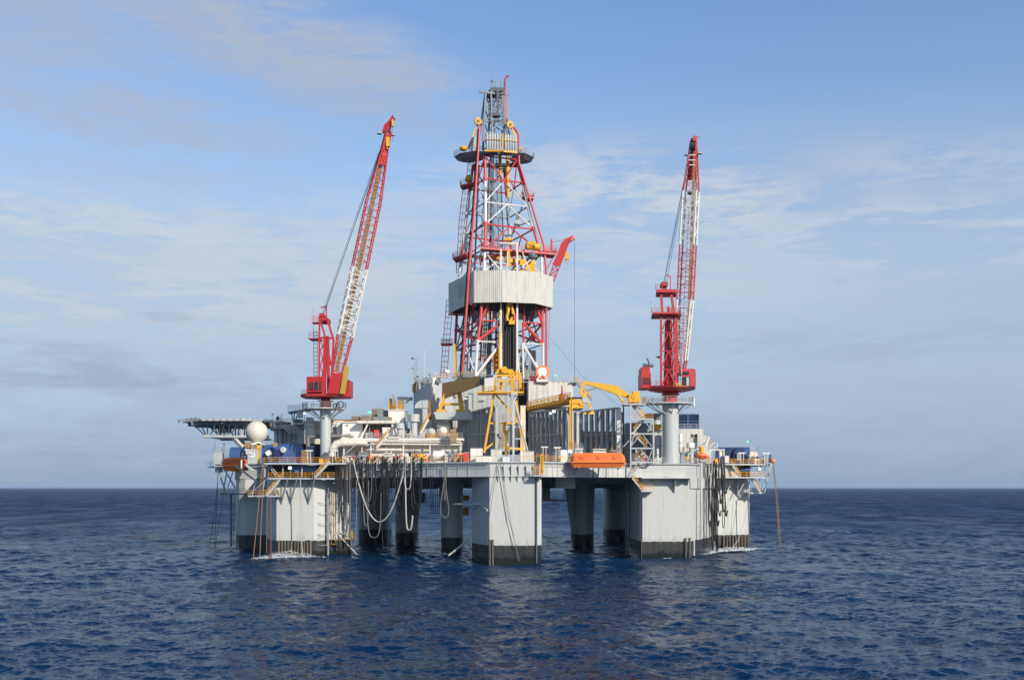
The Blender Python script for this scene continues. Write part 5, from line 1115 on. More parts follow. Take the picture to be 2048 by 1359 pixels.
link('column', MB().tube(P(1403.5, 912, 210), P(1403.5, 893, 210), .5, 12).fb(1400, 1408, 892, 894, 209.5, 1), YEL, t); link('arm', MB().beam(P(1375, 909, 209.5), P(1401, 892, 210), .3).beam(P(1400, 893, 210), P(1412, 884, 211), .3), paint('pale_blue', (0.30, 0.42, 0.48), .5, .2), t)
link('winch', MB().fb(1371, 1375, 904, 911, 209.6, .6).fb(1397, 1399, 899, 902, 209.6, .4), BLUE, t); link('control_box', MB().fb(1373, 1379, 912, 919, 209.4, .8).fb(1388, 1392, 914, 920, 209.4, .8), YEL, t)
t = thing('rescue_boat', 'small red rescue boat hanging by the right davit', 'boat', tuple(P(1405, 920, 208)))
a, b = X(1393, 208), X(1418, 208); prof = [(0, .15), (.08, .55), (.25, .85), (.5, .9), (.75, .6), (.92, .42), (1, .12)]; m = MB(); vs = []; k = 12
for f, r in prof:
    for j in range(k): th = 2 * math.pi * j / k; vs.append((a + (b - a) * f, 208 + r * .8 * math.cos(th), Z(911.5, 208) - (f - .3) * .35 + r * (.95 if math.sin(th) > 0 else .75) * math.sin(th)))
n_ = len(prof); m.add(vs, [(i * k + j, (i + 1) * k + j, (i + 1) * k + (j + 1) % k, i * k + (j + 1) % k) for i in range(n_ - 1) for j in range(k)] + [tuple(range(k)), tuple(range(n_ * k - 1, (n_ - 1) * k - 1, -1))])
link('hull', m, ORANGE, t, smooth=True); link('fender', MB().box(a + .5, b - .5, 207.1, 207.5, Z(912, 208), Z(911, 208)), RED, t)
# A-frame fairlead structure carrying the black hoses on the right
t = thing('hose_gantry', 'rusty pale frame carrying the black hose bundle near the far right column', 'frame', tuple(P(1440, 925, 222)))
m = MB()
for x_ in (1421, 1440, 1448): m.beam(P(x_, 928, 219), P(x_, 899, 219), .22)
m.beam(P(1420, 899, 219), P(1449, 899, 219), .25).beam(P(1412, 893, 220), P(1434, 893, 220), .12).path([P(1413, 896, 219), P(1430, 884, 219), P(1434, 886, 219), P(1434, 897, 219)], .12, 5).beam(P(1411, 893, 219), P(1418, 873, 219), .7, .4).beam(P(1411, 925, 219), P(1421, 900, 219), .2).beam(P(1420, 897, 219), P(1410, 918, 219), .2)
m.fb(1450, 1458, 911, 925, 218, 1.5).fb(1441, 1448, 899, 911, 219.2, 1); link('frame', m, WHITE, t)
link('sign_board', MB().fb(1429, 1438, 917, 927, 218.5, .3), YEL, t)
link('railing', MB().rail([P(1418, 892, 219), P(1428, 892, 219)], step=.6), RAILY, t)
# ------------------------------------------------------------------ mooring winches under half-round blue covers
def winch(px0, px1, ytop, D, label, r=1.6, discs=((0, 0),), ax=(1, 0, 0)):
    t = thing('mooring_winch', label, 'winch', (X((px0 + px1) / 2, D), D + r, DECK)); zt = Z(ytop, D); zc = zt - r; k = 12; vs = []
    for x_ in (X(px0, D), X(px1, D)):
        for j in range(k + 1): th = math.pi * j / k; vs.append((x_, D + r - r * math.cos(th), zc + r * math.sin(th)))
        vs += [(x_, D + 2 * r, DECK), (x_, D, DECK)]
    q = k + 3; m = MB().add(vs, [(j, q + j, q + (j + 1) % q, (j + 1) % q) for j in range(q)] + [tuple(range(q)), tuple(range(2 * q - 1, q - 1, -1))])
    link('cover', m, BLUE, t)
    return t
t = winch(538, 590, 886.5, 209, 'blue covered mooring winch on the left corner, nearest the left crane post', 1.9)
x_ = X(594, 207.6); vs = []
link('end_disc', MB().lathe((X(592, 210), 210.9, Z(903, 210)), [(.05, 0), (1.9, 0), (1.9, .5), (.05, .5)], 24, axis=(1, -.35, 0)).lathe((X(586, 210), 210.9, Z(901, 210)), [(1.6, 0), (1.9, 0), (1.9, .2), (1.6, .2)], 24, axis=(1, -.35, 0)), NAVY, t)
link('motor', MB().lathe(P(551.5, 889, 208), [(.05, 0), (.5, 0), (.5, .5), (.05, .5)], 14, axis=(0, -1, 0)), TAN, t)
link('gear_wheel', MB().lathe(P(567, 899, 208), [(.05, 0), (.62, 0), (.62, .4), (.35, .5), (.05, .5)], 16, axis=(0, -1, 0)), GREY, t)
link('bearing_block', MB().fb(548, 560, 897, 917, 207.9, .7).fb(552, 556, 902, 912, 207.8, .2), NAVY, t)
link('motor', MB().tube(P(533, 908, 207.5), P(541, 903, 207.5), .6, 12), WHITE, t)
t = winch(523, 537, 888, 212, 'short blue mooring winch cover behind the radome box', 1.8)
t = winch(458, 486, 893, 229, 'blue covered mooring winch at the far left corner behind the orange lifeboat', 1.9)
link('end_disc', MB().lathe((X(487, 228), 230, Z(905, 228)), [(.05, 0), (1.8, 0), (1.8, .4), (.05, .4)], 20, axis=(1, -.3, 0)), NAVY, t)
t = winch(1437, 1502, 893, 240, 'long blue covered mooring winch on the far right corner', 1.9)
for px in (1462, 1479):
    link('drum_end', MB().lathe((X(px, 233), 234.5, Z(911, 233)), [(.05, 0), (2.0, 0), (2.0, .7), (.05, .7)], 26, axis=(.55, -1, 0)), NAVY, t)
link('motor', MB().fb(1474, 1482, 905, 920, 232.5, 1), STEEL, t)
# bottom frames of the winches showing in the gap under the walkway
single('winch_base', MB().fb(578, 632, 932, 941, 206.5, 2).fb(590, 598, 928, 945, 206.3, 1).fb(625, 632, 930, 950, 207, 1), BLUE, 'blue winch frame showing between the two left walkways', 'winch base')
single('winch_base', MB().tube(P(1480, 939, 231), P(1500, 939, 231), .45, 10), BLUE, 'blue winch roller showing between the two right walkways', 'winch base', smooth=True)
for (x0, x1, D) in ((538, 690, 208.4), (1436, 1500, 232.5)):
    m = MB().fb(x0, x1, 930, 953, D, .3); link('recess_shade_panel', m, SHADE_BLACK, rig)  # near-black panel painted as the shade between the walkway decks
# control cabins with light frames at both outer corners
def cabin(x0, x1, y0, D, label, mat=GREY):
    t = thing('control_cabin', label, 'cabin', (X((x0 + x1) / 2, D), D, DECK)); link('wall', MB().db(x0, x1, y0, D, 2.4), mat, t); zt = Z(y0, D)
    link('railing', MB().rail([(X(x0, D), D, zt), (X(x1, D), D, zt), (X(x1, D), D + 2.4, zt)], step=.9, h=1.3, bars=4), RAILG, t); return t
t = cabin(428, 444, 904, 233, 'small grey lookout cabin with railed roof at the far left'); link('dish', MB().tube(P(448, 905, 233), P(448, 886, 233), .05, 5).sphere(P(448, 887, 233), .35, 8, 6, .4), RUST, t)
link('antenna', MB().tube(P(427, 905, 233), P(428, 888, 233), .05, 4).tube(P(431, 900, 233), P(430.5, 880, 233), .04, 4), DSTEEL, t)
link('lower_panel', MB().fb(430, 442, 928, 944, 233, 1.5), GREY, t)
t = cabin(1500, 1516, 903, 236, 'small pale lookout cabin with railed roof at the far right', WHITE)
gear('white storage box below the far right lookout cabin', 1499, 1511, 908, 233, 2, WHITE, 'box', 'storage_box')
# radome on its box
t = thing('radome', 'big white golf-ball radome on a grey equipment box at the left', 'radome', (X(502, 210), 211, DECK))
link('dome', MB().sphere((X(511, 211), 212, Z(863, 211)), 2.33, 32, 20), CREAM, t, smooth=True)
m = MB(); c = Vector((X(511, 211), 212, Z(863, 211)))
for ax in ((0, 0, 1), (1, 0, 0), (.7, .7, 0)):
    x, y = MB()._frame(c, c + Vector(ax)); m.path([c + (x * math.cos(q) + y * math.sin(q)) * 2.335 for q in [2 * math.pi * i / 40 for i in range(41)]], .018, 4)
link('seam', m, GREY, t)
link('pedestal', MB().tube((c.x, c.y, c.z - 2.5), (c.x, c.y, c.z - 1.9), .95, 18).tube((c.x, c.y, Z(900, 211)), (c.x, c.y, c.z - 2.4), .35, 8).fb(502, 525, 886, 889, 209.6, 2.6), WHITE, t)
m = MB()
for px in (496, 503, 508, 514, 519): m.tube(P(px, 901, 209.8), P(px, 886, 209.8), .12, 6)
m.fb(490, 500, 884, 894, 209.8, .6).fb(505, 512, 893, 900, 209.8, .6); link('bracket', m, TAN, t)
link('box', MB().prism([(X(492, 210), 212), (X(495, 209.5), 209.5), (X(514, 209.5), 209.5), (X(514, 212), 212)], DECK, Z(897.5, 209.5)), GREY, t)
link('notice', MB().fb(497.5, 510, 904, 914, 209.4, .08), WCLEAN, t); link('notice_mark', MB().fb(499, 502, 907, 910, 209.37, .04).fb(503.5, 508, 906, 907, 209.37, .04).fb(503.5, 507, 908.5, 909.5, 209.37, .04), BLUE, t)
link('ladder', MB().fb(515, 519, 887, 928, 209.7, .2).fb(513, 521, 886, 897, 209.6, .3), YEL, t)
single('white_marker_post', MB().fb(481.5, 484, 919, 936, 207, .25), WCLEAN, 'short white upright bar hung at the walkway left of the radome box', 'post')
# lifeboats
def lifeboat(px0, px1, y0, y1, D, w, label, sharp=.10, keel=True):
    t = thing('lifeboat', label, 'lifeboat', tuple(P((px0 + px1) / 2, y1, D + w / 2))); a, b = X(px0, D), X(px1, D); zt, zb_l = Z(y0, D), Z(y1, D); h = zt - zb_l; L = b - a
    st_ = [(0, .45, .18, .72), (.02, .66, .10, .84), (sharp, .95, 0.03, .97), (.5, 1, 0, 1), (1 - sharp * 1.6, .97, .02, .98), (.975, .78, .08, .82), (1, .45, .22, .62)]
    def sec(f, wv, zl, zh):
        x = a + L * f; cy_ = D + w / 2; hw = w / 2 * wv; zl = zb_l + h * zl; zh = zb_l + h * zh
        return [(x, cy_ - hw * .55, zl), (x, cy_ - hw * .95, zb_l + h * .34), (x, cy_ - hw * 1.0, zb_l + h * .38), (x, cy_ - hw * .9, zb_l + h * .44), (x, cy_ - hw * .88, zl + (zh - zl) * .80), (x, cy_ - hw * .45, zh),
                (x, cy_ + hw * .45, zh), (x, cy_ + hw * .88, zl + (zh - zl) * .80), (x, cy_ + hw * .9, zb_l + h * .44), (x, cy_ + hw, zb_l + h * .38), (x, cy_ + hw * .95, zb_l + h * .34), (x, cy_ + hw * .55, zl)]
    vs = []; k = 12
    for s_ in st_: vs += sec(*s_)
    n_ = len(st_); m = MB().add(vs, [(i * k + j, (i + 1) * k + j, (i + 1) * k + (j + 1) % k, i * k + (j + 1) % k) for i in range(n_ - 1) for j in range(k)] + [tuple(range(k)), tuple(range(n_ * k - 1, (n_ - 1) * k - 1, -1))])
    link('hull', m, ORANGE, t)
    m = MB()
    for i in range(2, 27): x = a + L * i / 28; m.box(x - .02, x + .02, D + w * .05, D + w * .075, zb_l + h * .45, zb_l + h * .82)
    link('panel_seam', m, paint('deep_orange_' + 'seam' if False else 'deep_orange', (.62, .10, .02), .5, .1), t)
    link('rubbing_strake', MB().box(a + .1, b - .1, D - .06, D + .05, zb_l + h * .34, zb_l + h * .41), ORANGE, t)
    m = MB()
    for f in (.2, .5, .8): m.box(a + L * f - .35, a + L * f + .35, D + w * .02, D + w * .07, zb_l + h * .56, zb_l + h * .76)
    link('side_hatch', m, DEEP, t); m = MB()
    for f in (.12, .88): m.box(a + L * f - .12, a + L * f + .12, D + w * .4, D + w * .6, zt - .05, zt + .35)
    link('lifting_hook', m, STEEL, t)
    return t
DEEP = paint('hatch_orange', (.70, .13, .03), .5, .2)
t = lifeboat(1142, 1252, 904.5, 934.5, 190.5, 3.0, 'long bright orange enclosed lifeboat hung along the front deck edge', .05)
m = MB()
for px in (1158, 1236): m.beam(P(px, 938, 193.5), P(px, 902, 194.5), .3).beam(P(px, 934.6, 190.8), P(px, 936, 197), .25)
for px in (1149, 1186, 1212): m.beam(P(px, 934.6, 190.8), P(px, 956, 198), .18)
link('cradle', m, STEEL, t)
t = lifeboat(443, 492, 914, 942, 222, 3.2, 'darker orange lifeboat stowed at the left corner beneath the radome', .18)
link('cradle', MB().beam(P(450, 942, 224), P(446, 905, 224), .3).beam(P(485, 942, 224), P(485, 905, 224), .3), DSTEEL, t)
# bulb-shaped life ring container at the far right tip
t = thing('float_drum', 'small round orange float hung at the far right tip of the walkway', 'float', tuple(P(1546, 925, 230))); link('ball', MB().sphere(P(1546, 921, 229.5), .55, 14, 10), ORANGE, t, smooth=True); link('band', MB().lathe(P(1546, 921, 229.5), [(.56, -.05), (.58, 0), (.56, .05)], 14), WHITE, t)
single('deck_winch', MB().fb(1539.5, 1543, 912, 924, 230, .8).sphere(P(1541, 911, 230.3), .3, 8, 6), DSTEEL, 'dark upright deck fitting beside the small orange float', 'fitting')

# ------------------------------------------------------------------ helideck
hd = thing('helideck', 'octagonal helicopter deck on a lattice of grey struts at the far left', 'helideck', (X(470, 240), 240, DECK))
hx, hy, hr, hz = X(468, 240), 240.0, 11.6, 30.2
oc = [(hx + hr * math.cos(R(22.5 + 45 * i)), hy + hr * math.sin(R(22.5 + 45 * i))) for i in range(8)]
link('deck_plate', MB().prism(oc, hz - .45, hz), GREY, hd)
m = MB(); oc2 = [(hx + (hr + 1.4) * math.cos(R(22.5 + 45 * i)), hy + (hr + 1.4) * math.sin(R(22.5 + 45 * i))) for i in range(8)]
for i in range(8):
    j = (i + 1) % 8; a0, a1 = Vector((*oc[i], hz - .25)), Vector((*oc[j], hz - .25)); b0, b1 = Vector((*oc2[i], hz + .12)), Vector((*oc2[j], hz + .12)); m.beam(b0, b1, .12); m.beam(a0.lerp(b0, .5), a1.lerp(b1, .5), .05)
    for k in range(7): f = k / 6; m.beam(a0.lerp(a1, f), b0.lerp(b1, f), .08)
link('safety_net', m, RAILG, hd)
m = MB()
for dy in (-7.5, -2.5, 2.5, 7.5): w_ = math.sqrt(max(0, (hr * .97) ** 2 - dy * dy)) * .93; m.box(hx - w_, hx + w_, hy + dy - .15, hy + dy + .15, hz - 1.25, hz - .453)
for dx in (-8, -4, 0, 4, 8): w_ = math.sqrt(max(0, (hr * .97) ** 2 - dx * dx)) * .9; m.box(hx + dx - .12, hx + dx + .12, hy - w_, hy + w_, hz - 1.05, hz - .455)
link('deck_beams', m, STEEL, hd)
m = MB(); zl = Z(874, 236)
for D in (233.5, 247):
    m.tube((X(417, 237), D, zl), (X(545, 237), D, zl), .3, 8)
    for a, b in ((422, 396), (423, 410), (424, 424), (428, 440), (447, 435), (447, 448), (452, 455), (466, 452), (466, 466), (468, 482), (492, 480), (492, 496), (500, 512), (484, 500)):
        m.tube((X(a, 237), D, zl), (X(b, 237), D, hz - 1.0), .17, 6)
for px in (424, 447, 466, 492, 512): m.tube((X(px, 237), 233.5, zl), (X(px, 237), 247, zl), .2, 6)
link('support_truss', m, GREY, hd)
link('prop', MB().beam(P(466, 874, 235), P(495, 905, 228), .75).beam(P(480, 876, 244), P(500, 905, 236), .6), WHITE, hd)
m = MB()
for px, py in ((358, 843), (366, 841), (381, 840), (383, 836), (392, 841)): m.tube(P(px, 848, 240), P(px, py, 240), .07, 5); m.sphere(P(px, py, 240), .22, 8, 5)
m.rail([P(372, 847, 239), P(392, 843, 237)], h=1.0, step=.8)
link('landing_light', m, DSTEEL, hd)
m = MB()
for px in range(400, 545, 14): m.sphere(P(px, 841.5, 229.2), .2, 6, 4)
link('edge_light', m, DSTEEL, hd)
link('wind_sock_pole', MB().tube(P(545, 842, 230), P(544, 827, 230), .05, 5).fb(544, 548, 827, 829, 230, .2), DSTEEL, hd)
link('hanging_shed', MB().fb(436, 455, 850, 864, 240, 3), BROWN, hd)

# ------------------------------------------------------------------ accommodation and machinery houses on the left
ah = thing('accommodation_block', 'white living quarters behind the left crane post, its left part in deep shade', 'deck house', (X(620, 224), 224, DECK))
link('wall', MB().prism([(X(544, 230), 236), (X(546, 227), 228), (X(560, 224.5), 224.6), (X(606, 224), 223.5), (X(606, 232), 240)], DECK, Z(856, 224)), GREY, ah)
m = MB()
for px in (556, 565, 573, 583, 592): m.box(X(px, 224) - .06, X(px, 224) + .06, 223.2, 223.45 + .9, DECK, Z(858, 224))
link('wall_rib', m, STEEL, ah)
link('curved_eave', MB().prism([(X(540, 230), 236), (X(536, 226), 228), (X(550, 223), 222), (X(608, 222), 221.4), (X(608, 232), 240)], [Z(858, 224)] * 5, [Z(850, 224)] * 5), STEEL, ah)
link('railing', MB().rail([P(548, 849, 222.4), P(584, 846, 222)], step=1.1).rail([P(584, 846, 222), P(606, 845, 221.5)], step=1), RAILG, ah)
m = MB()
for i in range(6): m.beam(P(560 + i * 5.5, 848, 221.5), P(579 + i * 5.5, 866, 221), .14)
link('raking_strut', m, WHITE, ah)
link('landing', MB().fb(584, 606, 845, 847.5, 219.5, 4), WHITE, ah)
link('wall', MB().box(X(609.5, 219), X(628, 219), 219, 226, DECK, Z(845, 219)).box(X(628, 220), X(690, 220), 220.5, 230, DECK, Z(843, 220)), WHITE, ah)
link('cornice', MB().box(X(608, 219), X(629, 219), 218.6, 219, Z(852, 219), Z(849.5, 219)).box(X(605, 220), X(686, 220), 219.6, 230, Z(844, 220), Z(841, 220)), WHITE, ah)
link('undercroft_shade_block', MB().box(X(600, 217), X(660, 217), 217.5, 219, DECK, Z(887, 217)), SHADE_BLACK, ah)  # solid block coloured near-black in place of shade below the quarters
m = MB(); m.path([P(616, 915, 216), P(616, 877, 216), P(618, 874, 216), P(622, 873, 216), P(700, 871, 214), P(704, 873, 214), P(705, 881, 214)], .42, 10); link('big_pipe', m, paint('brown_grey_pipe', (.22, .20, .18), .6, .3, .2), ah, smooth=True)
link('vent_stack', MB().tube(P(667, 860, 218), P(667, 847, 218), .5, 10).sphere(P(667, 866, 218), .7, 10, 8).sphere(P(667, 847, 218), .75, 10, 6, .5), WHITE, ah, smooth=True)
for px0, px1, y0, mat, nm in ((652, 700, 838, BROWN, 'roof_locker'), (540, 553, 845, BROWN, 'roof_locker'), (556, 578, 843, BROWN, 'roof_locker'), (588, 602, 838, DSTEEL, 'roof_locker'), (612, 625, 834, WHITE, 'roof_locker')):
    link(nm, MB().db(px0, px1, y0, 223, 2, Z(852, 223)), mat, ah)
m = MB()
for px, y1 in ((556, 828), (561, 832), (564, 826), (570, 838), (547, 838), (598, 836)): m.tube(P(px, 850, 223), P(px, y1, 223), .06, 5)
m.sphere(P(555.5, 836, 223), .45, 8, 6); link('antenna', m, DSTEEL, ah)
link('mushroom_vent', MB().tube(P(600, 834, 218), P(600, 822, 218), .7, 14, .62), GREY, ah, smooth=True)
lamp_post(609, 880, 826, 217, 'tall thin lamp mast with a lit lens left of the left crane post', LAMP)

mh = thing('machinery_house', 'long white machinery house with a flat walkway roof behind the hanging hoses', 'deck house', (X(800, 212), 212, DECK))
zr = Z(876.5, 211)
link('wall', MB().box(X(684, 212), X(924, 212), 212, 226, DECK, zr - .5), WHITE, mh)
link('roof_edge', MB().box(X(682, 210), X(928, 210), 209.3, 227, zr - .45, zr), WCLEAN, mh)
link('fascia_bracket', MB().box(X(682, 210), X(928, 210), 209.9, 211.9, zr - .9, zr - .46), BROWN, mh)
m = MB(); m.path([P(700, 881.5, 209), P(922, 883.5, 209)], .16, 7); m.path([P(740, 887, 209.4), P(925, 888, 209.4)], .22, 7).path([P(737, 899, 209.6), P(804, 899, 209.6)], .3, 8).path([P(700, 889, 209.6), P(760, 889, 209.6)], .16, 7)
link('pipe_run', m, WHITE, mh, smooth=True)
m = MB()
for px in (688, 724, 742, 807, 860, 921): m.box(X(px, 209.6) - .12, X(px, 209.6) + .12, 209.5, 209.8, DECK, zr - .46)
link('roof_post', m, WHITE, mh)
m = MB()
for px in (700, 732, 756, 783, 845, 893): m.box(X(px, 212) - .03, X(px, 212) + .03, 211.93, 211.99, DECK, zr - 1)
link('wall_seam', m, STEEL, mh)
link('door', MB().fb(810, 816, 903, 912, 211.9, .09).fb(829, 836, 902, 912, 211.9, .09), WHITE, mh)
link('window', MB().fb(817, 822, 903.5, 911.5, 209.5, .5), SHADE_BLACK, mh)
link('door', MB().fb(712, 718, 902, 912, 211.85, .12), DSTEEL, mh)
link('railing', MB().rail([P(684, 876.5, 209.5), P(812, 876.5, 209.5)], step=1.3).rail([P(812, 876.5, 209.5), P(925, 876.5, 209.5)], step=1.3), RAILG, mh)
link('railing', MB().rail([P(850, 876.5, 209.6), P(916, 876.5, 209.6)], step=1.2, h=1.2), RAILY, mh)
stair(P(777, 867, 208.6), P(753, 896, 208.6), 1.0, WHITE, mh)
m = MB(); m.path([P(664, 912, 209), P(664, 905, 209), P(666, 895, 209), P(673, 887, 209), P(684, 885, 209), P(726, 885, 209.3), P(735, 887, 209.3)], [.8] * 3 + [.82, .8, .7, .6], 16); link('air_duct', m, CREAM, mh, smooth=True)
m = MB(); m.path([P(693, 905, 208), P(712, 888, 208), P(745, 888, 208), P(748, 895, 208)], .1, 5); m.path([P(655, 898, 207.5), P(675, 896, 207.5), P(676, 915, 207.5)], .12, 6); link('guard_hoop', m, RAILG, mh)
# white block and canopy on that roof
link('roof_room', MB().box(X(685, 214), X(725, 214), 214, 221, zr + .003, Z(842.5, 214)).box(X(672, 215), X(685.2, 215), 216, 221, zr + .003, Z(843, 214)), WCLEAN, mh)
link('roof_room_edge', MB().box(X(680, 213), X(725.5, 213), 213.7, 221.3, Z(844.5, 213.7), Z(842.5, 213.7)), WHITE, mh)
link('vent_hole', MB().tube(P(694.5, 849, 213.9), P(694.5, 849, 213.6), .16, 8), DSTEEL, mh)
link('canopy_roof', MB().box(X(715, 212), X(791, 212), 211.5, 221, Z(846, 212), Z(841, 212)), WHITE, mh)
link('canopy_back', MB().box(X(725, 217), X(785, 217), 218, 220.9, zr + .004, Z(846, 216)), STEEL, mh)
link('canopy_shade_block', MB().box(X(725.5, 214), X(729, 214), 214.3, 218, zr + .004, Z(846.5, 214)), SHADE_BLACK, mh)  # near-black block paints the shade behind the canopy
link('canopy_brace', MB().beam(P(724, 873, 212), P(736, 846, 212), .28).beam(P(784, 846, 212), P(793, 870, 212), .3).beam(P(784, 846, 212), P(785, 868, 212), .2), WCLEAN, mh)
link('locker', MB().fb(748, 758, 859, 873, 213, 1.2), PINK, mh)
link('locker', MB().fb(765, 784, 856, 872, 212.4, 2).prism([(X(764, 212.3), 212.3), (X(785, 212.3), 212.3), (X(785, 212.3), 214.5), (X(764, 212.3), 214.5)], Z(856, 212), Z(854, 212)), WCLEAN, mh)
link('round_cover', MB().lathe(P(772, 868, 212.2), [(.05, -.05), (.55, -.05), (.55, .1), (.05, .1)], 16, axis=(0, -1, 0)), GREY, mh)
link('sign_plate', MB().fb(744, 748, 855, 858, 217.8, .1).fb(752, 757, 855, 857, 217.8, .1), WCLEAN, mh)
link('roof_platform', MB().box(X(778, 211), X(800, 211), 209.0, 211, Z(876.4, 210), Z(873, 210)), YEL if False else WHITE, mh)
lamp_post(739, 878, 824, 213, 'tall thin post with a green lamp head in front of the canopy', GLAMP, hr=.36)
# roof clutter above
gear('mustard grating crate on the canopy roof', 746, 781, 833, 215, 3, paint('mustard_crate', (.33, .23, .06), .7, .3, .2), 'crate', 'crate', 4, zb=Z(841, 212))
gear('brown barred locker on the roof left of the mustard crate', 722, 744, 829.5, 218, 3, BROWN, 'locker', 'locker', 3, zb=Z(841, 212))
gear('rusty low crate at the left end of the white roof', 703, 717, 832, 217, 3, RUST, 'crate', 'crate', 2, zb=Z(842.5, 214))
gear('grey folded machine between mustard crate and white tower', 755, 776, 820, 222, 3, STEEL, 'machine', 'machinery', 2, zb=Z(834, 220))
gear('tan low machine on the roof beyond the mustard crate', 744, 764, 817, 226, 3, BROWN, 'machine', 'machinery', 3, zb=Z(834, 224))
t = thing('white_tower', 'tall white deck room with railed roof between the canopy and the grey vents', 'deck house', (X(793, 220), 220, zr))
link('wall', MB().box(X(776.5, 218), X(808.5, 218), 218, 225, zr + .005, Z(820, 218)), WCLEAN, t); link('roof_edge', MB().box(X(775.5, 218), X(809.5, 218), 217.8, 225.2, Z(820, 218), Z(818, 218)), WHITE, t)
link('railing', MB().rail([P(777, 818, 218.1), P(808, 818, 218.1)], step=.9, h=1.1), RAILY, t)
m = MB().fb(778, 784, 796, 818, 220, 1).fb(785, 790, 808, 818, 220, 1).fb(796, 806, 800, 818, 221, 2).path([P(788, 818, 219), P(788, 795, 219), P(786, 788, 219)], .15, 6).path([P(791, 818, 219), P(791, 799, 219)], .12, 6); link('roof_gear', m, TAN, t)
# grey mushroom vents and gooseneck duct
def mush(px, yt, ym, w, ws, D, label):
    t = thing('mushroom_vent', label, 'vent', (X(px, D), D, zr), 'mushroom vents on the machinery house roof'); rr = w / 2 * D / F; rs_ = ws / 2 * D / F; z0, z1 = Z(ym, D), Z(yt, D)
    link('hood', MB().lathe((X(px, D), D, z0), [(rs_, -.05), (rr, 0), (rr, z1 - z0 - .08), (rr - .08, z1 - z0), (.05, z1 - z0 + .05)], 24), GREY, t, smooth=True)
    link('stem', MB().tube((X(px, D), D, zr), (X(px, D), D, z0), rs_, 16), GREY, t, smooth=True)
mush(828, 828, 843, 22.5, 14, 211, 'large grey mushroom vent right of the white tower'); mush(799.5, 846, 857, 18.5, 11, 210.6, 'lower grey mushroom vent in front of the white tower')
t = thing('gooseneck_duct', 'pale quarter-round gooseneck air duct against the shaded drill floor wall', 'duct', (X(850, 213), 213, zr)); m = MB(); D = 213
pts = [P(829, 815.5, D)] + [P(856 - 27 * math.cos(R(a_)) * 1.0 if a_ < 90 else 856, 815.5 - 16.5 * math.sin(R(a_)), D) for a_ in (15, 30, 45, 60, 75)] + [P(843, 799.3, D), P(856, 799, D), P(856, 815.5, D)]
pts = [P(829, 815.5, D), P(830, 810.5, D), P(832.5, 806, D), P(836.5, 802.3, D), P(842, 800, D), P(856, 799.3, D), P(856, 815.5, D)]
link('hood', m.plate(pts, (0, 2.4, 0)), GREY, t); link('stem', MB().box(X(845, D), X(855, D), D + .2, D + 2.2, zr, Z(815.5, D)), GREY, t); link('side_panel', MB().box(X(856.2, D), X(861, D), D + .3, D + 2.6, Z(838, D), Z(800.5, D)), BROWN, t); link('seam', MB().tube(P(843.5, 800, D - .05), P(846, 815, D - .05), .05, 4), STEEL, t)
t = thing('round_tank', 'grey ball-topped tank on a bright yellow cradle on the machinery roof', 'tank', tuple(P(863, 876, 210.5))); link('tank', MB().sphere(P(862.5, 864, 211.2), .92, 18, 12), GREY, t, smooth=True); link('cradle', MB().fb(854.5, 871, 868.5, 876, 210.2, 1.8), YEL, t)
t = thing('round_tank', 'white capsule tank at the right end of the machinery roof', 'tank', tuple(P(888, 876, 212))); link('tank', MB().sphere(P(886, 862, 211.5), 1.1, 16, 12), WHITE, t, smooth=True); link('back_panel', MB().fb(874, 899, 846, 872, 213.5, 2), WHITE, t); link('piping', MB().path([P(874, 852, 211), P(896, 853, 211), P(896, 870, 211)], .15, 6).path([P(880, 874, 210.8), P(880, 860, 210.8), P(892, 858, 210.8)], .12, 6).fb(884, 896, 868, 876, 211, 1), STEEL, t)
gear('dark tangle of pipework below the large mushroom vent', 812, 832, 856, 213, 2, STEEL, 'pipework', 'pipework', 5, zb=zr)
gear('dark machinery left of the yellow portal foot', 862, 905, 838, 220, 4, DSTEEL, 'machinery', 'machinery', 4, zb=zr)
stair(P(857, 838, 210.5), P(841, 866, 210.5), .9, WHITE, mh)
link('railing', MB().rail([P(857, 838, 211), P(900, 838, 212)], step=1.2, h=1.3), RAILY, mh)
gear('tan control stand at the left rack foot', 900, 912, 858, 206, 1.5, TAN, 'stand', 'control_stand', 3, zb=zr - 1)
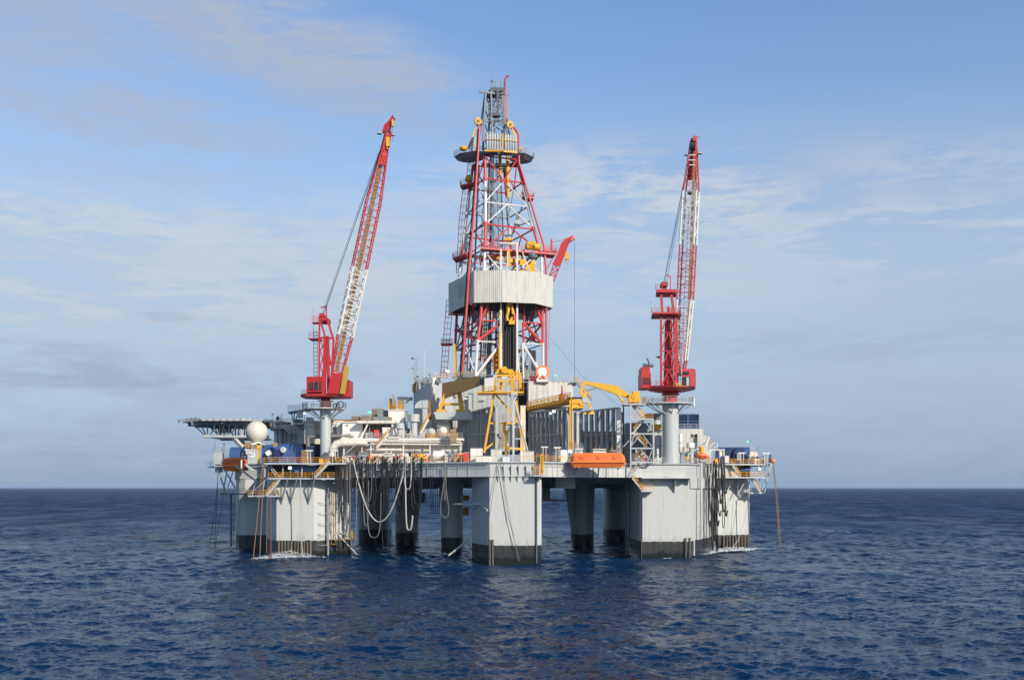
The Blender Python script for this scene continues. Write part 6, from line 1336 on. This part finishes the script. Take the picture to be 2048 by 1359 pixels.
# --- items standing along the front deck edge
def edgeD(px): 
    pts = [(545, 206), (705, 208), (980, 191.5), (1083, 191.5), (1252, 204.5)]
    for (a, Da), (b, Db) in zip(pts, pts[1:]):
        if px <= b: return Da + (Db - Da) * max(0, px - a) / (b - a)
    return 205
items = [('white_locker', 'low white locker left of the trestle foot', 952, 983, 912, WCLEAN, 'locker', 1.2), ('white_locker', 'tall white cabinet left of the low white locker', 941, 965, 896, WCLEAN, 'cabinet', 2.4),
         ('grey_container', 'pale grey container behind the trestle foot', 982, 1004, 898, CLAD, 'container', 2.6), ('grey_container', 'pale grey box right of the A-shaped post', 1048, 1068, 902, CLAD, 'container', 2.2),
         ('white_drum', 'white tarpaulin-covered reel near the yellow ladder', 1121, 1135, 899, WCLEAN, 'reel', 2.0), ('lamp_box', 'small white sign box between the trestle legs', 1006, 1019, 912, WCLEAN, 'sign box', .9),
         ('red_cabinet', 'red hose cabinet at the foot of the grey crossed rails', 927, 938, 905, PINK, 'cabinet', 1.0), ('yellow_reel', 'yellow hose reel in front of the white wall', 836, 846, 906, YEL, 'reel', 1.4),
         ('dark_engine', 'dark engine among crossed grey rails', 895, 920, 902, DSTEEL, 'engine', 2.4), ('white_tank', 'white horizontal tank with red piping', 864, 890, 900, WCLEAN, 'tank', 2.6),
         ('dark_engine', 'black equipment behind the yellow ladder', 1104, 1116, 905, DSTEEL, 'engine', 2.0), ('orange_marker', 'small orange vest-coloured marker above the hoses', 763, 768, 911, ORANGE, 'marker', .8),
         ('navy_hood', 'navy hood shape left of the crane post foot', 614, 627, 892, NAVY, 'hood', 5), ('rust_panel', 'brown panel wall beside the blue winch', 602, 618, 900, BROWN, 'panel', 4.4),
         ('yellow_box', 'yellow deck box at the foot of the left crane post', 638, 646, 917, YEL, 'box', .6), ('orange_reel', 'orange and white float stack near the white tarpaulin reel', 1117, 1122, 910, ORANGE, 'float', 1.2)]
for nm, lab, a, b, y0, mat, cat, off in items:
    D = edgeD((a + b) / 2) + off; t = thing(nm, lab, cat, (X((a + b) / 2, D), D, DECK)); zt = Z(y0, D)
    if 'reel' in nm or 'tank' in nm:
        r = (zt - DECK) * .42; x0, x1 = X(a, D), X(b, D)
        link('drum', MB().lathe((x0, D + r, zt - r), [(.05, 0), (r * .8, 0.05), (r, .2), (r, x1 - x0 - .2), (r * .8, x1 - x0 - .05), (.05, x1 - x0)], 16, axis=(1, 0, 0)), mat, t, smooth=True)
        link('stand', MB().box(x0 + .15, x0 + .3, D, D + r * 1.5, DECK, zt - r).box(x1 - .3, x1 - .15, D, D + r * 1.5, DECK, zt - r), STEEL, t)
    else:
        link('body', MB().box(X(a, D), X(b, D), D, D + 1.2, DECK + .08, zt), mat, t)
        link('lid', MB().box(X(a, D) - .05, X(b, D) + .05, D - .06, D + 1.26, zt, zt + .07), STEEL if nm != 'red_cabinet' else WHITE, t)
# pipes and valves between deck edge and white house (each run its own thing)
rng = random.Random(11)
runs = [('red valve manifold left of the crossed rails', PINK, 846, 862), ('red valve manifold behind the black hose saddle', PINK, 822, 836), ('grey pipe manifold behind the first hose saddles', STEEL, 700, 730), ('yellow valve rack behind the hose saddles near the crane post', YEL, 736, 752), ('white pipe manifold beneath the white stair', WHITE, 755, 780), ('grey pipe manifold left of the black window', STEEL, 785, 806), ('yellow valve rack at the left rack foot', YEL, 912, 926), ('grey pipe manifold below the wide grey blades', WHITE, 1168, 1200), ('pale pipe manifold at the foot of the last blades', WHITE, 1206, 1236), ('green and grey valve set inside the middle rack', DSTEEL, 1070, 1098)]
for lab, mat, a, b in runs:
    D = edgeD((a + b) / 2) + 2.6; t = thing('pipe_manifold', lab, 'pipework', (X((a + b) / 2, D), D, DECK)); m = MB()
    for i in range(5):
        x_ = X(a + (b - a) * (i + .3) / 5, D); h = rng.uniform(.9, 2.0); m.path([(x_, D + rng.uniform(0, .5), DECK), (x_, D + rng.uniform(0, .5), DECK + h), (x_ + rng.uniform(-.6, .8), D + .3, DECK + h + .15)], rng.uniform(.06, .13), 6)
    for h in (.7, 1.5): m.tube((X(a, D), D + .3, DECK + h), (X(b, D), D + .3, DECK + h), .08, 6)
    link('pipes', m, mat, t); m = MB()
    for i in range(3): m.lathe((X(a + (b - a) * (i + .5) / 3, D), D - .1, DECK + rng.uniform(.8, 1.7)), [(.05, -.04), (.24, -.04), (.24, .04), (.05, .04)], 10, axis=(0, -1, .1))
    link('hand_wheel', m, PINK if mat is not PINK else YEL, t)
t = thing('crossed_rails', 'grey crossed scaffold rails around the dark engine', 'scaffold', (X(905, 198), 198, DECK)); m = MB()
for a in (889, 900, 911): m.beam(P(a, 922, 196.5), P(a + 11, 901, 196.5), .1).beam(P(a + 11, 922, 196.5), P(a, 901, 196.5), .1).tube(P(a, 924, 196.5), P(a, 898, 196.5), .07, 5)
link('frame', m, RAILG, t)
# white lamp posts with tubular heads along the edge
for lab, px, yt, D in (('white T-shaped post in front of the middle rack', 1089, 893, 192.5), ('thin white post left of the white tarpaulin reel', 1115, 894, 193.5), ('white T-shaped lamp left of the left crane post', 618, 900, 205.2), ('white T-shaped lamp right of the left crane post', 668, 900, 205.4), ('white T-shaped lamp in front of the far right winch', 1484, 905, 229), ('thin grey T-shaped lamp near the far right tip', 1532, 905.5, 230)):
    t = thing('deck_lamp', lab, 'lamp post', (X(px, D), D, DECK)); link('pole', MB().tube((X(px - 3, D), D, DECK), (X(px - 3, D), D, Z(yt + 2, D)), .07, 6).tube((X(px + 3, D), D, DECK), (X(px + 3, D), D, Z(yt + 2, D)), .07, 6), WHITE, t)
    link('lamp_head', MB().fb(px - 7, px + 7, yt - .8, yt + 1.6, D - .1, .4), WCLEAN, t)
for lab, px, py, D in (('lit white floodlight at the left corner beside the yellow drum motor', 536, 906.5, 206), ('lit white floodlight between the two left walkways', 580, 935, 204.4), ('lit white floodlight beside the yellow ladder foot of the gantry', 1140, 902, 192.5), ('lit white floodlight under the far right walkway', 1519, 937, 230.5), ('lit floodlight on the left pipe rack roofline', 1108, 822, 208)):
    t = thing('floodlight', lab, 'floodlight', tuple(P(px, py, D))); c = P(px, py, D)
    link('housing', MB().rbox(c - Vector((0, -.25, .3)), .7, .4, .6, .2), DSTEEL, t); link('lens', MB().rbox(c - Vector((.02, .02, .26)), .62, .12, .5, .2), LAMP, t); link('bracket', MB().tube(c + Vector((0, .3, -.2)), c + Vector((0, .4, -1.2)), .06, 5), STEEL, t)
lamp_post(1495, 890, 883, 234, 'green lamp on a thin post above the far right winch', GLAMP)
# ------------------------------------------------------------------ hoses hung from saddles on the left front
def eD(px): return edgeD(px) - 2.4
def saddle(px, i):
    D = eD(px) + .4; t = thing('hose_saddle', SAD[i], 'hose saddle', (X(px, D), D, DECK), 'hose saddles along the left deck edge'); k = 10; m = MB(); r = .62
    pts = [(X(px, D) + r * math.cos(math.pi * j / k), D - .1, DECK + .2 + r * math.sin(math.pi * j / k)) for j in range(k + 1)]
    for dy in (-.35, .35): m.path([(p[0], p[1] + dy, p[2]) for p in pts] , .07, 5)
    for p in pts[1:-1:2]: m.tube((p[0], p[1] - .35, p[2]), (p[0], p[1] + .35, p[2]), .05, 4)
    link('arch', m, WHITE, t); link('bracket', MB().box(X(px, D) - .5, X(px, D) + .5, D - .1, D + .9, DECK - 1.4, DECK - 1.25).tube((X(px, D) - .45, D, DECK + .2), (X(px, D) - .45, D + .6, DECK - 1.3), .08, 5).tube((X(px, D) + .45, D, DECK + .2), (X(px, D) + .45, D + .6, DECK - 1.3), .08, 5), GREY, t)
SPX = [684, 706, 729, 757, 781, 803, 818, 835]
SAD = ['first hose saddle right of the left crane post', 'second hose saddle from the left crane post', 'third hose saddle, left of the white stair', 'fourth hose saddle, below the white stair foot', 'middle hose saddle of the row, below the black window', 'hose saddle carrying several black loops left of the white hose', 'saddle carrying the long white hose', 'last saddle on the right, with the thick black coil']
for i, px in enumerate(SPX): saddle(px, i)
def hose(label, a, b, zlow, r, mat, D=None, D2=None, kind='u', sag=0, name='hose', pts=None):
    Da = D or eD(a[0]); Db = D2 or (D or eD(b[0]))
    pa, pb = P(a[0], a[1], Da), P(b[0], b[1], Db)
    if kind == 'u': q = uloop(pa, pb, Z(zlow, (Da + Db) / 2))
    elif kind == 'c': q = catenary(pa, pb, sag)
    return single(name, MB().path(q, r, 6), mat, label, 'hose', smooth=True)
H = [('black hose loop nearest the left crane post', (676, 918), (684, 916), 1000, .09, BLACK), ('black hose falling furthest down beside the ladder on the left column', (682, 914), (690, 918), 1040, .1, BLACK),
     ('dark hose loop over the second saddle, reaching the shaded column', (700, 914), (712, 916), 985, .1, BLACK), ('thin dark hose hanging left of the long white curve', (694, 918), (701, 918), 1070, .08, HOSEG),
     ('grey hose loop ending just above the water right of the left column', (699, 915), (713, 960), 1092, .11, HOSEG), ('black hose loop over the third saddle', (722, 912), (737, 914), 978, .11, BLACK),
     ('dark wide loop between the third and fourth saddles', (733, 915), (752, 916), 1020, .1, BLACK), ('narrow grey loop hanging low beneath the third saddle', (727, 960), (737, 960), 1051, .1, HOSEG),
     ('thick black loop over the fourth saddle', (750, 912), (765, 912), 984, .15, BLACK), ('long grey-white loop dropping towards the water below the fourth saddle', (734, 990), (762, 985), 1074, .11, HOSEG),
     ('thin dark loop dropping almost to the water', (763, 925), (778, 940), 1100, .08, BLACK), ('dark loop below the middle saddle', (776, 912), (787, 912), 982, .11, BLACK),
     ('black loop over the sixth saddle, shorter one', (795, 912), (809, 912), 1011, .12, BLACK), ('black loop over the sixth saddle, deeper one', (790, 916), (812, 930), 1032, .1, BLACK),
     ('short white loop hanging beside the long white hose', (808, 914), (823, 914), 978, .13, HOSEW), ('long white hose loop reaching lowest of the white ones', (811, 914), (825, 1030), 1059, .15, HOSEW),
     ('thick black coil on the last saddle', (828, 914), (843, 914), 960, .22, BLACK), ('black loop below the thick coil, inner one', (826, 916), (844, 916), 1008, .13, BLACK), ('black loop below the thick coil, outer one', (822, 918), (840, 925), 1019, .1, BLACK),
     ('slim dark line left of the rusty hull lines', (861, 926), (866, 926), 1010, .05, BLACK), ('narrow pale teardrop loop by the rounded inner column', (888, 930), (892, 930), 1000, .07, HOSEG)]
H += [('slack black hose just right of the left crane post foot', (672, 920), (680, 922), 975, .1, BLACK), ('dark hose looping left of the long white curve', (688, 916), (704, 918), 1002, .09, BLACK),
      ('black hose beneath the second saddle, near the white curve', (707, 912), (718, 914), 1012, .09, BLACK), ('dark grey hose between the white stair and the third saddle', (726, 915), (744, 916), 1003, .08, HOSEG),
      ('black hose tight under the third saddle', (724, 912), (734, 912), 962, .12, BLACK), ('dark hose low beneath the white stair foot', (745, 916), (770, 918), 1034, .09, BLACK), ('dark narrow loop right of the fourth saddle', (766, 916), (774, 916), 996, .1, BLACK),
      ('black hose crossing behind the middle saddle', (772, 916), (795, 916), 1001, .1, BLACK), ('tight dark loop between the middle and sixth saddles', (788, 914), (796, 914), 968, .12, BLACK), ('dark loop just left of the long white hose', (800, 914), (812, 914), 990, .11, BLACK)]
for h in H: hose(*h)
hose('long white hose curving deep across the hanging black ones', (706, 918), (809, 935), 0, .15, HOSEW, kind='c', sag=11.8)
hose('long dark hose sweeping right from the third saddle', (716, 915), (770, 915), 0, .1, BLACK, kind='c', sag=9.6)
hose('thin dark hose sweeping widely behind the white curve', (716, 930), (786, 925), 0, .07, BLACK, kind='c', sag=9.0)
single('hose', MB().path([P(888, 925, 193), P(888, 960, 193.2), P(881, 1010, 193.4), P(882, 1028, 193.4), P(889, 1035, 193.4), P(896, 1031, 193.4), P(898, 1020, 193.4), P(892, 975, 193.2), P(890, 925, 193)], .09, 6), HOSEG, 'pale teardrop-shaped hose loop hanging alone near the middle', 'hose', smooth=True)
# black bundle on the right
HR = [(1414, 930, 1420, 1075), (1418, 926, 1424, 1095), (1422, 926, 1427, 1060), (1426, 922, 1432, 1100), (1429, 920, 1434, 1050), (1433, 924, 1438, 1030), (1437, 916, 1440, 1005), (1441, 914, 1447, 1022), (1446, 912, 1451, 1030), (1415, 930, 1417, 1050), (1424, 930, 1423, 1090), (1431, 930, 1428, 1080), (1443, 930, 1450, 985)]
rng = random.Random(5)
for i, (x0, y0, x1, y1) in enumerate(HR):
    D = 215 + rng.uniform(-1.5, 1.5); q = [P(x0, y0, D)]
    for j in range(1, 9): f = j / 8; q.append(P(x0 + (x1 - x0) * f + rng.uniform(-1.3, 1.3), y0 + (y1 - y0) * f, D + rng.uniform(-.2, .2)))
    q.append(P(x1 + 2, y1 + 2, D)); q.append(P(x1 + 4, y1 - 10, D))
    single('hose', MB().path(q, rng.uniform(.10, .17), 6), BLACK, 'tangled black hose in the thick bundle beside the far right column', 'hose', 'black hoses in the right bundle', smooth=True)
hose('black hose loop at the right edge of the right bundle', (1444, 925), (1450, 925), 1055, .09, BLACK, D=215); hose('pale hose loop hanging from the right walkway edge', (1418, 922), (1424, 922), 950, .11, HOSEW, D=213)
single('hose', MB().path([P(1400, 1050, 212), P(1397, 1062, 212), P(1391, 1075, 212), P(1384, 1095, 212)], .09, 6), HOSEW, 'pale hose trailing left from the white pipe on the right column', 'hose', smooth=True)
single('hose', MB().path([P(1402, 1048, 212), P(1398, 1075, 212), P(1390, 1092, 212), P(1383, 1098, 212)], .09, 6), HOSEW, 'pale hose trailing down beside the white pipe on the right column', 'hose', smooth=True)
single('rope', MB().path([P(1500, 980, 230.5), P(1489, 1040, 230.5), P(1476, 1080, 230), P(1462, 1098, 229), P(1447, 1103, 229)], .07, 6), HOSEW, 'pale rope curving from the right landing down to the foam', 'rope', smooth=True)
# mooring ropes, chains and whips
def line(label, pts, D, r, mat, cat='rope', name='rope'): return single(name, MB().path([P(a, b, D if not isinstance(D, tuple) else D[0] + (D[1] - D[0]) * i / (len(pts) - 1)) for i, (a, b) in enumerate(pts)], r, 5), mat, label, cat)
line('brown rope slanting down left of the rusty chain', [(526, 918), (520, 980), (506, 1122)], 203.6, .09, ROPE); line('brown rope beside the slanting one, hanging straighter', [(528, 918), (525, 990), (519, 1122)], 203.4, .09, ROPE)
line('thin rope against the shaded side of the left column', [(534, 1000), (533, 1105)], 205, .05, ROPE); line('thin reddish rope in front of the far left column', [(480, 1010), (473, 1085), (471, 1095)], 228, .06, ROPE)
line('black line hanging furthest left, outermost', [(437, 940), (431, 1010), (419, 1095)], 232, .05, BLACK); line('black line hanging beside the outermost one', [(436, 940), (433, 1020), (429, 1095)], 232, .06, BLACK); line('black line slanting across the far left walkway', [(453, 945), (444, 1010), (430, 1095)], 231, .05, BLACK)
line('thin rope on the bright face of the left column', [(601, 955), (602, 1075), (607, 1120)], 204.2, .09, HOSEW); line('thin dark line down the middle of the left column', [(583, 1000), (584, 1082)], 207.3, .05, STEEL)
line('thin dark line crossing the near column from its top left', [(1000, 928), (1017, 1035), (1040, 1122)], 189.4, .05, DSTEEL); line('thin pale line beside the dark line on the near column', [(1002, 928), (1021, 1040), (1037, 1120)], 189.2, .045, HOSEG); line('thin line running down left from the near column top', [(997, 928), (985, 990), (979, 1030), (975, 1080)], 189.4, .05, DSTEEL)
line('thin line down the face of the far right column', [(1467, 990), (1462, 1060), (1452, 1095)], 231.5, .04, DSTEEL)
line('brown rope hanging off the far right tip, left one', [(1545, 925), (1552, 990), (1559, 1093)], 229, .08, ROPE); line('brown rope hanging off the far right tip, right one', [(1547, 925), (1555, 1000), (1562, 1093)], 229, .08, ROPE)
line('dark red pole hanging at the right edge of the far right column', [(1496, 985), (1499, 1085)], 230.5, .12, RUST, 'pole', 'pole')
line('thin dark rope sagging low beyond the near column', [(1084, 1068), (1100, 1083), (1121, 1090)], 225, .08, BLACK)
def chain(label, px, y0, y1, D):
    m = MB(); z = Z(y0, D); ze = Z(y1, D); i = 0; x_ = X(px, D)
    while z > ze:
        ax = i % 2; pts = []
        for j in range(9): th = 2 * math.pi * j / 8; o = .17 * math.cos(th); pts.append((x_ + (o if ax else 0), D + (0 if ax else o), z + .30 * math.sin(th)))
        m.path(pts, .07, 5); z -= .46; i += 1
    return tag(link('anchor_chain', m, RUST, None, (x_, D, ze)), label, 'chain')
chain('heavy rusty anchor chain beside the left column', 542, 1000, 1120, 204.5)
line('rusty white spar slanting down into the water left of the near column', [(938, 1076), (918, 1094), (897, 1110)], 199, .22, HOSEW, 'spar', 'spar'); line('pale spar slanting down from the left column foot', [(673, 1064), (690, 1083), (714, 1108)], 207, .12, HOSEW, 'spar', 'spar')
t = thing('hose_cluster', 'dark knotted fitting on the lower right of the left column', 'fitting', tuple(P(675, 1075, 207.8))); link('coil', MB().path([P(674, 1063, 207.8), P(678, 1075, 207.8), P(684, 1078, 207.8), P(687, 1070, 207.8), P(680, 1066, 207.8), P(676, 1075, 207.8)], .13, 6), BLACK, t); link('pin', MB().tube(P(672, 1077, 208), P(702, 1077, 208), .09, 6).fb(702, 706, 1060, 1078, 208.5, .5), YEL, t)
# ------------------------------------------------------------------ foam where the sea breaks on the columns
def foam(lab, pts, w, n_, hmax, seed):
    rg = random.Random(seed); m = MB(); tot = len(pts) - 1
    for i in range(n_):
        f = rg.random() * tot; j = int(f); a, b = pts[j], pts[j + 1]; f -= j; px = a[0] + (b[0] - a[0]) * f; D = a[1] + (b[1] - a[1]) * f; edge = 1 - abs(2 * (j + f) / tot - 1)
        x_ = X(px, D) + rg.gauss(0, .3); y_ = D - abs(rg.gauss(0, w)); s_ = rg.uniform(.03, .11) * (.5 + edge); zz = rg.uniform(-.1, .15) + (rg.random() ** 4) * hmax * edge
        k = 6; rad = [s_ * rg.uniform(.5, 1.3) for _ in range(k)]
        top = (x_, y_, zz + s_ * rg.uniform(.3, .9)); vs = [(x_ + rad[q] * 1.6 * math.cos(q * math.pi / 3), y_ + rad[q] * math.sin(q * math.pi / 3), zz) for q in range(k)] + [top, (x_, y_, zz - s_ * .4)]
        m.add(vs, [(q, (q + 1) % k, k) for q in range(k)] + [((q + 1) % k, q, k + 1) for q in range(k)])
    o = link('sea_foam', m, FOAM, None, (X(pts[0][0], pts[0][1]), pts[0][1], 0)); tag(o, lab, kind='stuff')
FOAM = plain('foam', (.80, .85, .88), .6)
foam('white foam at the foot of the left column', [(508, 204), (552, 206.5), (600, 206.8), (655, 207)], .55, 2600, 1.5, 1)
foam('white foam at the foot of the far right column', [(1400, 214), (1440, 229), (1495, 232), (1535, 238)], 1.0, 2200, .8, 2)
foam('white foam by the spar left of the near column', [(884, 218), (893, 216)], .6, 200, .6, 3)
foam('thin foam at the foot of the right column', [(1300, 203), (1378, 203)], .35, 260, .15, 4)

rng = random.Random(21)
C = [('tan winch frame at the tower foot behind the mustard beam', 925, 948, 744, 219, 2, TAN, 4, Z(757, 222)), ('pale pump block at the tower foot left of the black pipes', 952, 972, 738, 223, 2, CLAD, 3, Z(757, 222)),
     ('grey panel block at the tower foot right of the black pipes', 1040, 1056, 730, 226, 2, STEEL, 5, Z(757, 222)), ('rusty low rack on the tower floor beside the red-rimmed reel', 1060, 1074, 748, 220, 1.5, RUST, 3, Z(763, 216)),
     ('dark cable rack on the shaded annex roof', 845, 862, 762, 228, 2, DSTEEL, 2, z1_), ('cream cabinet under the white canopy left side', 730, 741, 860, 214.5, 1.5, WHITE, 3, zr), ('grey switch box under the white canopy right side', 741, 747, 863, 213.5, 1, STEEL, 2, zr),
     ('cream machine block between the two grey mushroom vents', 810, 822, 866, 209.6, 1.5, WHITE, 3, zr), ('tan fan box on the machinery roof near its right end', 900, 914, 866, 210.5, 1.5, TAN, 3, zr), ('cream block below the cowl duct', 836, 850, 858, 211.5, 1.5, WHITE, 4, zr),
     ('rust-streaked white skid before the machinery house wall', 768, 784, 905, 202.5, 1.5, WHITE, 4, DECK), ('grey skid left of the white stair foot', 716, 734, 903, 206.5, 1.5, STEEL, 4, DECK), ('tan crate right of the black window', 824, 834, 910, 200, 1, TAN, 3, DECK),
     ('white motor box behind the orange lifeboat, left end', 1150, 1166, 896, 197.5, 1.5, WHITE, 3, DECK), ('cream skid behind the orange lifeboat, middle', 1186, 1212, 897, 199.5, 1.5, WHITE, 5, DECK), ('dark skid behind the orange lifeboat, right end', 1222, 1240, 898, 202, 1.5, DSTEEL, 4, DECK),
     ('cream box at the foot of the stair tower', 1268, 1280, 905, 207.5, 1.5, CLAD, 3, DECK), ('red hose box beside the zigzag stair foot', 1286, 1292, 911, 204.4, .8, PINK, 2, DECK), ('grey skid between the davit and the crane post', 1362, 1370, 903, 209, 1.5, STEEL, 3, DECK),
     ('cream cabinet on the far right walkway', 1509, 1518, 911, 231.5, 1.2, WHITE, 3, DECK), ('dark pump on the far right walkway near the float', 1522, 1529, 917, 231, 1, DSTEEL, 2, DECK)]
for lab, a, b, y0, D, d, mat, k, zb_g in C:
    t = gear(lab, a, b, y0, D, d, mat, 'deck equipment', 'deck_equipment', k, zb=zb_g)
    m = MB(); zt = Z(y0, D)
    for i in range(4):
        x_ = X(a + (b - a) * rng.random(), D); h = rng.uniform(.3, 1.1); m.path([(x_, D + .4, zt - .1), (x_, D + .4, zt + h), (x_ + rng.uniform(-.5, .5), D + .2, zt + h + .05)], rng.uniform(.04, .09), 5)
    m.path([(X(a, D) - .25, D - .15, zb_g), (X(a, D) - .25, D - .15, zt - .2), (X(b, D) + .2, D - .15, zt - .25), (X(b, D) + .2, D - .15, zb_g + .3)], .06, 5)
    link('pipes', m, rng.choice([WHITE, STEEL, YEL, RUST]), t)

# ------------------------------------------------------------------ thin sea haze that pales the distant water
hm = bpy.data.materials.new('haze_air'); hm.use_nodes = True; ht = hm.node_tree; ht.nodes.clear(); ho = ht.nodes.new('ShaderNodeOutputMaterial'); hv = ht.nodes.new('ShaderNodeVolumePrincipled')
hv.inputs['Color'].default_value = (0.55, 0.76, 1.0, 1); hv.inputs['Density'].default_value = 4e-5; hv.inputs['Anisotropy'].default_value = 0.0; ht.links.new(hv.outputs[0], ho.inputs['Volume'])
hz_ = link('haze', MB().box(-46000, 46000, -46000, 46000, -12, 130), hm); tag(hz_, 'thin pale haze over the distant sea', kind='stuff')
